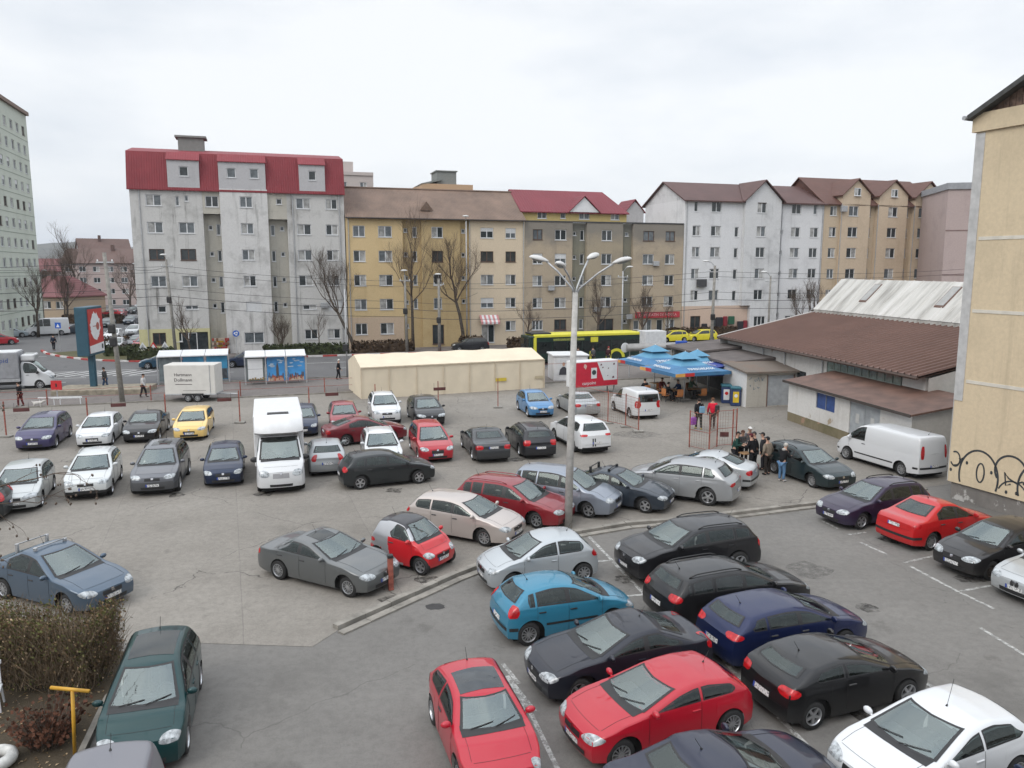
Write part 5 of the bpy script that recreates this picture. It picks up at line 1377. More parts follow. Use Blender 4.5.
for a in (5.2, 13.6): 
    mb = MB(); mb.face([(a, 9.0, 6.93), (a+.75, 9.0, 6.93), (a+.75, 10.2, 8.13), (a, 10.2, 8.13)][::-1]); q = mb.build('skylight', simple('grey_skylight', (.3, .3, .29), .4), up)
    mb = MB()
    for (x0, x1, y0, y1) in ((a-.08, a+.02, 8.95, 10.25), (a+.73, a+.83, 8.95, 10.25), (a+.02, a+.73, 8.95, 9.03), (a+.02, a+.73, 10.17, 10.25)):
        slab_poly(mb, [(x0, y0, 5.99+y0-8.15+.06), (x0, y1, 5.99+y1-8.15+.06), (x1, y1, 5.99+y1-8.15+.06), (x1, y0, 5.99+y0-8.15+.06)][::-1], .1)
    mb.build('frame', simple('rust_frame', (.16, .10, .08), .7), q)
# glazing strip and small windows in the hall wall
mb = MB(); mb.box(15.2, 22.4, .50, .548, 2.5, 3.55); q = mb.build('window', glassy('greenish_glass', (.16, .21, .19), .15, .5, .3), h)
mb = MB()
for i in range(11): mb.box(15.15+i*.72, 15.21+i*.72, .46, .50, 2.5, 3.55)
mb.box(15.15, 22.4, .46, .498, 3.0, 3.05); mb.box(15.15, 22.4, .46, .498, 3.55, 3.62); mb.build('frame', simple('grey_green_frame', (.2, .23, .21), .6), q)
mb = MB(); mb.box(11.2, 12.6, .50, .548, 1.9, 2.45); mb.build('window', M_GLASS, h)
for a in (6.6, 9.8, 14.6): downpipe(h, a, .55, .2, 3.6)
# wall behind the near end: annex with a flat roof between hall and beige block
mb = MB(); mb.box(LH-.3, LH+6.5, 1.6, 9, 0, 2.55); mb.build('annex', P_HW, h)
mb = MB(); mb.box(LH-.25, LH+6.7, 1.4, 9.2, 2.553, 2.68); mb.build('annex_roof', simple('grey_felt', (.22, .22, .215), .85, var=.3), h)
# white shed with blue window
s_ = thing('shed', 'peeling whitewashed shed with a brown sheet roof and a blue window', 'shed', (17.15, 47.75, 0), R(-80.3))
# local x towards the camera along the long face (y=0), y to the east
P_SH = plaster('peeling_whitewash', (.58, .57, .55), (.3, .27, .23), .3, .5, patch=((.33, .27, .2), .7, .64))
LS = 11.4; DS = 3.6
ho = [(3.1, 5.0, 1.35, 2.25), (6.4, 9.0, .1, 2.3)]
bay(s_, 0, LS, .55, 2.5, 0, [(3.1, 5.0, 1.35, 2.25), (6.4, 9.0, .5, 2.3)], P_SH, 0)
mb = MB(); mb.box(0, 6.4, .0, .1, 0, .55); mb.box(9.0, LS, 0, .1, 0, .55); mb.build('plinth', plaster('mossy_plinth', (.2, .17, .11), (.07, .075, .03), .7, .5, patch=((.3, .2, .14), .9, .62)), s_)
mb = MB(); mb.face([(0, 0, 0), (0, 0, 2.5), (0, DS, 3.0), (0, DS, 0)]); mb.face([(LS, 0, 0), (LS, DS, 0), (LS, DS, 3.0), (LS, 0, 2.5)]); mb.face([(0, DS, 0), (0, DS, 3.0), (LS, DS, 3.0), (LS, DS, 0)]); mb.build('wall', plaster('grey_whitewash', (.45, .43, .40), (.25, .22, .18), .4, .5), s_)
mb = MB(); slab_poly(mb, [(-.2, -.3, 2.5), (-.2, DS+.1, 3.1), (LS+.25, DS+.1, 3.1), (LS+.25, -.3, 2.5)][::-1], .09); mb.build('roof', simple('brown_sheet_roof', (.115, .062, .045), .65, var=.35, scale=1.2), s_)
MB().box(-.22, LS+.27, -.34, -.302, 2.38, 2.53).build('fascia', simple('dark_gutter', (.05, .04, .035), .6), s_)
mb = MB(); mb.box(3.1, 5.0, .08, .12, 1.35, 2.25); w_ = mb.build('window', simple('blue_shutter', (.03, .07, .22), .5, var=.25), s_)
mb = MB()
for (a, b_, c_, d_) in ((3.05, 3.12, 1.3, 2.3), (4.98, 5.05, 1.3, 2.3), (3.12, 4.98, 1.3, 1.36), (3.12, 4.98, 2.24, 2.3), (4.02, 4.07, 1.36, 2.24)): mb.box(a, b_, .03, .078, c_, d_)
mb.build('frame', simple('blue_grey_frame', (.18, .2, .25), .6), w_)
M_GDOOR = simple('grey_blue_door', (.30, .32, .335), .6, var=.25, scale=1.5)
for a in (6.42, 7.71):
    mb = MB(); mb.box(a, a+1.27, .05, .10, .05, 2.28); q = mb.build('door', M_GDOOR, s_)
    mb = MB(); mb.box(a+.5, a+.8, .035, .048, 1.2, 1.7); mb.build('notice', simple('torn_notice', (.42, .42, .41), .8), q)
# garage with grey door
gx = thing('garage', 'low graffiti-marked garage with a grey steel door and rusty felt roof', 'garage', (15.85, 52.1, 0), R(12))
P_GA = plaster('garage_plaster', (.42, .395, .35), (.2, .185, .16), .5, .6, patch=((.3, .26, .2), .6, .6))
bay(gx, 0, 4.6, 0, 2.45, 0, [(1.55, 3.55, .05, 2.15)], P_GA, 0)
mb = MB(); mb.face([(0, 0, 0), (0, 0, 2.45), (0, 3.4, 2.7), (0, 3.4, 0)]); mb.build('side_wall', plaster('whitewash2', (.60, .60, .60), (.33, .31, .28), .25, .35), gx)
mb = MB(); mb.face([(4.6, 0, 0), (4.6, 3.4, 0), (4.6, 3.4, 2.7), (4.6, 0, 2.45)]); mb.build('wall', P_GA, gx)
mb = MB(); slab_poly(mb, [(-.2, -.3, 2.46), (4.8, -.3, 2.46), (4.8, 3.4, 2.78), (-.2, 3.4, 2.78)], .12); mb.build('roof', plaster('rusty_felt', (.16, .135, .115), (.22, .12, .07), .6, .1), gx)
mb = MB(); mb.box(1.57, 3.53, .06, .1, .06, 2.13); d_ = mb.build('door', simple('steel_door_grey', (.33, .35, .37), .5, var=.15), gx)
mb = MB(); mb.box(1.5, 1.57, -.02, .12, 0, 2.2); mb.box(3.53, 3.6, -.02, .12, 0, 2.2); mb.build('frame', simple('rust_frame', (.16, .10, .08), .7), d_)
mb = MB()
rnd = random.Random(5)
for i in range(7):
    x0 = .18 + (i % 4)*.3; z0 = 1.9 - (i//4)*.55
    pts = [(x0 + rnd.uniform(0, .22), z0 + rnd.uniform(-.18, .18)) for _ in range(4)]
    for (a, b_), (c_, d2) in zip(pts, pts[1:]):
        l = math.hypot(c_-a, d2-b_) or 1; nx, nz = -(d2-b_)/l*.018, (c_-a)/l*.018
        mb.face([(a-nx, -.004, b_-nz), (c_-nx, -.004, d2-nz), (c_+nx, -.004, d2+nz), (a+nx, -.004, b_+nz)])
mb.build('graffiti', simple('graffiti_blue', (.12, .16, .2), .7), gx)
# open bar
br = thing('bar', 'flat-roofed open-fronted bar behind the blue parasols', 'bar', (15.65, 55.45, 0), R(102))
# local x goes away from the camera, y to the left (towards the parasols)
LB = 10.5
mb = MB(); mb.box(0, .15, -4.6, 0, 0, 2.55); mb.box(LB-.15, LB, -4.6, 0, 0, 2.6); mb.box(.15, LB-.15, -4.6, -4.45, 0, 2.6); mb.build('wall', plaster('bar_plaster', (.4, .39, .37), (.2, .19, .18), .4, .4), br)
mb = MB(); mb.box(.2, LB-.2, -4.4, -1.4, .02, 2.5); mb.build('counter_room', simple('bar_interior', (.03, .028, .026), .9, var=.5), br)
for i in range(4): 
    mb = MB(); mb.box(.3+i*3.2, .42+i*3.2, -.14, -.02, 0, 2.5); mb.build('post', M_GALV, br)
mb = MB(); slab_poly(mb, [(-.2, .35, 2.72), (-.2, -4.9, 3.1), (LB*.5, -4.9, 3.1), (LB*.5, .35, 2.72)][::-1], .16); slab_poly(mb, [(LB*.5+.01, .35, 2.9), (LB*.5+.01, -4.9, 3.35), (LB+.3, -4.9, 3.35), (LB+.3, .35, 2.9)][::-1], .16)
mb.build('roof', simple('brown_grey_felt', (.10, .085, .08), .85, var=.3, scale=1.0), br)
M_BLUEAW = simple('dark_blue_awning', (.015, .035, .22), .6, var=.2)
mb = MB(); slab_poly(mb, [(-.1, .2, 2.5), (4.5, .2, 2.5), (4.5, 1.7, 2.25), (-.1, 1.7, 2.25)][::-1], .05); mb.box(-.1, 4.5, 1.68, 1.72, 1.75, 2.24); mb.box(-.12, -.08, .2, 1.7, 1.75, 2.24); mb.build('awning', M_BLUEAW, br)
mb = MB(); mb.rbox(.5, 1.3, -1.3, -.6, 0, 1.9, .04); mb.build('fridge', simple('blue_fridge', (.02, .05, .3), .4), br)
mb = MB(); mb.rbox(1.6, 2.2, -1.3, -.7, 0, 1.7, .04); mb.build('fridge', simple('yellow_fridge', (.5, .38, .06), .4), br)
# grey awning slab beyond the parasols
a_ = thing('canopy', 'grey rounded canopy on posts behind the blue parasols', 'canopy', (9.7, 66.5, 0), R(10))
mb = MB(); mb.tube([(0, 0, 2.6), (7.2, 0, 2.75)], [.42, .42], 12); mb.v = [(x, y*2.4, 2.65 + (z-2.65)*.75) for x, y, z in mb.v]; mb.build('awning', simple('grey_tarpaulin', (.24, .235, .23), .7, var=.2), a_, True)
for x in (.4, 6.8): 
    mb = MB(); mb.tube([(x, 0, 0), (x, 0, 2.4)], .05, 6); mb.build('post', M_GALV, a_)
mb = MB(); mb.lathe([(.001, -.02), (.42, -.02), (.42, .02), (.001, .02)], 16, ax='y', M=Matrix.Translation((-.12, -.3, 2.65)) @ Matrix.Rotation(R(20), 4, 'Z')); mb.build('round_sign', M_PVC, a_)
mb = MB(); mb.rbox(4.2, 5.2, -1.0, -.7, 2.6, 3.2, .05); mb.build('sign', simple('blue_sign', (.02, .08, .4), .5), a_)
# --- far left houses
P_FP = plaster('far_pink_render', (.42, .345, .325), (.35, .28, .27), .25, .2)
R_FR = rooftile('far_brown_roof', (.13, .08, .068), 3, .4)
def house(label, x, y, rz, w_, d, h_, rise, wm, rm, rows_, cols, cat='house', name='house', hip=0):
    g = thing(name, label, cat, (x, y, 0), R(rz), 'buildings up the side street')
    sp = []
    for i in range(rows_):
        for j in range(cols):
            cx = (j+.5)*w_/cols; sp.append((cx-.8, cx+.8, h_ - 1.6 - i*2.75, 1.3, 'd'))
    bay(g, 0, w_, 0, h_, 0, wins(g, sp, 0), wm, 0); bulk(g, 0, w_, 0, d, 0, h_, wm)
    mb = MB(); hh = hip
    slab_poly(mb, [(-.4, -.5, h_-.1), (w_+.4, -.5, h_-.1), (w_+.4-hh, d/2, h_+rise), (-.4+hh, d/2, h_+rise)], .15); slab_poly(mb, [(-.4+hh, d/2, h_+rise), (w_+.4-hh, d/2, h_+rise), (w_+.4, d+.5, h_-.1), (-.4, d+.5, h_-.1)], .15)
    if hh: slab_poly(mb, [(-.4, -.5, h_-.1), (-.4+hh, d/2, h_+rise), (-.4, d+.5, h_-.1)], .15); slab_poly(mb, [(w_+.4, -.5, h_-.1), (w_+.4, d+.5, h_-.1), (w_+.4-hh, d/2, h_+rise)], .15)
    rf = mb.build('roof', rm, g)
    mb = MB()
    if not hh: mb.face([(0, 0, h_), (0, d/2, h_+rise-.1), (0, d, h_)]); mb.face([(w_, 0, h_), (w_, d, h_), (w_, d/2, h_+rise-.1)]); mb.build('gable', wm, g)
    mb = MB(); mb.box(w_*.4, w_*.4+.7, d*.4, d*.4+.7, h_, h_+rise+.9); mb.build('chimney', R_FR, rf)
    return g
house('long pinkish apartment house with brown roof closing the side street', -112, 196, 8, 26, 11, 10.6, 3.6, P_FP, R_FR, 4, 8, 'apartment house', 'apartment_house')
house('white gabled house with steep brown roof beside the grey block', -121, 222, 35, 13, 12, 12.5, 5.2, plaster('far_white_render', (.55, .54, .53), (.4, .4, .4), .2, .2), R_FR, 2, 3)
house('small beige house with a faded red hipped roof behind the minibus van', -90.5, 143, -12, 10.5, 10, 4.3, 3.6, plaster('far_beige', (.42, .33, .24), (.3, .25, .2), .2, .2), rooftile('faded_red_roof', (.17, .06, .062), 3, .4), 1, 4, hip=3.2)
house('distant red-roofed house between the tower and the bare trees', -140, 215, 10, 18, 11, 8.5, 3.4, P_FP, rooftile('faded_red_roof', (.17, .06, .062), 3, .4), 2, 6)
# far town filling behind the blocks, for other viewpoints
# ------------------------------------------------------------------ hills and air
mb = MB(); rnd = random.Random(3)
def hz(x): return 88 + 34*math.sin(x/640+1.1) + 22*math.sin(x/270+.4) + 9*math.sin(x/97)
nx_ = 90
for j, (yy, k) in enumerate([(1700, -.02), (2100, .45), (2500, 1.0), (3000, .7), (3600, 0)]):
    for i in range(nx_ + 1):
        x = -3600 + 7200*i/nx_; mb.v.append((x, yy + 60*math.sin(x/300+j), max(-4, hz(x + 137*j)*k - (3 if k < .1 else 0))))
for j in range(4):
    for i in range(nx_):
        a = j*(nx_+1)+i; mb.f.append((a, a+1, a+nx_+2, a+nx_+1)); mb.m.append(0)
m, nt, b = newmat('wooded_hill'); v = objvec(nt, world=True)
nt.links.new(ramp(nt, noise(nt, v, .02, 8, .7), [(.35, (.035, .04, .03)), (.65, (.08, .075, .05))]).outputs[0], b.inputs['Base Color']); b.inputs['Roughness'].default_value = 1
props(mb.build('hills', m, None, True), kind='structure')
# ------------------------------------------------------------------ the cars: position of the wheelbase centre on the ground, heading in degrees
M_SMARTSIL = paint('paint_smart_silver', (.40, .41, .43), .5)
M_SMARTBLK = paint('paint_smart_black', (.03, .03, .035), .2)
M_ROOFGLASS = glassy('roof_glass', (.03, .036, .042), .05, .7)
def smart_split(s, z, r):
    if r >= 14 and s > 1.0: return 2
    if 1.0 < s < 1.75 and z < .32: return 1
    if 1.62 + (z-.3)*.12 < s < 1.98 or (z > 1.02): return 1
    if s >= 1.98 and z > .62: return 1
    return 0
car('purple compact hatchback facing the camera, leftmost of the second row by the red posts', -25.24, 41.31, -75, 'mpv', 4.33, 1.82, 1.58, 2.64, paint('paint_purple',(.042,.036,.10),.2), cat='car', name='parked_car', group='parked cars in the lot', posts=[2.25,3.25],hl=.95,sw=1.95,rim='alloy5')
car('bright white hatchback with large black grille beside the purple car', -22.54, 41.91, -74.5, 'hatch', 4.04, 1.73, 1.48, 2.57, paint('paint_white',(.60,.61,.62),0,.35), cat='car', name='parked_car', group='parked cars in the lot', posts=[2.15,3.1],grillez=(.40,.56))
car('black saloon facing the camera between the bright white hatchback and the yellow car', -20.59, 43.18, -76, 'sedan', 4.52, 1.82, 1.42, 2.76, paint('paint_black',(.012,.012,.014),.1,.3), cat='car', name='parked_car', group='parked cars in the lot', posts=[2.45,3.3],rim='alloy7',slant=.12)
car('pale yellow hatchback parked beside the white box truck', -18.16, 43.79, -76, 'hatch', 4.3, 1.77, 1.46, 2.58, paint('paint_yellow',(.72,.50,.17),0,.35), cat='car', name='parked_car', group='parked cars in the lot', posts=[2.2,3.2],grillez=(.44,.56))
car('dark blue hatchback half hidden behind the white box truck', -12.17, 44.53, -75, 'hatch', 4.1, 1.7, 1.48, 2.5, paint('paint_navy',(.018,.028,.06),.2), cat='car', name='parked_car', group='parked cars in the lot', posts=[2.15,3.1])
car('dark red hatchback facing the camera behind the maroon liftback', -10.02, 45.61, -75, 'hatch', 4.0, 1.68, 1.47, 2.47, paint('paint_darkred',(.24,.02,.03),.15), cat='car', name='parked_car', group='parked cars in the lot', posts=[2.15,3.1])
car('maroon liftback seen from its right side behind the dark grey hatchback', -8.01, 41.82, 25, 'sedan', 4.55, 1.76, 1.43, 2.6, paint('paint_maroon',(.16,.012,.02),.2), cat='car', name='parked_car', group='parked cars in the lot', posts=[2.4,3.3],rr=1.45,rg=.42,hd=1.0,hb=1.02,rim='alloy7',handlemat=M_BLACK)
car('small white off-roader facing the camera next to the tent', -8.01, 48.05, -75, 'suv', 4.1, 1.78, 1.64, 2.5, paint('paint_white',(.60,.61,.62),0,.35), cat='car', name='parked_car', group='parked cars in the lot', posts=[2.2,3.1],rails=M_BLACK,hn=.8,hc=1.08)
car('black hatchback with silver headlights facing the camera by the tent', -5.38, 47.67, -73, 'hatch', 4.28, 1.81, 1.5, 2.6, paint('paint_black',(.012,.012,.014),.1,.3), cat='car', name='parked_car', group='parked cars in the lot', posts=[2.2,3.2],lampa=(24,60))
car('white crossover with roof rails squeezed behind the dark grey hatchback', -6.36, 37.01, -75, 'suv', 4.14, 1.75, 1.58, 2.5, paint('paint_white',(.60,.61,.62),0,.35), cat='car', name='parked_car', group='parked cars in the lot', posts=[2.2,3.1],rails=M_GALV,hn=.78,hc=1.05)
car('bright red van-like hatchback with black grille facing the camera', -4.16, 38.84, -74, 'hatch', 4.2, 1.74, 1.56, 2.6, paint('paint_red2',(.38,.014,.025),0,.35), cat='car', name='parked_car', group='parked cars in the lot', posts=[2.25,3.2],hn=.74,grillez=(.50,.66),rr=.2,sw=2.0,rim='cap')
car('dark grey saloon seen from behind between the bright red van-like car and the black estate', -1.44, 39.06, 104, 'sedan', 4.7, 1.83, 1.43, 2.81, paint('paint_graphite',(.045,.048,.052),.4), cat='car', name='parked_car', group='parked cars in the lot', posts=[2.45,3.35],slant=.12,sunroof=(2.15,2.9,M_CARGLASS))
car('black estate seen from behind beside the white off-roader', 0.88, 39.89, 103, 'estate', 4.8, 1.77, 1.5, 2.8, paint('paint_blackgrey',(.022,.023,.027),.3), cat='car', name='parked_car', group='parked cars in the lot', posts=[2.3,3.3,4.05],rails=M_BLACK,tail=(.72,.98))
car('white off-roader with black rear window and dark bumper marks seen from behind', 3.54, 40.83, 109, 'suv', 4.65, 1.8, 1.68, 2.67, paint('paint_white',(.60,.61,.62),0,.35), cat='car', name='parked_car', group='parked cars in the lot', posts=[2.4,3.4],rw=.35,sill=.3,tail=(.95,1.06),mats2=[M_BLACK],split=lambda s,z,r:1 if z<.36 else 0,marks=1)
car('light blue hatchback facing the camera near the end of the tent', 1.47, 50.15, -76, 'hatch', 3.95, 1.68, 1.48, 2.47, paint('paint_skyblue',(.06,.20,.40),.2), cat='car', name='parked_car', group='parked cars in the lot', posts=[2.1,3.0],lampa=(22,56))
car('silver saloon seen from behind, beside the light blue hatchback', 4.26, 50.63, 105, 'sedan', 4.55, 1.75, 1.41, 2.72, paint('paint_silver',(.40,.42,.43),.55), cat='car', name='parked_car', group='parked cars in the lot', posts=[2.4,3.3],slant=.12)
car('white delivery van seen from behind, tail window dark, by the umbrellas', 7.91, 49.93, 105.6, 'van', 4.4, 1.8, 1.83, 2.68, paint('paint_white',(.60,.61,.62),0,.35), cat='van', name='delivery_van', group=None, posts=[],dlo=(1.15,2.15),hl=.95,hc=1.08,sw=1.75,bf=1.0,br=1.05,hn=.72,roundq=False,rz0=1.12,tail=(.75,1.2),sill=.24,handles=[2.0,2.5])
car('silver small hatchback with tall red tail lights seen from behind beside the white box truck', -8.87, 36.24, 106, 'hatch', 3.95, 1.68, 1.47, 2.49, paint('paint_silver',(.40,.42,.43),.55), cat='car', name='parked_car', group='parked cars in the lot', posts=[2.1,3.0],tail=(.72,1.02),taila=(32,44))
car('dark grey hatchback seen from its right side across the row ends', -5.58, 33.55, 21.4, 'hatch', 4.2, 1.76, 1.48, 2.58, paint('paint_darkgrey',(.022,.026,.028),.35), cat='car', name='parked_car', group='parked cars in the lot', posts=[2.2,3.2],slant=.1)
car('navy blue hatchback facing the camera between the grey off-roader and the box truck', -13.02, 34.47, -72.5, 'hatch', 3.99, 1.65, 1.47, 2.46, paint('paint_navyblue',(.010,.020,.052),.25), cat='car', name='parked_car', group='parked cars in the lot', posts=[2.15,3.1],grillez=(.52,.64))
car('grey off-roader with roof rails facing the camera beside the navy blue hatchback', -15.38, 33.32, -75.5, 'suv', 4.58, 1.88, 1.74, 2.71, paint('paint_steelgrey',(.13,.135,.15),.45), cat='car', name='parked_car', group='parked cars in the lot', posts=[2.4,3.4],rails=M_BLACK,rw=.36,sunroof=(2.3,3.1,M_CARGLASS),mats2=[simple('grey_cladding',(.06,.062,.066),.6)],split=lambda s,z,r:1 if z<.55 else 0)
car('white crossover with silver bull bar and roof rails facing the camera', -17.93, 32.55, -71.5, 'suv', 4.14, 1.76, 1.59, 2.5, paint('paint_offwhite',(.55,.57,.57),.1), cat='car', name='parked_car', group='parked cars in the lot', posts=[2.2,3.1],rails=M_GALV,hn=.78,hc=1.05,mats2=[M_BLACK],split=lambda s,z,r:1 if z<.40 else 0)
car('silver rounded hatchback behind bare twigs, leftmost of the front row', -19.92, 30.85, -69, 'hatch', 4.26, 1.77, 1.47, 2.6, paint('paint_silverlight',(.48,.50,.50),.45), cat='car', name='parked_car', group='parked cars in the lot', posts=[2.3,3.25],hl=1.0,sw=2.05,lampa=(24,60))
car('dark grey car cut by the left edge of the photo beside the silver rounded hatchback', -21.22, 28.08, 198, 'estate', 4.4, 1.75, 1.48, 2.6, paint('paint_darkgrey',(.022,.026,.028),.35), cat='car', name='parked_car', group='parked cars in the lot', posts=[2.3,3.3])
car('blue grey saloon with silver roof bars parked behind the brown hedge', -12.99, 21.40, -24, 'sedan', 4.35, 1.74, 1.52, 2.68, paint('paint_bluegrey',(.07,.105,.15),.35), cat='car', name='parked_car', group='parked cars in the lot', posts=[2.3,3.2],bars=M_GALV,rr=1.35,rg=.55,hd=1.03,rim='cap')
car('grey saloon with a sunroof standing diagonally behind a red bollard', -5.50, 22.70, -28.4, 'sedan', 4.42, 1.79, 1.4, 2.71, paint('paint_jaggrey',(.13,.138,.14),.5), cat='car', name='parked_car', group='parked cars in the lot', posts=[2.6,3.55],rim='multi',slant=.1,sunroof=(2.2,2.75,M_CARGLASS),fo=.74,hl=1.30,sw=2.26,rr=1.5,rg=.85,hd=.98,hb=1.0,grillea=9)
car('tiny red and silver two-seat car with black roof beside the champagne estate', -3.19, 24.02, -33, 'city', 2.52, 1.52, 1.54, 1.81, paint('paint_smartred',(.50,.015,.022),0,.33), cat='car', name='parked_car', group='parked cars in the lot', posts=[],rw=.285,fo=.36,intake=False,dlo=(.72,1.62),handles=[1.55],rr=.30,rg=.06,hl=.52,sw=1.12,mats2=[M_SMARTSIL,M_SMARTBLK],split=smart_split,lampa=(26,50),slant=.1,tail=(.75,.88))
car('champagne coloured small estate parked beside the tiny two-seater', -1.68, 26.72, -27, 'hatch', 4.23, 1.69, 1.45, 2.47, paint('paint_champagne',(.48,.43,.40),.4), cat='car', name='parked_car', group='parked cars in the lot', posts=[2.2,3.1],rr=.5,rg=.12,rim='cap')
car('dark red estate with roof rails parked beside the tall street lamp', 0.14, 28.63, -28, 'estate', 4.57, 1.77, 1.5, 2.58, paint('paint_estatered',(.22,.014,.022),.2), cat='car', name='parked_car', group='parked cars in the lot', posts=[2.3,3.25,3.75],rails=paint('paint_estatered',(.2,.014,.022)),rim='alloy7',lampa=(24,54))
car('blue silver people carrier parked just behind the tall street lamp', 2.08, 29.86, -27, 'mpv', 4.47, 1.8, 1.64, 2.7, paint('paint_bluesilver',(.24,.27,.32),.5), cat='car', name='parked_car', group='parked cars in the lot', posts=[2.15,3.15,3.85],hl=.95,sw=1.95,rim='alloy5',lampa=(24,54))
car('dark blue grey saloon with black roof bars beside the people carrier', 4.37, 30.41, -28, 'sedan', 4.35, 1.73, 1.44, 2.6, paint('paint_darkbluegrey',(.03,.04,.055),.35), cat='car', name='parked_car', group='parked cars in the lot', posts=[2.3,3.2],bars=M_BLACK,rr=1.3,rg=.5)
car('silver crossover with raked roof and red tail lights beside the gate', 7.00, 31.46, 152, 'suv', 4.68, 1.87, 1.64, 2.75, paint('paint_silver2',(.34,.35,.36),.55), cat='car', name='parked_car', group='parked cars in the lot', posts=[2.5,3.45],rw=.37,rr=.75,rg=.2,slant=.15,hb=1.15,tail=(.85,.98),taila=(28,52))
car('silver liftback seen from behind next to the standing men', 8.52, 33.72, 150, 'sedan', 4.5, 1.73, 1.43, 2.6, paint('paint_silver3',(.46,.48,.49),.45), cat='car', name='parked_car', group='parked cars in the lot', posts=[2.4,3.3],rr=1.4,rg=.42,hd=1.0,trim=M_BLACK,rplate=.78)
car('dark green estate with roof rails parked behind the standing men', 13.28, 34.10, -70, 'estate', 4.55, 1.74, 1.49, 2.52, paint('paint_bottlegreen',(.018,.032,.036),.3), cat='car', name='parked_car', group='parked cars in the lot', posts=[2.3,3.25,3.8],rails=M_BLACK,rim='cap')
car('large white panel van parked beside the white shed', 17.96, 36.39, 110.3, 'van', 5.18, 1.9, 1.97, 3.4, paint('paint_vanwhite',(.58,.59,.60),0,.4), cat='van', name='panel_van', group=None, posts=[],dlo=(1.0,1.95),fo=.83,rearglass=False,tail=(.95,1.55),taila=(37,46),handles=[1.85],handlemat=M_BLACK,sidestrip=M_BLACK,trim=M_BLACK,sill=.26,rw=.33,rim='cap',roundq=False,mirs=1.3)
car('deep purple estate with roof rails, first of the row along the beige wall', 13.57, 28.40, 201, 'estate', 4.3, 1.71, 1.5, 2.61, paint('paint_deeppurple',(.027,.018,.044),.2), cat='car', name='parked_car', group='parked cars in the lot', posts=[2.25,3.2,3.7],rails=M_BLACK,lampa=(24,52))
car('red saloon with black bumper strip parked tail out by the graffiti wall', 14.97, 26.30, 21, 'sedan', 4.25, 1.74, 1.53, 2.63, paint('paint_saloonred',(.44,.012,.014),0,.33), cat='car', name='parked_car', group='parked cars in the lot', posts=[2.3,3.15],rr=1.30,rg=.55,hd=1.05,hb=1.08,trim=M_BLACK,tail=(.82,.98),taila=(44,60),rim='cap',bf=.93,br=1.0)
car('black hatchback with dusty roof and rusty steel wheels by the graffiti wall', 15.38, 23.70, 201, 'hatch', 3.92, 1.65, 1.47, 2.46, paint('paint_black2',(.014,.013,.014),.1,.32,dirt=.5), cat='car', name='parked_car', group='parked cars in the lot', posts=[2.15,3.0],rim='steel',lampa=(22,54))
car('silver saloon with twin kidney grille cut by the right edge of the photo', 16.22, 21.72, 201, 'sedan', 4.52, 1.82, 1.42, 2.76, paint('paint_silver3',(.46,.48,.49),.45), cat='car', name='parked_car', group='parked cars in the lot', posts=[2.45,3.3],kidney=1,rim='alloy7')
car('pale silver blue small hatchback parked below the tall street lamp', 0.80, 22.70, 200, 'hatch', 3.58, 1.62, 1.46, 2.34, paint('paint_palesilver',(.44,.47,.49),.4), cat='car', name='parked_car', group='parked cars in the lot', posts=[2.2],hl=.85,sw=1.75,lampa=(24,56),fo=.68,rim='cap',tail=(.8,1.0))
car('turquoise rounded hatchback beside the pale silver blue hatchback', 1.30, 19.51, 19.5, 'hatch', 3.68, 1.6, 1.47, 2.4, paint('paint_turquoise',(.03,.19,.30),.2), cat='car', name='parked_car', group='parked cars in the lot', posts=[2.0,2.9],hl=.80,sw=1.72,sidestrip=M_BLACK,rim='multi',tail=(.78,1.06),taila=(40,58),handlemat=M_BLACK,trim=M_BLACK,rr=.6,crown=.08,tum=.5)
car('near-black blue saloon parked nose out between turquoise and red hatchbacks', 2.40, 16.93, 200, 'sedan', 4.28, 1.72, 1.4, 2.62, paint('paint_blueblack',(.015,.017,.026),.25), cat='car', name='parked_car', group='parked cars in the lot', posts=[2.45,3.35],rr=1.35,rg=.62,hd=1.02,slant=.1,lampa=(24,56),tail=(.74,1.0))
car('big red three-door hatchback beside the near-black blue saloon', 2.94, 14.72, 203, 'hatch', 3.86, 1.62, 1.35, 2.58, paint('paint_focusred',(.40,.008,.022),0,.33), cat='car', name='parked_car', group='parked cars in the lot', posts=[2.5],rim='multi',lampa=(24,56),lampz=.62,tail=(.95,1.25),taila=(42,54),hl=1.02,sw=2.0)
car('dark blue saloon cut by the bottom edge of the photo below the big red hatchback', 3.71, 12.26, 20, 'sedan', 4.3, 1.7, 1.4, 2.6, paint('paint_darkblue2',(.02,.024,.045),.3), cat='car', name='parked_car', group='parked cars in the lot', posts=[2.4,3.3],rr=1.4,rg=.7)
car('small rounded red car with black glass roof standing alone on the asphalt', -0.62, 14.17, -72, 'city', 3.38, 1.52, 1.42, 2.25, paint('paint_fiatred',(.40,.008,.024),0,.33), cat='car', name='parked_car', group='parked cars in the lot', posts=[2.15],sunroof=(1.58,2.35,M_ROOFGLASS),srw=.58,hl=.82,sw=1.5,rr=.5,rg=.12,lampa=(33,47),lampz=.60,lamph=.19,lamptilt=0,grillea=3,crown=.07,tum=.5,fo=.62,rim='alloy5',antpos=2.75)
car('large black off-roader with twin kidney grille parked nose out', 5.43, 23.39, 200, 'suv', 4.5, 1.84, 1.6, 2.75, paint('paint_black',(.012,.012,.014),.1,.3), cat='car', name='parked_car', group='parked cars in the lot', posts=[2.45,3.45],rw=.37,kidney=1,rails=M_BLACK,fo=.82)
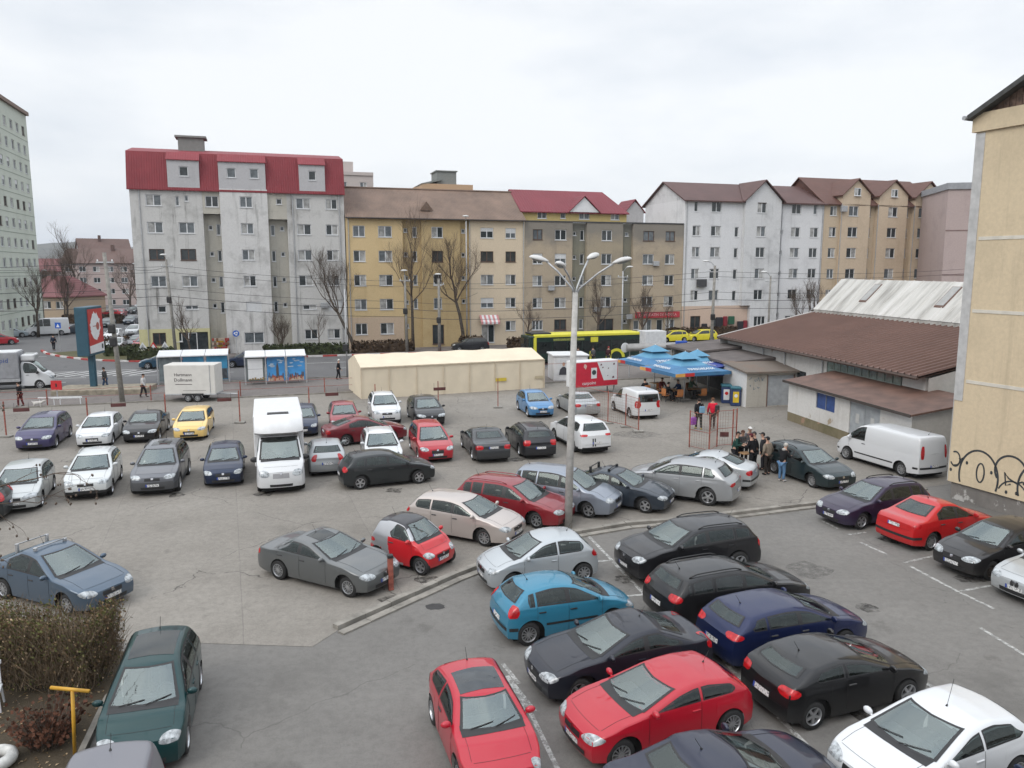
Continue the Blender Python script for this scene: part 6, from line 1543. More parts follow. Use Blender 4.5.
car('black estate with roof rails and multi-spoke wheels beside the large off-roader', 6.02, 20.54, 20, 'estate', 4.58, 1.76, 1.45, 2.66, paint('paint_black3',(.011,.011,.012),.1,.3), cat='car', name='parked_car', group='parked cars in the lot', posts=[2.35,3.3,4.0],rails=M_BLACK,rim='multi',tail=(.82,1.0),taila=(34,58),tint=M_CARGLASS)
car('royal blue hatchback between the black estate and the black three-door car', 6.71, 18.33, 20, 'hatch', 4.18, 1.7, 1.41, 2.55, paint('paint_royalblue',(.009,.016,.062),.3), cat='car', name='parked_car', group='parked cars in the lot', posts=[2.25,3.2],tail=(.84,.98),taila=(30,58),slant=.12,rim='alloy7')
car('black three-door hatchback with red tail lights parked beside the white hatchback', 7.08, 16.00, 20.4, 'hatch', 3.98, 1.7, 1.36, 2.54, paint('paint_black4',(.010,.010,.011),.1,.28), cat='car', name='parked_car', group='parked cars in the lot', posts=[2.5],tail=(.76,.95),taila=(30,58),slant=.1,rim='alloy5',rr=.7)
car('white small hatchback with roof antenna at the bottom right of the lower lot', 7.77, 13.27, 203, 'hatch', 3.78, 1.68, 1.42, 2.45, paint('paint_fiestawhite',(.60,.615,.63),0,.33), cat='car', name='parked_car', group='parked cars in the lot', posts=[2.2],hl=.92,sw=1.95,lampa=(22,58),slant=.15,antpos=2.2,antl=.5,tail=(.92,1.2),taila=(40,52))
car('dark blue car roof in the bottom right corner of the photo', 8.25, 10.96, 21, 'hatch', 4.0, 1.7, 1.47, 2.5, paint('paint_navyblue',(.010,.020,.052),.25), cat='car', name='parked_car', group='parked cars in the lot', posts=[2.1,3.0])
car('dark green tall compact car facing the camera beside the brown hedge', -7.41, 15.02, -74, 'mpv', 3.78, 1.58, 1.59, 2.42, paint('paint_darkgreen',(.004,.036,.038),.25), cat='car', name='parked_car', group='parked cars in the lot', posts=[1.95,2.75],hl=.72,sw=1.62,sunroof=(1.85,2.95,M_CARGLASS),srw=.55,grillemat=M_CHROME,grillea=15,grillez=(.60,.72),rim='cap',fo=.7,lampa=(24,50))
car('grey high-roofed van with ribbed roof cut by the bottom edge of the photo', -5.91, 9.83, -73, 'van', 4.15, 1.66, 1.8, 2.7, paint('paint_vangrey',(.17,.17,.19),.3), cat='van', name='parked_van', group=None, posts=[],dlo=(1.2,2.2),hl=.95,hc=1.08,sw=1.75,bf=1.0,br=1.05,hn=.75,roundq=False,tail=(.9,1.25),tum=.26)
car('dark teal hatchback driving past the hedge at the junction', -33.01, 73.24, 197, 'hatch', 4.1, 1.7, 1.45, 2.5, paint('paint_teal',(.012,.05,.09),.2), cat='car', name='moving_car', group=None, posts=[2.2,3.1],interior=False)
car('dark blue car driving on the street, seen in the gap between the bus shelters', -25.51, 74.37, 197, 'hatch', 4.2, 1.75, 1.5, 2.55, paint('paint_navy',(.018,.028,.06),.2), cat='car', name='moving_car', group=None, posts=[2.2,3.1],interior=False)
car('black off-roader parked on the street in front of the yellow block', -4.79, 88.09, 192, 'suv', 4.3, 1.75, 1.6, 2.6, paint('paint_blackgrey',(.022,.023,.027),.3), cat='car', name='parked_car', group='parked cars in the lot', posts=[2.3,3.2],interior=False)
car('yellow taxi with an open boot nearest the bus on the far street', 20.20, 98.20, 197, 'hatch', 4.3, 1.75, 1.5, 2.6, paint('paint_taxi',(.68,.60,.03),0,.35), cat='taxi', name='taxi', group=None, posts=[2.3,3.2],interior=False,z0=.11)
car('second yellow taxi partly hidden by the brown market roof', 24.00, 99.60, 197, 'estate', 4.5, 1.75, 1.5, 2.65, paint('paint_taxi',(.68,.60,.03),0,.35), cat='taxi', name='taxi', group=None, posts=[2.3,3.2,4],interior=False,z0=.11)
car('white high-roofed minibus van crossing below the green tower', -65.11, 109.03, 215, 'van', 5.6, 2.0, 2.45, 3.5, paint('paint_white',(.60,.61,.62),0,.35), cat='van', name='minibus', group=None, posts=[2.3],dlo=(1.1,3.2),hn=.95,hc=1.3,hl=.9,sw=1.8,bf=1.3,br=1.3,rw=.34,roundq=False,interior=False)
car('slate grey car directly behind the white minibus van', -62.98, 111.94, 218, 'sedan', 4.4, 1.75, 1.45, 2.6, paint('paint_slate',(.04,.055,.075),.3), cat='car', name='parked_car', group='parked cars in the lot', posts=[2.3,3.2],interior=False)
car('pale blue car at the left edge below the green tower', -67.98, 105.61, 40, 'hatch', 4.1, 1.7, 1.5, 2.5, paint('paint_paleblue',(.37,.43,.47),.4), cat='car', name='parked_car', group='parked cars in the lot', posts=[2.2,3.1],interior=False)
car('red car cut by the left edge below the green tower', -63.02, 95.52, 40, 'hatch', 4.1, 1.7, 1.5, 2.5, paint('paint_red2',(.38,.014,.025),0,.35), cat='car', name='parked_car', group='parked cars in the lot', posts=[2.2,3.1],interior=False)
car('dark green car parked up the side street beside the billboard', -64.52, 124.48, -78, 'hatch', 4.1, 1.72, 1.48, 2.5, paint('paint_bottlegreen',(.018,.032,.036),.3), cat='car', name='parked_car', group='cars along the side street', posts=[2.2,3.1],interior=False)
car('white hatchback at the top of the side street parking behind the billboard', -52.41, 102.56, -78, 'hatch', 4.1, 1.72, 1.48, 2.5, paint('paint_white',(.60,.61,.62),0,.35), cat='car', name='parked_car', group='cars along the side street', posts=[2.2,3.1],interior=False)
car('silver white car nearest the lawn hedge behind the billboard', -45.40, 89.21, -78, 'sedan', 4.1, 1.72, 1.48, 2.5, paint('paint_silver3',(.46,.48,.49),.45), cat='car', name='parked_car', group='cars along the side street', posts=[2.2,3.1],interior=False)
car('dark blue grey car parked between the utility pole and the grey block', -63.89, 130.94, -78, 'hatch', 4.1, 1.72, 1.48, 2.5, paint('paint_slate',(.04,.055,.075),.3), cat='car', name='parked_car', group='cars along the side street', posts=[2.2,3.1],interior=False)
car('pale grey car parked in the middle of the side street column', -53.29, 110.01, -78, 'hatch', 4.1, 1.72, 1.48, 2.5, paint('paint_silver3',(.46,.48,.49),.45), cat='car', name='parked_car', group='cars along the side street', posts=[2.2,3.1],interior=False)
car('grey hatchback lowest of the side street column beside the grey block', -44.56, 92.55, -78, 'hatch', 4.1, 1.72, 1.48, 2.5, paint('paint_steelgrey',(.13,.135,.15),.45), cat='car', name='parked_car', group='cars along the side street', posts=[2.2,3.1],interior=False)
car('small red car against the corner of the grey block', -42.76, 90.35, -78, 'hatch', 4.1, 1.72, 1.48, 2.5, paint('paint_red2',(.38,.014,.025),0,.35), cat='car', name='parked_car', group='cars along the side street', posts=[2.2,3.1],interior=False)
car('far dark car at the end of the side street', -78.30, 161.78, -78, 'hatch', 4.1, 1.72, 1.48, 2.5, paint('paint_darkgrey',(.022,.026,.028),.35), cat='car', name='parked_car', group='cars along the side street', posts=[2.2,3.1],interior=False)
car('far silver car at the end of the side street under the bare trees', -84.06, 176.95, -78, 'hatch', 4.1, 1.72, 1.48, 2.5, paint('paint_silver3',(.46,.48,.49),.45), cat='car', name='parked_car', group='cars along the side street', posts=[2.2,3.1],interior=False)
car('far red car at the end of the side street', -76.07, 152.01, -78, 'hatch', 4.1, 1.72, 1.48, 2.5, paint('paint_darkred',(.24,.02,.03),.15), cat='car', name='parked_car', group='cars along the side street', posts=[2.2,3.1],interior=False)
car('bright red car parked at the far end of the side street', -77.16, 150.37, 190, 'hatch', 4.0, 1.7, 1.5, 2.5, paint('paint_red2',(.38,.014,.025),0,.35), cat='car', name='parked_car', group='cars along the side street', posts=[2.2,3.1],interior=False)
# ------------------------------------------------------------------ trees, shrubs, hedges
def limb(mb, p, d, L_, r, depth, rnd, maxd, up=.25, spread=.6, kids=(2, 4), taper=.62, twig=None, kink=.22):
    n = 4 if depth < maxd - 1 else 3
    pts = [p]; rad = [r]; q = p.copy(); dd = d.normalized()
    for i in range(n):
        dd = (dd + Vector((rnd.uniform(-1, 1), rnd.uniform(-1, 1), rnd.uniform(-.6, 1) )) * kink + Vector((0, 0, up*.3))).normalized()
        q = q + dd * L_ / n; pts.append(q.copy()); rad.append(r * (1 - (1-taper) * (i+1)/n))
    tgt = mb if depth < maxd - 1 or twig is None else twig
    tgt.tube(pts, rad, 5 if depth < 2 else 3, cap=False)
    if depth >= maxd: return
    k = rnd.randint(*kids)
    for j in range(k):
        t_ = rnd.uniform(.45, 1.0) if j else 1.0
        i = min(n-1, int(t_ * n)); b_ = pts[i].lerp(pts[i+1], t_*n - i)
        ax = Vector((rnd.uniform(-1, 1), rnd.uniform(-1, 1), rnd.uniform(-.2, .6))).normalized()
        nd = (dd + ax * spread * rnd.uniform(.6, 1.4)).normalized()
        limb(mb, b_, nd, L_ * rnd.uniform(.58, .82), r * taper * (.95 if j == 0 else .72), depth+1, rnd, maxd, up, spread, kids, taper, twig, kink)

def tree(label, x, y, h, r, seed, lean=(0, 0), trunk=.38, maxd=5, spread=.62, kids=(3, 4), z=0.0, name='bare_tree', group='bare street trees', up=.25, pollard=False):
    rnd = random.Random(seed); t = thing(name, label, 'tree', (x, y, z), 0, group)
    T = MB(); C = MB(); hh = h*trunk
    top = Vector((lean[0], lean[1], hh))
    pts = [Vector((0, 0, -.1)), Vector((lean[0]*.25 + rnd.uniform(-.06, .06), lean[1]*.3, hh*.35)), Vector((lean[0]*.62 + rnd.uniform(-.1, .1), lean[1]*.7, hh*.7)), top]
    T.tube(pts, [r*1.25, r, r*.88, r*.78], 8); 
    dirs = 5 if pollard else 4
    d0 = (pts[3] - pts[2]).normalized()
    limb(C, top, d0, h*.26, r*.72, 1, rnd, maxd, up, spread, kids)
    for i in range(dirs):
        a = 2*math.pi*i/dirs + rnd.uniform(-.4, .4)
        s = pts[2].lerp(top, rnd.uniform(.3, 1))
        limb(C, s, (d0*.75 + Vector((math.cos(a), math.sin(a), .25))*rnd.uniform(.7, 1.0)), h*rnd.uniform(.17, .24), r*.45, 1, rnd, maxd, up, spread, kids)
    T.build('trunk', M_BARK, t, True); C.build('crown', M_TWIG if maxd > 3 else M_BARK, t, True)
    return t

def fp(u, v=0.0): return st(-12.86 + u, 90.56 + v)      # facade frame: u along the facades, v behind them
TREES = [  # label, u, v, h, r, lean, seed, trunk
 ('leaning bare tree at the joint between the grey and yellow blocks', 22.3, -2.6, 11.0, .18, (-1.9, 0), 4, .42, 6, .6),
 ('tallest slender bare tree in front of the yellow block, reaching the roof', 28.7, -3.0, 13.0, .17, (-.1, 0), 12, .48, 6, .42),
 ('dark pollarded bare tree in front of the yellow block entrance', 34.7, -3.0, 11.4, .21, (-1.0, 0), 23, .5, 6, .7),
 ('bushy multi-stemmed bare tree in front of the grey block', 14.0, -2.8, 5.6, .14, (.2, 0), 31, .16, 6, .75),
 ('thin bare tree beside the shop front of the grey block', 5.3, -3.2, 6.4, .11, (-.3, 0), 44, .34, 5, .7),
 ('young slim tree between the bushy tree and the leaning tree', 18.3, -3.4, 5.0, .07, (0, 0), 51, .4, 4, .5),
 ('small bare tree at the joint of the cream and brown blocks', 42.6, -2.9, 5.2, .12, (-.1, 0), 62, .42, 5, .7),
 ('bare tree before the greenish strip of the brown block', 51.4, -2.8, 7.2, .17, (.2, 0), 71, .4, 6, .6),
 ('bare forked tree left of the red shop sign', 57.2, -3.0, 7.0, .18, (.3, 0), 83, .3, 6, .7),
 ('thin bare tree under the red shop sign', 60.6, -3.6, 5.2, .08, (0, 0), 93, .45, 5, .55),
 ('bare tree in front of the white block beside the hall roof', 80.4, -4.0, 9.3, .24, (.4, 0), 101, .22, 6, .6),
]
for lb, u, v, h_, r_, ln, sd, tk, md, spd in TREES:
    x, y, _ = fp(u, v); tree(lb, x, y, h_, r_, sd, (ln[0]*SC, ln[0]*SS), tk, md, spd)
for lb, x, y, h_, r_, sd, tk in [
 ('tall bare tree with a rounded crown rising behind the billboard', -88, 158, 17, .3, 7, .35), ('bare tree before the pinkish apartment house, left of the tall one', -98, 165, 12, .24, 8, .3),
 ('dense bare tree between the utility pole and the grey block', -80.5, 165, 11.5, .24, 9, .3), ('bare tree touching the corner of the grey block, far up the side street', -75.5, 158, 9.5, .2, 10, .3),
 ('bare tree against the green tower, beside the faded red roof', -67.8, 119, 10, .18, 14, .4), ('leftmost bare tree in front of the green tower', -64.5, 106, 9.5, .18, 15, .4),
 ('bare tree at the red roof end of the small beige house', -79, 138, 8.5, .16, 16, .35), ('bare tree beyond the small beige house, low crown', -92, 150, 9.5, .2, 17, .3), ('far bare tree on the skyline beside the tower', -118, 185, 13, .3, 18, .3)]:
    tree(lb, x, y, h_, r_, sd, (.2, 0), tk, 6, .62, group='bare trees up the side street')

def leafmass(mb, box, n, size, rnd, top=0.0, dens_edge=.7, mats=1, jag=.12):
    x0, x1, y0, y1, z0, z1 = box
    for _ in range(n):
        f = rnd.random()
        x, y, z = rnd.uniform(x0, x1), rnd.uniform(y0, y1), rnd.uniform(z0, z1)
        if f < dens_edge:
            k = rnd.choice('xXyYZZ')
            if k == 'x': x = x0 + rnd.uniform(-jag, jag)
            if k == 'X': x = x1 + rnd.uniform(-jag, jag)
            if k == 'y': y = y0 + rnd.uniform(-jag, jag)
            if k == 'Y': y = y1 + rnd.uniform(-jag, jag)
            if k == 'Z': z = z1 + rnd.uniform(-jag, jag*1.4)
        s = size*rnd.uniform(.5, 1.3); a = Vector((rnd.gauss(0, 1), rnd.gauss(0, 1), rnd.gauss(0, 1))).normalized(); b = a.orthogonal().normalized()*s*.55; c = a.cross(b).normalized()*s
        p = Vector((x, y, z)); mb.face([p-b-c, p+b-c*.6, p+b*.7+c, p-b*.8+c*.8], rnd.randrange(mats))

def hedge(label, u0, u1, v, h_, mat, seed, d=1.0, group='hedges along the far blocks', sz=.16):
    x, y, _ = fp(u0, v); t = thing('hedge', label, 'hedge', (x, y, .1), A175, group); rnd = random.Random(seed); L_ = u1-u0
    mb = MB(); mb.box(.1, L_-.1, .12, d-.12, 0, h_-.12); 
    leafmass(mb, (0, L_, 0, d, .02, h_), int(L_*130), sz, rnd); mb.build('foliage', mat, t)
M_HB = simple('beech_hedge_leaf', (.075, .052, .035), .9, var=.55, scale=2.0, spec=.15)
hedge('clipped dark green hedge before the grey block shop front', -.5, 3.6, -4.6, 1.05, M_HEDGEG, 1)
hedge('clipped green hedge between the entrance steps and the yellow block', 12.6, 21.2, -4.6, 1.05, M_HEDGEG, 2)
hedge('brown beech hedge along the left half of the yellow block', 21.9, 28.4, -4.4, 1.15, M_HB, 3)
hedge('low brown bush clump right of the yellow block entrance', 34.0, 36.6, -4.2, 1.4, M_HB, 4)
hedge('dark brown hedge between the pink awning and the bus', 39.8, 45.4, -4.4, 1.1, M_HB, 5)
hedge('brown hedge behind the bus', 46.2, 57.6, -4.2, 1.1, M_HB, 6)
hedge('tall brown hedge left of the clothes stall, behind the taxis', 62.0, 72.0, -1.6, 1.5, M_HB, 7, .9)
x, y, _ = st(-17.5, 92); 
t = thing('hedge', 'dark clipped hedge on the corner lawn behind the teal car', 'hedge', (-43.0, 81.9, .1), A175, 'hedges along the far blocks'); mb = MB(); mb.box(.1, 4.9, .1, 1.3, 0, .9); leafmass(mb, (0, 5, 0, 1.4, 0, 1.0), 600, .16, random.Random(8)); mb.build('foliage', M_HEDGEG, t)
t = thing('hedge', 'brown hedge between the corner lawn and the parked cars', 'hedge', (-50.2, 91.5, .1), A175 - .1, 'hedges along the far blocks'); mb = MB(); mb.box(.1, 9.9, .1, .9, 0, .9); leafmass(mb, (0, 10, 0, 1.0, 0, 1.0), 1100, .16, random.Random(9)); mb.build('foliage', M_HB, t)
t = thing('hedge', 'dark hedge at the foot of the small beige house', 'hedge', (-76, 132, 0), R(0), 'hedges along the far blocks'); mb = MB(); mb.box(.1, 9.9, .1, .9, 0, 1.3); leafmass(mb, (0, 10, 0, 1.0, 0, 1.4), 900, .2, random.Random(10)); mb.build('foliage', M_HB, t)

# --- near garden: soil bed, kerb, big shrub hedge, low bush, twigs
bed = [(-8.7, 17.8), (-8.95, 15.9), (-8.3, 13.4), (-7.9, 12.0), (-30, 10), (-30, 20.5), (-12, 18.6)]
sheet('garden_bed', bed, .06, M_SOIL)
kerb('garden_kerb', [(-8.7, 17.9), (-8.92, 15.9), (-8.28, 13.4), (-7.88, 12.0)], .12, .14, [M_KERB], .9)
rnd = random.Random(21)
t = thing('hedge', 'big overgrown brown hedge with upright twigs beside the dark green car', 'hedge', (0, 0, 0), 0)
mb = MB(); tw = MB()
mb2 = MB()
for i in range(16000):                      # dense twiggy mass, thinner towards its ragged top
    f = rnd.random(); x = -9.3 - 4.6*rnd.random(); y = 15.95 + 1.1*rnd.random() + (-9.3 - x)*.12; edge = min(1, (-9.3 - x)/.5)
    zt_ = 1.62 + .12*math.sin(x*2.1) + .10*math.sin(x*5.3 + y*3)
    zt_ *= .82 + .18*edge; z = zt_ * (1.06 - abs(rnd.gauss(0, .42))) if f < .85 else zt_*rnd.random()
    if f < .35: y = 15.95 + (-9.3 - x)*.12 + rnd.gauss(0, .12)
    elif f < .5: x = -9.3 + rnd.gauss(-.05, .11)
    s = rnd.uniform(.012, .036)
    a = Vector((rnd.gauss(0, 1), rnd.gauss(0, 1), rnd.gauss(0, .7))).normalized(); b = a.orthogonal().normalized()*s*.6; c = a.cross(b).normalized()*s
    p = Vector((x, y, max(.05, z))); mb.face([p-b-c, p+b-c*.6, p+b*.7+c, p-b*.8+c*.8], 0 if rnd.random() < .4 else (1 if rnd.random() < .85 else 2))
for i in range(7500):
    x = -9.35 - 4.5*rnd.random(); y = 15.95 + 1.1*rnd.random() + (-9.3 - x)*.12
    z0 = rnd.uniform(.1, 1.45)*(.8 + .2*min(1, (-9.3 - x)/.5)); l = rnd.uniform(.3, .7) if z0 < 1.1 else rnd.uniform(.15, .6)
    if i % 3 == 0: y = 15.95 + (-9.3 - x)*.12 + rnd.gauss(0, .08)
    elif i % 7 == 0: x = -9.32 + rnd.gauss(0, .06)
    d = Vector((rnd.gauss(0, .38), rnd.gauss(0, .38), 1)).normalized()
    p = Vector((x, y, z0)); q = p + d*l*.5 + Vector((rnd.uniform(-.05, .05), rnd.uniform(-.05, .05), 0)); e = p + d*l
    tw.tube([p, q, e], [.007, .005, .0025], 3, cap=False)
for i in range(40):
    x = -9.5 - 4.2*rnd.random(); y = 16.1 + .8*rnd.random() + (-9.3 - x)*.12
    tw.tube([(x, y, 0), (x + rnd.uniform(-.2, .2), y + rnd.uniform(-.1, .1), .7), (x + rnd.uniform(-.4, .4), y + rnd.uniform(-.2, .2), 1.5)], [.03, .022, .012], 5, cap=False)
mb.build('foliage', [simple('dx_leaf', (.15, .10, .056), .9, var=.5, scale=5, spec=.15), simple('olive_leaf', (.105, .11, .04), .9, var=.5, scale=4, spec=.15), simple('pale_dry_leaf', (.34, .255, .16), .9, var=.4, scale=5, spec=.15)], t)
tw.build('twigs', simple('pale_twig', (.165, .125, .085), .95, var=.4, spec=.1), t)
t = thing('bush', 'low straggly reddish-brown bush under the yellow post', 'bush', (-9.2, 14.3, .05), 0)
tw = MB(); mb = MB()
for i in range(260):
    a = rnd.uniform(0, 6.28); r_ = rnd.uniform(0, .3); p = Vector((math.cos(a)*r_, math.sin(a)*r_*1.3, 0)); d = Vector((math.cos(a)*.55 + rnd.gauss(0, .2), math.sin(a)*.55 + rnd.gauss(0, .2), 1)).normalized(); l = rnd.uniform(.4, 1.0)
    tw.tube([p, p + d*l*.55 + Vector((0, 0, .05)), p + d*l], [.009, .006, .003], 3, cap=False)
    for k in range(3):
        q = p + d*l*rnd.uniform(.35, 1); b = Vector((rnd.gauss(0, 1), rnd.gauss(0, 1), rnd.gauss(0, 1))).normalized()*.035; c = b.orthogonal().normalized()*.025
        mb.face([q-b-c, q+b-c, q+b+c, q-b+c])
tw.build('twigs', M_TWIG, t); mb.build('foliage', simple('reddish_leaf', (.11, .05, .032), .9, var=.4, spec=.15), t)
# fallen leaves on the bed
mb = MB()
for i in range(900):
    x, y = rnd.uniform(-14, -8.6), rnd.uniform(12, 16.5); s = rnd.uniform(.02, .05); a = rnd.uniform(0, 6.3)
    if x > -8.95 + (15.9 - y)*.25: continue
    c, d = math.cos(a)*s, math.sin(a)*s; mb.face([(x-c, y-d, .072), (x+d*.6, y-c*.6, .078), (x+c, y+d, .072), (x-d*.6, y+c*.6, .085)], i % 2)
props(mb.build('fallen_leaves', [simple('dx_leaf', (.105, .068, .036), .9), simple('pale_dry_leaf', (.34, .255, .16), .9)]), 'dead leaves lying on the soil under the hedge', 'leaves', kind='stuff')
M_YEL = simple('yellow_gas_pipe', (.50, .27, .025), .5, var=.25)
t = thing('t_post', 'yellow T-shaped pipe post beside the brown hedge', 'post', (-8.42, 13.8, .05), 0)
MB().tube([(0, 0, 0), (.10, -.06, 1.42)], .034, 8).build('post', M_YEL, t, True); MB().tube([(-.34, .0, 1.46), (.42, -.06, 1.42)], .036, 8).build('cross_bar', M_YEL, t, True)
t = thing('tyre_planter', 'white painted tyre lying in the corner garden bed', 'tyre', (-9.78, 13.55, .08), 0)
mb = MB()
bmt = bmesh.new(); 
for i in range(24):
    for j in range(10):
        a, b_ = 2*math.pi*i/24, 2*math.pi*j/10; r_ = .27 + .11*math.cos(b_); mb.v.append((r_*math.cos(a), r_*math.sin(a), .12 + .12*math.sin(b_)))
bmt.free()
for i in range(24):
    for j in range(10): mb.f.append((i*10+j, ((i+1) % 24)*10+j, ((i+1) % 24)*10+(j+1) % 10, i*10+(j+1) % 10)); mb.m.append(0)
mb.build('tyre', simple('chipped_white_paint', (.5, .5, .48), .7, var=.25, scale=6), t, True)
t = thing('garden_chair', 'white plastic chair at the left edge in the garden', 'chair', (-11.15, 15.45, .05), R(25))
mb = MB(); mb.rbox(-.24, .24, -.24, .24, .40, .45, .02); mb.build('seat', M_PVC, t)
mb = MB()
for i in range(5): mb.rbox(-.22 + i*.095, -.16 + i*.095, .20, .235, .46, .95, .01)
mb.rbox(-.25, .25, .19, .245, .9, 1.0, .02); mb.build('backrest', M_PVC, t)
for sx in (-.2, .2):
    for sy in (-.2, .2): MB().tube([(sx*1.15, sy*1.15, 0), (sx, sy, .41)], [.02, .028], 6).build('leg', M_PVC, t)
# near tree whose twigs enter at the left
t = thing('bare_tree', 'bare tree at the left edge whose budding twigs hang over the silver car', 'tree', (-12.2, 13.2, 0), 0)
T = MB(); C = MB(); rnd = random.Random(77)
T.tube([(0, 0, 0), (.1, .1, 2), (-.1, .2, 4.2), (0, .1, 6.6)], [.16, .13, .1, .05], 8)
def twig(p, d, l, r_, dep):
    pts = [p]; q = p; dd = d.normalized()
    for i in range(5):
        dd = (dd + Vector((rnd.gauss(0, .16), rnd.gauss(0, .16), rnd.gauss(0, .14) - .04*dep))).normalized(); q = q + dd*l/5; pts.append(q)
    C.tube(pts, [lerp(r_, r_*.45, i/5) for i in range(6)], 4, cap=False)
    if dep < 3:
        for i in range(2, 6):
            if rnd.random() < .85:
                twig(pts[i], dd + Vector((rnd.gauss(0, .6), rnd.gauss(0, .6), rnd.gauss(-.1, .5))), l*rnd.uniform(.3, .5), r_*.5, dep+1)
    else:
        for k in range(2):
            e = pts[-1] + Vector((rnd.gauss(0, .02), rnd.gauss(0, .02), -.02)); bm_ = bmesh.new(); bmesh.ops.create_icosphere(bm_, subdivisions=1, radius=.018); C.add_bm(bm_, 0, Matrix.Translation(e) @ Matrix.Scale(1.5, 4, Vector((0, 0, 1))))
twig(Vector((-.05, .2, 4.0)), Vector((1.0, -.0, .42)), 3.5, .03, 0)
twig(Vector((-.05, .2, 3.6)), Vector((1.0, .1, .12)), 3.3, .025, 0)
twig(Vector((0, .15, 5.0)), Vector((.5, .6, .7)), 2.2, .035, 0); twig(Vector((0, .15, 5.6)), Vector((-.8, -.2, .7)), 2.4, .035, 0); twig(Vector((0, .15, 6.2)), Vector((.1, -.3, 1)), 2.0, .035, 0)
T.build('trunk', M_BARK, t, True); C.build('crown', M_TWIG, t, True)

# ------------------------------------------------------------------ lamps, poles, cables
t = thing('street_lamp', 'tall concrete street lamp with four white heads in the middle of the lot', 'street lamp', (2.04, 27.37, 0), 0)
MB().tube([(0, 0, -.05), (.08, 0, 4.2), (.17, 0, 8.55)], [.15, .125, .095], 14).build('pole', simple('pale_concrete', (.44, .43, .41), .85, var=.2, scale=5, spec=.2, bumpy=.2), t, True)
heads = [(-.85, .1, 9.62, 150), (-.30, -.9, 9.40, 215), (.68, .6, 9.72, 60), (1.45, -.5, 9.55, 15)]
for (hx_, hy_, hz_, az) in heads:
    e = Vector((hx_, hy_, hz_)); a = MB(); s = Vector((.17, 0, 8.4)); a.tube([s, s.lerp(e, .12) + Vector((0, 0, .15)), s.lerp(e, .6) + Vector((0, 0, .12)), e], .032, 8); ar = a.build('arm', M_GALV, t, True)
    d = (e - Vector((.17, 0, hz_))).normalized(); mb = MB(); bm_ = bmesh.new(); bmesh.ops.create_uvsphere(bm_, u_segments=16, v_segments=10, radius=1)
    for v in bm_.verts:
        c = v.co; w_ = 1 - .3*max(0, -c.x); v.co = Vector((c.x*.36 + .26, c.y*.155*w_, (c.z*.13 if c.z > 0 else c.z*.05)*w_))
    M_ = Matrix.Translation(e) @ Matrix.Rotation(math.atan2(d.y, d.x), 4, 'Z') @ Matrix.Rotation(R(-14), 4, 'Y')
    mb.add_bm(bm_, 0, M_); hd_ = mb.build('lamp_head', simple('lamp_shell', (.55, .55, .54), .5, var=.12, scale=5), ar, True)
    mb = MB(); bm_ = bmesh.new(); bmesh.ops.create_uvsphere(bm_, u_segments=14, v_segments=8, radius=1)
    for v in bm_.verts: c = v.co; v.co = Vector((c.x*.22 + .3, c.y*.11, c.z*.06 - .03))
    mb.add_bm(bm_, 0, M_); mb.build('lens', glassy('lamp_lens', (.2, .21, .2), .2), ar, True)

def pole(label, x, y, h_, r_=.15, lean=0.0, lamp=None, gear=True, name='utility_pole', mat=None, z=0.0, arms=True):
    t = thing(name, label, 'pole', (x, y, z), 0, 'utility poles and lamps along the street')
    MB().tube([(0, 0, -.05), (lean*.5, 0, h_*.5), (lean, 0, h_)], [r_, r_*.85, r_*.68], 10).build('shaft', mat or M_CONCPOLE, t, True)
    if arms:
        mb = MB(); mb.box(lean-.6, lean+.6, -.05, .05, h_-.7, h_-.6); cr = mb.build('cross_arm', M_GALV, t)
        for a in (-.5, 0, .5): MB().lathe([(.001, .16), (.05, .14), (.03, .1), (.06, .06), (.04, 0)], 8, M=Matrix.Translation((lean+a, 0, h_-.6))).build('insulator', M_PVC, cr)
    if gear:
        for zz in gear: MB().rbox(lean*zz/h_-.28, lean*zz/h_+.22, -.32, -.1, zz-.3, zz+.35, .08).build('equipment_box', M_BLACK, t)
    if lamp:
        dx, dy, l = lamp; mb = MB(); mb.tube([(lean, 0, h_-.1), (lean+dx*.5, dy*.5, h_+.35), (lean+dx, dy, h_+.45)], .035, 6); a = mb.build('arm', M_GALV, t, True)
        mb = MB(); bm_ = bmesh.new(); bmesh.ops.create_uvsphere(bm_, u_segments=12, v_segments=8, radius=1)
        for v in bm_.verts: c = v.co; v.co = Vector((lean+dx*1.15 + c.x*.38, dy*1.15 + c.y*.2, h_+.46 + c.z*(.13 if c.z > 0 else .06)))
        mb.add_bm(bm_, 0); mb.build('lamp_head', simple('lamp_shell', (.55, .55, .54), .5), a, True)
    return t
pole('thick weathered concrete pole with black fittings beside the billboard', -27.3, 53.9, 10.4, .18, -.5, None, (5.2, 4.3))
pole('concrete pole with a lamp in front of the grey block shop', -34.9, 80.6, 10.2, .17, -.4, (.0, -.5, 1), (6.1,))
pole('concrete pole with a lamp before the left half of the yellow block', -11.7, 86.6, 8.6, .17, -.1, (.0, -.5, 1), (4.6,))
pole('concrete pole with a lamp before the yellow block entrance', -8.1, 86.9, 8.2, .2, .0, (.0, -.6, 1), (3.6,))
pole('tall thin lamp post in front of the cream part of the yellow block', -5.2, 90.0, 14.6, .09, 0, (0, -.8, 1), None, 'street_lamp', M_GALV, 0, False)
pole('concrete pole with a round sign rising behind the bar roof', 21.6, 84.3, 9.6, .19, .1, (-.9, -.2, 1), (4.1,))
pole('slim lamp pole by the red shop sign', 12.4, 88.0, 9.0, .1, 0, (.6, -.4, 1), None, 'street_lamp', M_GALV)
pole('slim grey pole right of the second bus shelter', -14.2, 66.6, 7.6, .075, 0, None, (2.6,), 'sign_pole', M_GALV, 0, False)
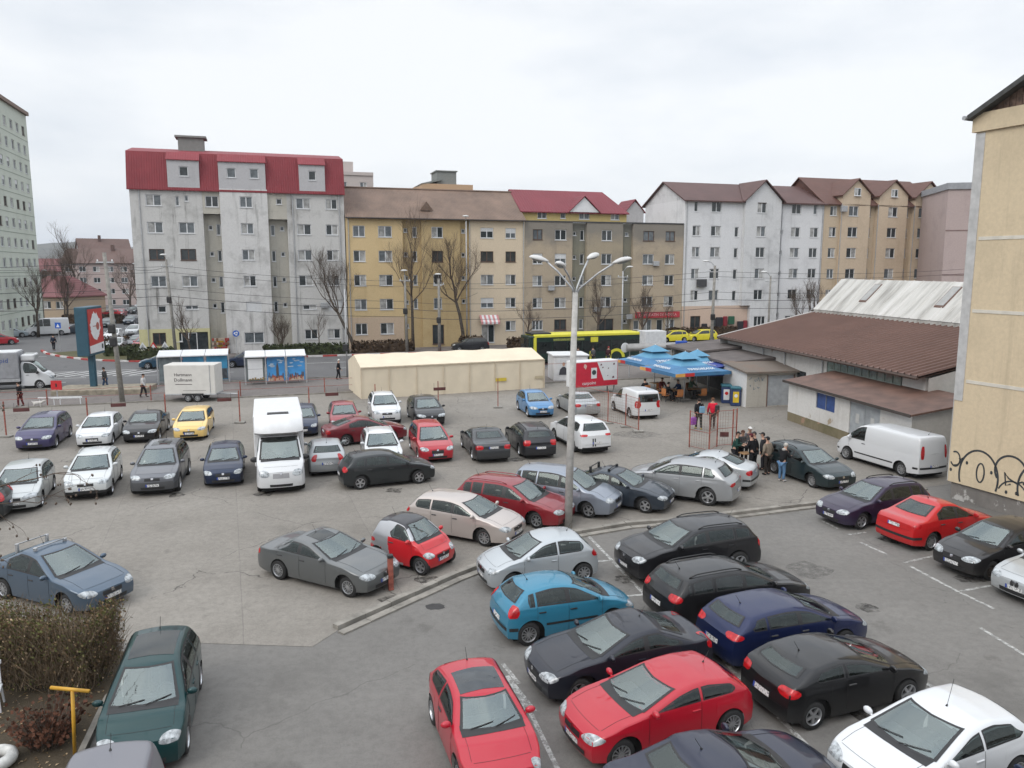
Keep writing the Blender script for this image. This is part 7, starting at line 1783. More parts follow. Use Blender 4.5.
pole('far lamp post in front of the small beige house', -72.5, 121, 8.5, .12, 0, (.8, -.3, 1), None, 'street_lamp', M_CONCPOLE, 0, False)
pole('far lamp post among the parked cars of the side street', -56.5, 120, 9.5, .12, 0, (-.6, -.4, 1), None, 'street_lamp', M_CONCPOLE, 0, False)
pole('dark wooden pole beside the hall roof', 30.4, 92.5, 8.4, .14, 0, (-.7, 0, 1), None)
def cable(label, a, b, sag, r_=.016, n=14):
    a, b = Vector(a), Vector(b); mb = MB(); mb.tube([a.lerp(b, i/n) - Vector((0, 0, sag*4*(i/n)*(1-i/n))) for i in range(n+1)], r_, 4); o = mb.build('overhead_cable', M_WIRE); props(o, label, 'cable', 'overhead cables along the street'); return o
PL = [(-70, 68), (-35.3, 80.6), (-11.8, 86.6), (-8.1, 86.9), (21.7, 84.3), (60, 100)]
for k, (dz, lab) in enumerate([(0, 'highest'), (.55, 'second highest'), (2.2, 'third'), (3.0, 'fourth'), (3.9, 'lowest')]):
    pts = []; mb = MB(); H_ = [9.6, 9.5, 7.9, 7.6, 9.0, 9.4]
    for (p, q, h0, h1) in zip(PL, PL[1:], H_, H_[1:]):
        a, b = Vector((*p, h0-dz)), Vector((*q, h1-dz)); n = 14
        mb.tube([a.lerp(b, i/n) - Vector((0, 0, (b-a).length*.012*4*(i/n)*(1-i/n))) for i in range(n+1)], .017 if k < 3 else .024, 4)
    o = mb.build('overhead_cable', M_WIRE); props(o, f'{lab} of the black cables strung along the far street', 'cable', 'overhead cables along the street')
for k, (a, b, lab) in enumerate([((-27.8, 53.9, 9.8), (-35.3, 80.6, 9.5), 'upper cable from the weathered pole to the grey block pole'), ((-27.8, 53.9, 8.6), (-35.3, 80.6, 8.3), 'lower cable from the weathered pole to the grey block pole'), ((-27.8, 53.9, 9.7), (-70, 50, 9.5), 'cable from the weathered pole leaving the photo on the left'), ((-8.1, 86.9, 6.2), (-4.0, 91.2, 6.5), 'cable from the entrance pole to the yellow block wall')]):
    cable(lab, a, b, .5)

# ------------------------------------------------------------------ fences and gate
FA = Vector((-28.3, 42.75, 0)); FB = Vector((-.95, 51.95, 0))
def fence(label, pts, h_=2.0, mesh=True, base=True, name='fence', rails=(.97, .08), posts=True):
    t = thing(name, label, 'fence', (0, 0, 0), 0)
    for p in pts:
        mb = MB(); mb.box(p[0]-.028, p[0]+.028, p[1]-.028, p[1]+.028, .0, h_+.03)
        po = mb.build('post', M_REDPOST, t)
        if base: mb = MB(); mb.rbox(p[0]-.3, p[0]+.3, p[1]-.2, p[1]+.2, .005, .12, .03); mb.build('foot_slab', M_CONCPOLE, po)
    mb = MB(); rl = MB()
    for p, q in zip(pts, pts[1:]):
        a, b = Vector((p[0], p[1], 0)), Vector((q[0], q[1], 0))
        for r_ in rails: rl.tube([a + Vector((0, 0, h_*r_)), b + Vector((0, 0, h_*r_))], .013, 4)
        if mesh:
            L_ = (b-a).length; d = (b-a)/L_; s = .16; k = int(L_/s)
            for i in range(1, k): c = a + d*i*s; mb.tube([c + Vector((0, 0, .1)), c + Vector((0, 0, h_*.97))],   .0055, 3, cap=False)
            for i in range(1, int(h_/s)): mb.tube([a + Vector((0, 0, i*s)), b + Vector((0, 0, i*s))],   .0055, 3, cap=False)
    if rails: rl.build('rail', M_REDPOST, t)
    if mesh: mb.build('wire_mesh', simple('rusty_wire', (.22, .14, .11), .7), t)
    return t
fence('long red-posted wire fence behind the back row of cars', [(FA.lerp(FB, q/7)).xy for q in range(8)], 2.0, False, True, rails=())
M_PLQ = simple('dark_red_plate', (.10, .03, .028), .6, var=.3)
for i, q in enumerate([.02, .145, .41, .66, .9]):
    p = FA.lerp(FB, q)
    lab = ['leftmost of the dark red plates, above the purple car', 'dark red plate between the purple and the bright white car', 'dark red plate above the black saloon', 'dark red plate right of the yellow car', 'dark red plate above the dark red hatchback'][i]
    t = thing('bay_plate', lab, 'sign', (*FA.lerp(FB, [.03, .20, .40, .62, .86][i]).xy, 0), A175, 'dark red plates on the fence')
    MB().box(-.4, .4, -.1, -.06, 1.42, 1.62).build('plate', M_PLQ, t); MB().tube([(-.36, -.06, 1.6), (-.36, -.02, 1.92)], .008, 4).build('hanger', M_WIRE, t); MB().tube([(.36, -.06, 1.6), (.36, -.02, 1.92)], .008, 4).build('hanger', M_WIRE, t)
SA = [st(u, 59.7)[:2] for u in (-21, -14.5, -8, -2.0, 4.0, 9.0)]
fence('red-posted barrier along the pavement behind the trailer', SA, 1.15, False, False, rails=(.95, .5))
fence('thin red fence standing in front of the beige tent', [st(u, 57.6)[:2] for u in (6.8, 9.6, 12.4, 15.2, 18, 20.8, 23.4)], 1.9, False, False, rails=(.97,))
fence('leaning red mesh fence beside the white delivery van', [(3.93, 49.4), (5.83, 46.6), (6.75, 45.5), (7.3, 44.15)], 2.0, True, True)
t = fence('red mesh gate beside the group of standing men', [(9.37, 40.3), (10.15, 39.25), (10.85, 40.4), (11.75, 40.7), (12.0, 40.9)], 1.95, True, False, 'gate', (.985, .5, .04))
MB().box(11.0, 11.45, 40.36, 40.40, .55, .8).build('plate', M_PLQ, t)
t = thing('bollard', 'red square bollard in front of the grey saloon', 'bollard', (-3.57, 21.84, .01), R(20))
mb = MB(); mb.rbox(-.075, .075, -.075, .075, 0, 1.02, .012); mb.build('post', M_REDPOST, t); mb = MB(); mb.rbox(-.085, .085, -.085, .085, .98, 1.08, .02); mb.build('cap', M_BLACK, t)
t = thing('notice_post', 'small bright red notice board on a post by the truck', 'sign', (-32.6, 55.2, 0), 0)
MB().box(-.03, .03, -.03, .03, 0, .9).build('post', M_GALV, t); MB().box(-.38, .38, -.05, .0, .75, 1.4).build('board', simple('bright_red_board', (.5, .02, .025), .5), t); MB().box(-.05, .05, -.06, -.051, .95, 1.2).build('symbol', M_BLACK, t)
t = thing('rail_frame', 'low white tubular barrier by the pavement at the left', 'barrier', (-32.3, 52.6, 0), R(8))
for x in (0, .9, 1.3, 2.6): MB().tube([(x, 0, 0), (x, 0, .55)], .03, 6).build('leg', M_PVC, t)
MB().box(-.1, 2.7, -.06, .06, .52, .62).build('rail', M_PVC, t)
t = thing('planter_base', 'low concrete slab under the billboard', 'slab', (-34.0, 56.7, 0), R(8))
mb = MB(); mb.rbox(0, 6.6, 0, 3.0, 0, .42, .04); mb.build('slab', simple('mossy_concrete', (.25, .22, .17), .9, var=.3, bumpy=.3), t)

# ------------------------------------------------------------------ billboard, shelters, signs
M_TEAL = simple('dark_teal_metal', (.022, .075, .11), .5)
t = thing('billboard', 'two-sided teal framed billboard with a red and white poster', 'billboard', (-31.9, 59.0, 0), R(97))
MB().box(-.2, .2, -.12, .28, .42, 3.0).build('post', M_TEAL, t)
mb = MB(); mb.rbox(-1.5, 1.5, -.36, .50, 2.85, 6.5, .06); mb.build('frame', M_TEAL, t)
mb = MB(); mb.box(-1.32, 1.32, -.39, -.362, 3.05, 6.32); po = mb.build('poster', simple('poster_red', (.42, .035, .03), .5, var=.08), t)
rnd = random.Random(4); mb = MB(); c = (-.08, 5.0); n = 40
mb.face([(c[0] + (.82 + rnd.uniform(-.14, .2)*(i % 2))*math.cos(2*math.pi*i/n)*1.05, -.394, c[1] + (1.0 + rnd.uniform(-.1, .22)*(i % 2))*math.sin(2*math.pi*i/n)) for i in range(n)]); mb.build('white_burst', M_PVC, po)
mb = MB(); mb.face([(-1.32, -.395, 3.05), (1.32, -.395, 3.05), (1.32, -.395, 3.75), (-1.32, -.395, 3.6)]); mb.build('white_strip', M_PVC, po)
mb = MB(); mb.face([(.35 + .3*math.cos(q*.349), -.397, 5.0 + .3*math.sin(q*.349)) for q in range(18)]); mb.box(-.5, .1, -.399, -.397, 5.0, 5.06); mb.build('emblem', simple('poster_dark_red', (.35, .1, .08), .5), po)
mb = MB(); mb.box(.85, 1.15, -.398, -.396, 3.25, 3.6); mb.build('logo', simple('poster_black', (.03, .03, .03), .5), po)
def shelter(label, x, y, w_, panels, n):
    t = thing('bus_shelter', label, 'bus shelter', (x, y, .05), A175, 'bus shelters by the street')
    for i in range(n+1): MB().box(w_*i/n-.05, w_*i/n+.05, -.05, .05, 0, 2.35).build('post', M_GALV, t)
    for i in range(n):
        mb = MB(); slab_poly(mb, [(w_*i/n+.02, -.35, 2.32), (w_*(i+1)/n-.02, -.35, 2.32), (w_*(i+1)/n-.02, 1.5, 2.62), (w_*i/n+.02, 1.5, 2.62)], .08); mb.build('roof_panel', M_PVC, t)
    for i, k in enumerate(panels):
        a, b = w_*i/n+.1, w_*(i+1)/n-.1
        if k == 'city':
            mb = MB(); mb.box(a, b, -.04, .0, .25, 2.2); p = mb.build('poster_panel', simple('poster_sky_blue', (.05, .24, .52), .35, var=.35, scale=.8), t)
            rnd = random.Random(i + 3); mb = MB()
            for q in range(9):                                   # clouds, roofs and a church tower of the printed view
                cx, cz = rnd.uniform(a+.2, b-.2), rnd.uniform(1.35, 2.05); mb.face([(cx + rnd.uniform(.12, .2)*math.cos(z*.7), -.043, cz + .05*math.sin(z*.7)) for z in range(9) if abs(cx - (a+b)/2) < (b-a)/2 - .2])
            mb.f = [f for f in mb.f if len(f) > 2]; mb.m = mb.m[:len(mb.f)]
            if mb.f: mb.build('printed_clouds', simple('poster_cloud', (.4, .5, .6), .4), p)
            for nm, col, z0, z1, nn in (('printed_skyline', (.09, .06, .05), .7, .95, 14), ('printed_roofs', (.38, .10, .05), .35, .75, 16), ('printed_walls', (.45, .36, .28), .27, .55, 12)):
                mb = MB(); off = {'printed_skyline': -.044, 'printed_roofs': -.046, 'printed_walls': -.048}[nm]
                for q in range(nn):
                    c0 = lerp(a+.06, b-.12, q/nn); ww = (b-a)/nn*rnd.uniform(.5, 1.1); hh = rnd.uniform(z0*.9, z1); c1 = min(b-.01, c0+ww)
                    if nm == 'printed_walls': mb.face([(c0, off, .26), (c1, off, .26), (c1, off, hh), (c0, off, hh)])
                    else: mb.face([(c0, off, .26), (c1, off, .26), (c1, off, hh-.08), ((c0+c1)/2, off, hh+.04), (c0, off, hh-.08)])
                mb.build(nm, simple(nm, col, .5, var=.3, scale=9), p)
            if i == 1:
                c0 = lerp(a, b, .58); mb = MB(); mb.face([(c0-.1, -.05, .6), (c0+.1, -.05, .6), (c0+.1, -.05, 1.3), (c0, -.05, 1.85), (c0-.1, -.05, 1.3)]); mb.build('printed_tower', simple('printed_tower', (.08, .07, .07), .5), p)
        elif k == 'white':
            mb = MB(); mb.box(a, b, -.04, .0, .2, 2.2); p = mb.build('poster_panel', simple('panel_dark_frame', (.1, .12, .12), .5), t)
            mb = MB(); mb.box(a+.12, b-.12, -.06, -.041, .45, 2.1); mb.build('blank_sheet', M_PVC, p); 
            mb = MB(); mb.box(a+.12, b-.12, -.064, -.061, 1.25, 1.29); mb.build('fold', simple('fold_grey', (.4, .4, .42), .6), p)
            mb = MB()
            for q in range(6): mb.box(a+.2+q*.2, a+.34+q*.2, -.066, -.062, .38, .5 + .05*(q % 3))
            mb.build('small_picture', simple('small_picture', (.25, .18, .08), .6, var=.5, scale=12), p)
        elif k == 'blue':
            mb = MB(); mb.box(a, b, -.04, .0, .25, 2.2); p = mb.build('poster_panel', simple('poster_blue', (.04, .22, .38), .4, var=.4, scale=.9), t)
            mb = MB(); mb.box(a+.02, b-.02, -.046, -.042, .3, 1.15); mb.build('printed_picture', simple('printed_dark', (.05, .06, .07), .5, var=.6, scale=4), p)
        elif k == 'glass':
            mb = MB(); mb.box(a, b, -.02, .0, .25, 2.2); mb.build('glass_panel', glassy('shelter_glass', (.16, .19, .2), .06), t)
    mb = MB(); mb.box(.3, w_-.3, .5, .85, .42, .48); bn = mb.build('bench', M_GALV, t); mb = MB(); mb.box(.5, .56, .55, .8, 0, .42); mb.box(w_-.56, w_-.5, .55, .8, 0, .42); mb.build('bench_leg', M_GALV, bn)
    return t
shelter('left bus shelter behind the white trailer', -28.5, 62.2, 5.4, ['glass', 'blue', 'blue'], 3)
shelter('right bus shelter with city photo panels and one blank panel', -21.4, 62.0, 4.75, ['white', 'city', 'city'], 3)
def sign(label, x, y, h_, kind, rz=0.0):
    t = thing('road_sign', label, 'road sign', (x, y, 0), rz, 'road signs'); MB().tube([(0, 0, 0), (0, 0, h_+.35)], .035, 6).build('post', M_GALV, t)
    mb = MB()
    if kind == 'round':
        mb.lathe([(.001, -.06), (.34, -.06), (.34, -.03), (.001, -.03)], 20, ax='y', M=Matrix.Translation((0, 0, h_))); d = mb.build('disc', simple('sign_blue', (.01, .09, .42), .4), t)
        mb = MB()
        for a in (90, 210, 330): q = Matrix.Translation((0, 0, h_)) @ Matrix.Rotation(R(a), 4, 'Y'); mb.face([q @ Vector(p) for p in ((.05, -.066, -.18), (.16, -.066, -.02), (.22, -.066, -.08), (.2, -.066, .14), (.0, -.066, .1), (.08, -.066, .04))])
        mb.build('arrows', M_PVC, d)
    elif kind == 'square':
        mb.box(-.33, .33, -.06, -.03, h_-.33, h_+.33); d = mb.build('panel', simple('sign_blue', (.01, .09, .42), .4), t); mb = MB(); mb.face([(-.2, -.065, h_-.2), (.2, -.065, h_-.2), (0, -.065, h_+.2)]); mb.build('symbol', M_PVC, d)
    return t
sign('round blue roundabout sign in front of the grey block', -29.2, 82.4, 2.5, 'round', A175); sign('square blue crossing sign at the junction by the dark-coated man', -51.5, 88.5, 2.9, 'square', 0)
M_SY = simple('sign_yellow', (.6, .42, .02), .5); M_SR = simple('sign_red', (.5, .02, .02), .5)
t = thing('advert_boards', 'yellow and red pavement boards in front of the grey block shop', 'sign', (-32.0, 85.2, .1), A175)
mb = MB(); mb.lathe([(.001, -.03), (.42, -.03), (.42, 0), (.001, 0)], 18, ax='y', M=Matrix.Translation((0, 0, 1.1))); d = mb.build('disc', M_SY, t); mb = MB(); mb.box(-.16, -.05, -.045, -.031, .95, 1.3); mb.box(-.05, .14, -.045, -.031, 1.05, 1.2); mb.build('symbol', M_SR, d)
mb = MB(); mb.lathe([(.001, -.03), (.42, -.03), (.42, 0), (.001, 0)], 18, ax='y', M=Matrix.Translation((.9, 0, 1.05))); d = mb.build('disc', M_SR, t); mb = MB(); mb.box(.75, 1.05, -.045, -.031, 1.0, 1.12); mb.box(.84, .96, -.046, -.032, .85, 1.27); mb.build('symbol', M_SY, d)
MB().box(-.02, .02, .0, .04, 0, .8).build('post', M_GALV, t); MB().box(.88, .92, .0, .04, 0, .8).build('post', M_GALV, t)
for i, (u, k) in enumerate([(.7, 0), (1.7, 1), (2.8, 0)]):
    x, y, _ = fp(u, -3.2); t = thing('warning_board', ['leftmost white triangular warning board behind the hedge', 'red bordered triangular warning board behind the hedge', 'rightmost white triangular warning board behind the hedge'][i], 'sign', (x, y, 1.0), A175, 'triangular boards by the hedge')
    mb = MB(); mb.prism([(-.5, 0), (.5, 0), (0, .85)], -.02, .02, 0, Matrix.Rotation(R(90), 4, 'X')); b_ = mb.build('board', M_SR if k else M_PVC, t)
    mb = MB(); mb.prism([(-.3, .13), (.3, .13), (0, .62)], .021, .026, 0, Matrix.Rotation(R(90), 4, 'X')); mb.build('field', M_PVC if k else M_GALV, b_)
    MB().box(-.03, .03, -.02, .02, -1.0, 0).build('post', M_GALV, t)
x, y, _ = fp(7.2, -.25)
t = thing('fruit_display', 'red and brown produce display outside the shop of the grey block', 'display', (x, y, .1), A175)
mb = MB(); rnd = random.Random(6)
for i in range(3):
    for j in range(8): mb.rbox(i*.0+j*.22, j*.22+.2, -.5 + i*.16, -.2 + i*.16, .5+i*.45, .8+i*.45, .03, rnd.randrange(3))
mb.build('goods', [simple('goods_red', (.3, .04, .03), .7), simple('goods_brown', (.16, .08, .04), .7), simple('goods_pale', (.4, .32, .25), .7)], t)
MB().box(0, 1.8, -.5, 0, 0, .49).build('stand', M_WOOD, t)

# ------------------------------------------------------------------ tent, kiosk, stall
M_TENT = simple('beige_tent_fabric', (.64, .56, .43), .75, var=.06, scale=.8, bumpy=.05)
tx, ty = -11.5, 55.0; TL = 14.4; TW = 5.0
t = thing('tent', 'long beige fabric tent with a shallow ridge roof', 'tent', (-10.85, 55.45, 0), math.atan2(5.55, 13.85))
mb = MB(); n = 40
def wob(i, k): return .035*math.sin(i*1.9 + k) + .02*math.sin(i*4.1 + 2*k)
rows_ = [(0, 0), (.02, .8), (.0, 1.6), (0, 2.3), (TW/2, 2.98), (TW, 2.3), (TW, 0)]
for r_ in rows_:
    for i in range(n+1): mb.v.append((TL*i/n, r_[0] + (wob(i, r_[1]) if r_[1] not in (2.3, 2.98) else 0), r_[1] + (.03*math.sin(i*.9) if r_[1] == 2.98 else 0)))
for j in range(len(rows_)-1):
    for i in range(n): a = j*(n+1)+i; mb.f.append((a, a+1, a+n+2, a+n+1)); mb.m.append(0)
for i in (0, n): mb.f.append(tuple(j*(n+1)+i for j in range(len(rows_)))); mb.m.append(0)
tb = mb.build('cover', M_TENT, t); tb.data.shade_smooth(); tb.data.set_sharp_from_angle(angle=R(20))
mb = MB()
for i in range(8): mb.box(TL*i/7-.03, TL*i/7+.03, -.07, -.045, .02, 2.28)
mb.box(0, TL, -.09, -.04, 2.24, 2.32); mb.build('seam_strip', simple('tent_seam', (.55, .46, .34), .8), t)
mb = MB(); mb.box(10.3, 11.2, -.085, -.07, .75, 1.0); mb.build('label_panel', simple('yellow_label', (.55, .42, .05), .6), t)
mb = MB(); mb.box(13.6, 14.4, -.085, -.07, .78, 1.0); mb.build('label_panel', simple('pale_label', (.45, .38, .26), .6), t)
t = thing('kiosk', 'white cube kiosk with portrait posters behind the lamp post', 'kiosk', (3.45, 64.2, .05), R(8))
mb = MB(); mb.rbox(0, 2.9, 0, 2.6, 0, 2.05, .05); mb.build('body', simple('kiosk_white', (.6, .6, .61), .5, var=.1), t)
mb = MB(); mb.rbox(-.1, 3.0, -.1, 2.7, 2.052, 2.2, .04); mb.build('roof', M_PVC, t)
for x in (.35, 1.55):
    mb = MB(); mb.box(x, x+.95, -.025, -.003, .5, 1.8); p = mb.build('poster', simple('poster_pale', (.55, .56, .58), .5), t)
    mb = MB(); mb.face([(x+.1, -.028, .52), (x+.85, -.028, .52), (x+.8, -.028, .95), (x+.6, -.028, 1.2), (x+.4, -.028, 1.2), (x+.18, -.028, .95)]); mb.build('printed_suit', simple('printed_suit', (.04, .04, .05), .6), p)
    mb = MB(); mb.face([(x+.5 + .12*math.cos(q*.5), -.03, 1.4 + .17*math.sin(q*.5)) for q in range(13)]); mb.build('printed_face', simple('printed_face', (.4, .24, .17), .6), p)
M_BANR = simple('banner_red', (.52, .02, .045), .5, var=.08)
t = thing('promo_stall', 'red and white promotional stall beside the white delivery van', 'stall', (4.62, 57.0, 0), math.atan2(1.75, 3.45))
mb = MB(); mb.rbox(0, 3.85, 0, 1.2, .55, 2.5, .03); mb.build('body', M_PVC, t)
mb = MB(); mb.box(.06, 3.8, -.03, -.003, .6, 2.42); p = mb.build('front_panel', M_BANR, t)
mb = MB(); mb.face([(1.95, -.034, 2.4), (3.76, -.034, 2.4), (3.76, -.034, 1.0), (2.55, -.034, 1.0)]); mb.build('white_field', M_PVC, p)
mb = MB(); rnd = random.Random(2)
for cx, cz, s in ((2.3, 2.2, .07), (2.45, 1.98, .06), (2.95, 1.9, .05), (3.45, 2.2, .08), (3.4, 1.2, .09), (2.9, 1.35, .04)): mb.face([(cx-s, -.037, cz-s), (cx+s, -.037, cz-s*.6), (cx+s*.7, -.037, cz+s), (cx-s*.8, -.037, cz+s*.7)])
mb.build('printed_motif', simple('motif_dark', (.12, .03, .05), .6), p)
mb = MB(); mb.box(1.42, 1.92, -.04, -.036, 1.2, 2.0); q_ = mb.build('white_card', M_PVC, p); mb = MB(); mb.lathe([(.001, -.045), (.19, -.045), (.19, -.042), (.001, -.042)], 12, ax='y', M=Matrix.Translation((1.67, 0, 1.65))); mb.build('dark_motif', simple('motif_black', (.03, .05, .05), .6), q_)
mb = MB(); mb.face([(.75, -.037, 2.1), (.95, -.037, 1.9), (1.05, -.037, 2.15), (.95, -.037, 2.3), (.8, -.037, 2.3)]); mb.build('pale_motif', simple('motif_pale', (.6, .4, .35), .6), p)
text('lettering', 'carpoint', .36, M_PVC, p, (1.25, -.037, .86))
for x in (.2, 3.6):
    for y in (.15, 1.05): MB().box(x-.04, x+.04, y-.04, y+.04, 0, .55).build('leg', M_GALV, t)

# ------------------------------------------------------------------ parasols, seating, bins
M_PBLUE = simple('parasol_blue', (.045, .155, .30), .6, var=.18, scale=1.2); M_PLT = simple('parasol_sky', (.085, .25, .39), .6, var=.15, scale=1.2); M_PORG = simple('parasol_orange', (.62, .33, .08), .6); M_PRD = simple('parasol_red', (.45, .03, .03), .6)
def parasol(label, x, y, rz, half=2.15, top=3.45, edge=2.35):
    t = thing('parasol', label, 'parasol', (x, y, 0), R(rz), 'blue parasols in front of the bar')
    MB().tube([(0, 0, 0), (0, 0, top-.05)], .04, 8).build('pole', M_PVC, t, True)
    mb = MB(); mb.rbox(-.35, .35, -.35, .35, 0, .1, .03); mb.build('foot', M_CONCPOLE, t)
    mb = MB()
    cor = [Vector((sx*half, sy*half, edge)) for sx, sy in ((-1, -1), (1, -1), (1, 1), (-1, 1))]; apex = Vector((0, 0, top)); n = 6
    for i in range(4):
        a, b = cor[i], cor[(i+1) % 4]
        for k in range(n):
            for j in range(n):
                def P(u, v):
                    e = a.lerp(b, u); p = e.lerp(apex, v); p.z -= .26*math.sin(math.pi*v)*(1-.2*abs(u-.5)) ; p.z -= .10*math.sin(math.pi*u)*(1-v)*-1*.4; return p
                q = [P(k/n, j/n), P((k+1)/n, j/n), P((k+1)/n, (j+1)/n), P(k/n, (j+1)/n)]
                mm = 1 if j >= 3 else 0
                mb.face(q if j < n-1 else q[:3] if False else q, mm)
        for k in range(n):
            u0, u1 = k/n, (k+1)/n; e0, e1 = a.lerp(b, u0), a.lerp(b, u1)
            mb.face([e0 - Vector((0, 0, .22)), e1 - Vector((0, 0, .22)), e1 + Vector((0, 0, .04*math.sin(math.pi*u1))), e0 + Vector((0, 0, .04*math.sin(math.pi*u0)))], 2 if k < 1 else (3 if k < 2 else 0))
    cv = mb.build('canopy', [M_PBLUE, M_PLT, M_PORG, M_PRD], t, True)
    mb = MB(); s = half*.36
    for i in range(4):
        a, b = cor[i]*.36, cor[(i+1) % 4]*.36; a = Vector((a.x, a.y, top-.36)); b = Vector((b.x, b.y, top-.36)); mb.face([a, b, Vector((0, 0, top+.10))])
    mb.build('vent_cap', M_PLT, cv)
    MB().lathe([(.001, .1), (.05, .06), (.03, 0)], 8, M=Matrix.Translation((0, 0, top+.05))).build('finial', M_PVC, cv)
    for i in range(4):
        a, b = cor[i], cor[(i+1) % 4]; m_ = (a+b)/2; d = (b-a).normalized(); upv = (apex - m_).normalized(); nrm = d.cross(upv).normalized()
        X = d; Y = upv; o_ = m_.lerp(apex, .17) + nrm*.09 - Vector((0, 0, .06))
        Mx = Matrix(((X.x, Y.x, nrm.x, o_.x), (X.y, Y.y, nrm.y, o_.y), (X.z, Y.z, nrm.z, o_.z), (0, 0, 0, 1)))
        tx_ = text('lettering', 'TIMISOREANA', .34, M_PVC, cv, (0, 0, 0), (0, 0, 0)); tx_.matrix_local = Mx
    for i in range(4): MB().tube([(0, 0, top-.75), tuple(cor[i] + Vector((0, 0, -.05)))], .014, 4).build('rib', M_PVC, t)
    return t
parasol('rear blue parasol, furthest from the white garage', 11.0, 59.6, 22, 2.2, 3.45, 2.3)
parasol('front blue parasol, largest in view, nearest the delivery van', 12.35, 55.3, 22, 2.3, 3.4, 2.25)
parasol('third blue parasol tucked against the dark blue awning', 14.0, 58.6, 22, 1.9, 3.2, 2.3)
M_CHAIR = simple('orange_brown_chair', (.42, .16, .05), .55, var=.15)
def chair(label, x, y, rz):
    t = thing('bar_chair', label, 'chair', (x, y, .01), R(rz), 'orange brown chairs under the parasols')
    mb = MB(); mb.rbox(-.22, .22, -.22, .22, .42, .47, .02); mb.build('seat', M_CHAIR, t)
    mb = MB(); mb.rbox(-.23, .23, .19, .23, .5, .95, .03); mb.build('backrest', M_CHAIR, t)
    for sx in (-.19, .19):
        for sy in (-.19, .2): MB().tube([(sx*1.1, sy*1.1, 0), (sx, sy, .43)], .016, 5).build('leg', M_BLACK, t)
    return t
def table(label, x, y, rz):
    t = thing('bar_table', label, 'table', (x, y, .01), R(rz), 'tables under the parasols'); MB().rbox(-.4, .4, -.4, .4, .70, .745, .015).build('tabletop', M_TBL, t)
    MB().tube([(0, 0, .03), (0, 0, .7)], .04, 6).build('leg', M_BLACK, t); MB().rbox(-.25, .25, -.25, .25, 0, .03, .01).build('foot', M_BLACK, t)
for lb, x, y, rz in [('orange chair under the seated dark-coated guest left of the parasols', 9.76, 56.1, 200), ('orange chair nearest the white parasol pole', 11.75, 54.1, 190), ('orange chair turned sideways left of the parasol pole', 10.9, 54.5, 120), ('orange chair at the right under the front parasol', 13.5, 54.6, 200), ('orange chair behind the first table', 11.0, 57.0, 20), ('orange chair at the back, near the bar counter', 13.2, 57.2, 40), ('orange chair facing the bar with its back to the van', 10.6, 55.6, 255)]: chair(lb, x, y, rz)
for lb, x, y, rz in [('wooden table beside the white parasol pole', 11.4, 55.3, 15), ('wooden table under the rear parasol', 11.0, 58.6, 30), ('wooden table at the right under the front parasol', 13.2, 55.8, 20)]: table(lb, x, y, rz)
def bin_(label, x, y, rz, col):
    t = thing('drinks_bin', label, 'bin', (x, y, .01), R(rz), 'blue bins against the white garage wall'); mb = MB(); mb.rbox(-.32, .32, -.32, .32, 0, 1.15, .05); mb.build('body', simple('bin_navy', (.02, .04, .12), .5), t)
    mb = MB(); mb.rbox(-.36, .36, -.36, .36, 1.16, 1.32, .05); mb.build('lid', simple('bin_teal', (.03, .13, .17), .5), t)
    mb = MB(); mb.rbox(-.2, .2, -.345, -.325, .25, 1.0, .008); mb.build('label_panel', col, t); mb = MB(); mb.lathe([(.001, -.36), (.12, -.36), (.12, -.347), (.001, -.347)], 12, ax='y', M=Matrix.Translation((0, 0, .72))); mb.build('emblem', M_SR if col is M_PVC else M_PVC, t)
bin_('blue bin with a white panel, left of the pair by the garage', 15.0, 54.0, -8, M_PVC); bin_('blue bin with a yellow panel, right of the pair by the garage', 15.35, 52.9, -8, M_SY)

# ------------------------------------------------------------------ trailer, trucks, bus
t = thing('trailer', 'white closed box trailer with two axles behind the yellow car', 'trailer', (-22.7, 55.1, 0), R(3))
mb = MB(); mb.rbox(-1.75, 1.75, -.85, .85, .55, 2.65, .04); bd = mb.build('box_body', simple('trailer_white', (.60, .585, .55), .45, var=.05), t)
mb = MB(); mb.rbox(-1.77, 1.77, -.87, .87, .50, .60, .02); mb.box(1.38, 1.42, -.875, .875, .6, 2.64); mb.build('edge_rail', M_GALV, t)
M_INK = simple('dark_lettering', (.08, .07, .07), .6)
text('lettering', 'Hartmann', .30, M_INK, bd, (-.45, -.856, 1.95)); text('lettering', 'Dollmann', .32, M_INK, bd, (-.45, -.856, 1.58)); mb = MB(); mb.box(-1.0, .15, -.858, -.853, 1.25, 1.29); mb.box(-.5, 1.1, -.858, -.853, .82, .84); mb.build('small_print', M_INK, bd)
tm, rm = wheel_meshes(.28, 'cap')
for x in (-.15, .5):
    for sd in (1, -1): wh = link('wheel', tm, t, (x, sd*.86, .28), (0, 0, 0 if sd > 0 else math.pi)); link('rim', rm, wh)
mb = MB(); mb.box(-.55, .9, -.95, -.80, .5, .62); mb.box(-.55, .9, .80, .95, .5, .62); mb.build('mudguard', M_BLACK, t); mb = MB(); mb.tube([(1.7, 0, .5), (3.0, 0, .45)], .05, 6); mb.build('drawbar', M_GALV, t)
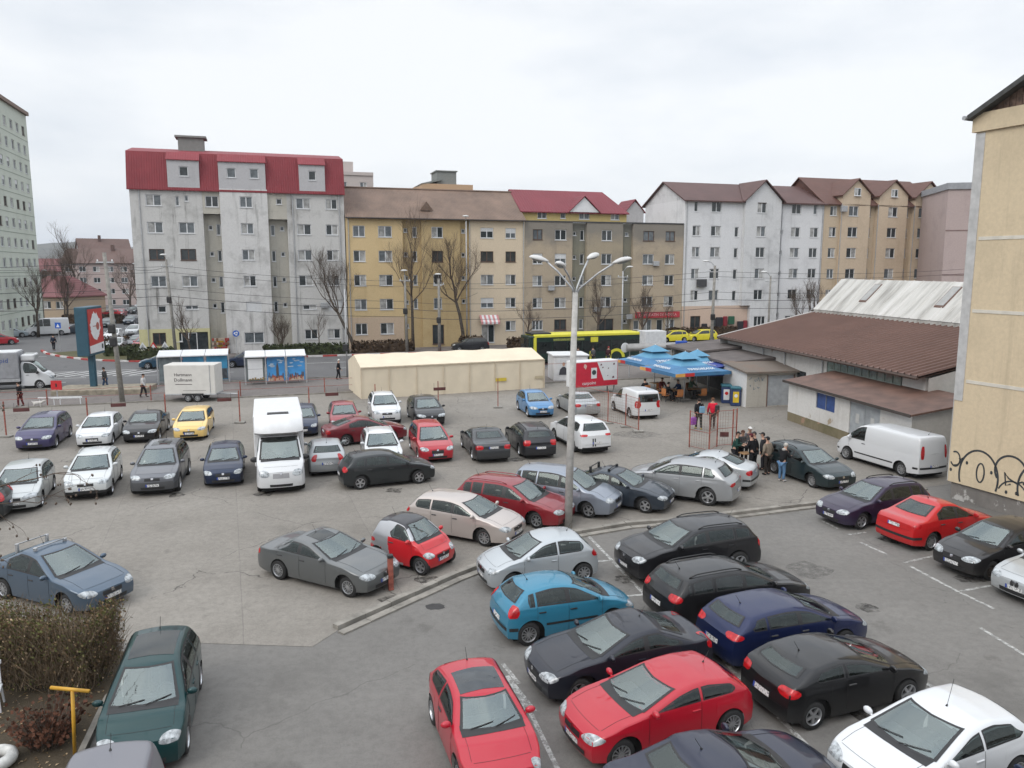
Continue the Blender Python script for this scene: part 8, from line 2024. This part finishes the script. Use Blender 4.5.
# box truck in the lot
tr, inf = car('white box truck with a rounded over-cab fairing among the parked cars', -10.43, 34.15, -72.5, 'cab', 2.35, 1.98, 2.30, 3.66, paint('paint_white', (.68, .69, .70), 0, .35), cat='truck', name='box_truck', fo=.95, rw=.34, rim='cap', hn=1.0, hl=.62, hc=1.38, sw=1.35, bf=1.25, br=1.28, dlo=(1.05, 2.1), posts=[], tails=False, rearglass=False, lampz=.88, lamph=.26, lampa=(30, 56), grillez=(.72, .92), grillea=22, grillemat=simple('grille_grey', (.3, .3, .31), .4), mirmat=M_BLACK, mirs=1.7, mirx=.1, antenna=False, handles=[1.85], sill=.3, fplate=.2)
mb = MB(); mb.rbox(-4.3, inf['nose']-2.2, -1.05, 1.05, .75, 3.0, .05); bx = mb.build('box_body', simple('truck_box_white', (.64, .645, .65), .45, var=.05), tr)
nz = inf['nose']; mb = MB()
prof = [(nz-2.2, 2.28), (nz-1.35, 2.30), (nz-1.1, 2.42), (nz-1.15, 2.62), (nz-1.45, 2.9), (nz-1.9, 3.02), (nz-2.2, 3.04)]
for y0, y1, s in ((-1.0, 1.0, 1),):
    k = 9; base = len(mb.v)
    for j in range(k):
        u = -1 + 2*j/(k-1); sh = .28*u*u*u*u
        for (x, z) in prof: mb.v.append((x - sh*(1 if x > nz-2.1 else 0), u*1.0, z if z < 2.5 else z - .06*u*u*u*u))
    m_ = len(prof)
    for j in range(k-1):
        for i in range(m_-1): a = base+j*m_+i; mb.f.append((a, a+1, a+m_+1, a+m_)); mb.m.append(0)
    mb.f.append(tuple(base+i for i in range(m_))); mb.m.append(0); mb.f.append(tuple(base+(k-1)*m_+i for i in reversed(range(m_)))); mb.m.append(0)
mb.build('roof_fairing', simple('truck_box_white', (.64, .645, .65), .45, var=.05), tr, angle=40)
mb = MB(); mb.rbox(nz-2.75, nz-2.3, -.45, .45, 3.001, 3.05, .01); mb.build('roof_hatch', M_BLACK, bx)
mb = MB(); mb.box(-4.2, nz-2.4, -.8, .8, .5, .75); mb.build('chassis', M_BLACK, tr)
# grey tarpaulin truck at the left
tr, inf = car('truck with a grey tarpaulin body passing at the left edge', -39.1, 60.2, 21, 'cab', 2.3, 2.0, 2.25, 4.3, paint('paint_white', (.68, .69, .70), 0, .35), cat='truck', name='tarpaulin_truck', fo=.95, rw=.36, rim='cap', hn=1.0, hl=.62, hc=1.38, sw=1.35, bf=1.25, br=1.28, dlo=(1.05, 2.1), posts=[], tails=False, rearglass=False, lampz=.88, lamph=.24, mirmat=M_BLACK, mirs=1.7, antenna=False, handles=[1.85], sill=.32)
nz = inf['nose']
mb = MB(); mb.rbox(-4.6, nz-2.25, -1.15, 1.15, .95, 2.95, .05); bd = mb.build('tarpaulin', simple('grey_tarp', (.27, .275, .29), .6, var=.15, bumpy=.1), tr)
mb = MB(); mb.box(-4.62, nz-2.23, -1.18, 1.18, .72, .95); mb.build('drop_side', M_GALV, tr); mb = MB(); mb.rbox(-4.5, nz-2.35, -1.1, 1.1, 2.951, 3.0, .02); mb.build('roof_sheet', M_PVC, tr)
mb = MB(); mb.rbox(nz-2.15, nz-1.2, -.85, .85, 2.24, 2.75, .12); mb.build('roof_fairing', paint('paint_white', (.68, .69, .70), 0, .35), tr)
text('lettering', 'rapid', .5, simple('blue_lettering', (.04, .08, .25), .6), bd, (-.3, -1.158, 2.35))
mb = MB(); mb.face([(-3.9, -1.157, 1.7), (-3.0, -1.157, 2.0), (-3.3, -1.157, 1.75), (-1.9, -1.157, 1.9), (-3.2, -1.157, 1.6)]); mb.build('swoosh', simple('blue_lettering', (.04, .08, .25), .6), bd)
mb = MB(); mb.box(-4.5, nz-2.3, -.9, .9, .45, .72); mb.build('chassis', M_BLACK, tr)
# white box lorry beyond the bus
t = thing('white_lorry', 'white box lorry body behind the end of the bus', 'truck', (15.9, 87.6, .1), A175)
mb = MB(); mb.rbox(-1.5, 1.1, -1.0, 1.0, .6, 2.3, .04); mb.build('box_body', simple('trailer_white2', (.62, .63, .64), .45), t)
mb = MB(); mb.box(-1.5, 1.5, -.8, .8, .35, .6); mb.build('chassis', M_BLACK, t)
for x in (-.9, .9):
    for sd in (1, -1): wh = link('wheel', tm, t, (x, sd*.85, .28), (0, 0, 0 if sd > 0 else math.pi)); link('rim', rm, wh)
# bus
t = thing('bus', 'yellow and black city bus waiting on the street behind the kiosk', 'bus', (6.9, 78.0, 0), R(19.5))
M_BUSY = simple('bus_yellow', (.62, .58, .05), .4, var=.06); M_BUSG = simple('bus_dark_green', (.012, .03, .024), .3)
mb = MB(); mb.rbox(-6, 6, -1.25, 1.25, .32, 2.85, .12); bd = mb.build('body', M_BUSG, t)
mb = MB(); mb.rbox(-5.5, 6.0, -1.26, 1.26, 2.62, 2.98, .1); mb.build('roof', M_BUSY, t)
mb = MB(); mb.rbox(-5.6, -3.6, -1.0, 1.0, 2.92, 3.12, .05); mb.build('roof_unit', M_BLACK, t)
mb = MB(); mb.box(-5.55, -5.25, -1.275, -1.252, .4, 2.7); mb.box(2.2, 2.8, -1.275, -1.252, .4, 1.2); mb.box(.4, 1.0, -1.275, -1.252, .4, 1.2); mb.box(.5, 1.3, -1.275, -1.252, 2.1, 2.6); mb.build('yellow_panel', M_BUSY, t)
for i in range(7):
    x0 = -5.2 + i*1.6
    mb = MB(); mb.box(x0+.04, x0+1.54, -1.268, -1.251, 1.15, 2.25); mb.build('side_window', M_CARGLASS, t)
mb = MB(); mb.box(-6.02, -6.001, -1.1, 1.1, 1.0, 2.6); mb.build('windshield', M_CARGLASS, t)
mb = MB(); mb.box(-3.5, -.2, -1.272, -1.252, 2.33, 2.55); mb.build('destination_strip', simple('dim_amber', (.2, .22, .05), .6, var=.5, scale=12), t)
tm2, rm2 = wheel_meshes(.48, 'cap')
for x in (-3.3, 3.35):
    for sd in (1, -1): wh = link('wheel', tm2, t, (x, sd*1.13, .48), (0, 0, 0 if sd > 0 else math.pi)); link('rim', rm2, wh)
    mb = MB(); pts = [(x + .62*math.cos(R(a)), .48 + .62*math.sin(R(a))) for a in range(0, 181, 15)]; po = [(x + .95*math.cos(R(a)), .48 + .9*math.sin(R(a))) for a in range(0, 181, 15)]
    for i in range(12): mb.face([(pts[i][0], -1.282, pts[i][1]), (po[i][0], -1.282, po[i][1]), (po[i+1][0], -1.282, po[i+1][1]), (pts[i+1][0], -1.282, pts[i+1][1])])
    mb.build('wheel_arch', M_BUSY if x > 0 else M_BUSG, t)
# side street end: distant roofs fill and clothes of the street lamps are above
# ------------------------------------------------------------------ air: pale winter haze that fades the hills
mb = MB(); mb.box(-3900, 3900, -350, 4200, -8, 170)
m = bpy.data.materials.new('haze'); m.use_nodes = True; nt = m.node_tree
nt.nodes.remove(nt.nodes['Principled BSDF'])
pv = N(nt, 'ShaderNodeVolumePrincipled'); pv.inputs['Color'].default_value = (.86, .91, 1, 1); pv.inputs['Density'].default_value = .00013; pv.inputs['Anisotropy'].default_value = .0
nt.links.new(pv.outputs[0], nt.nodes['Material Output'].inputs['Volume'])
o = mb.build('haze', m); props(o, 'pale winter haze over the whole town', 'haze', kind='stuff')
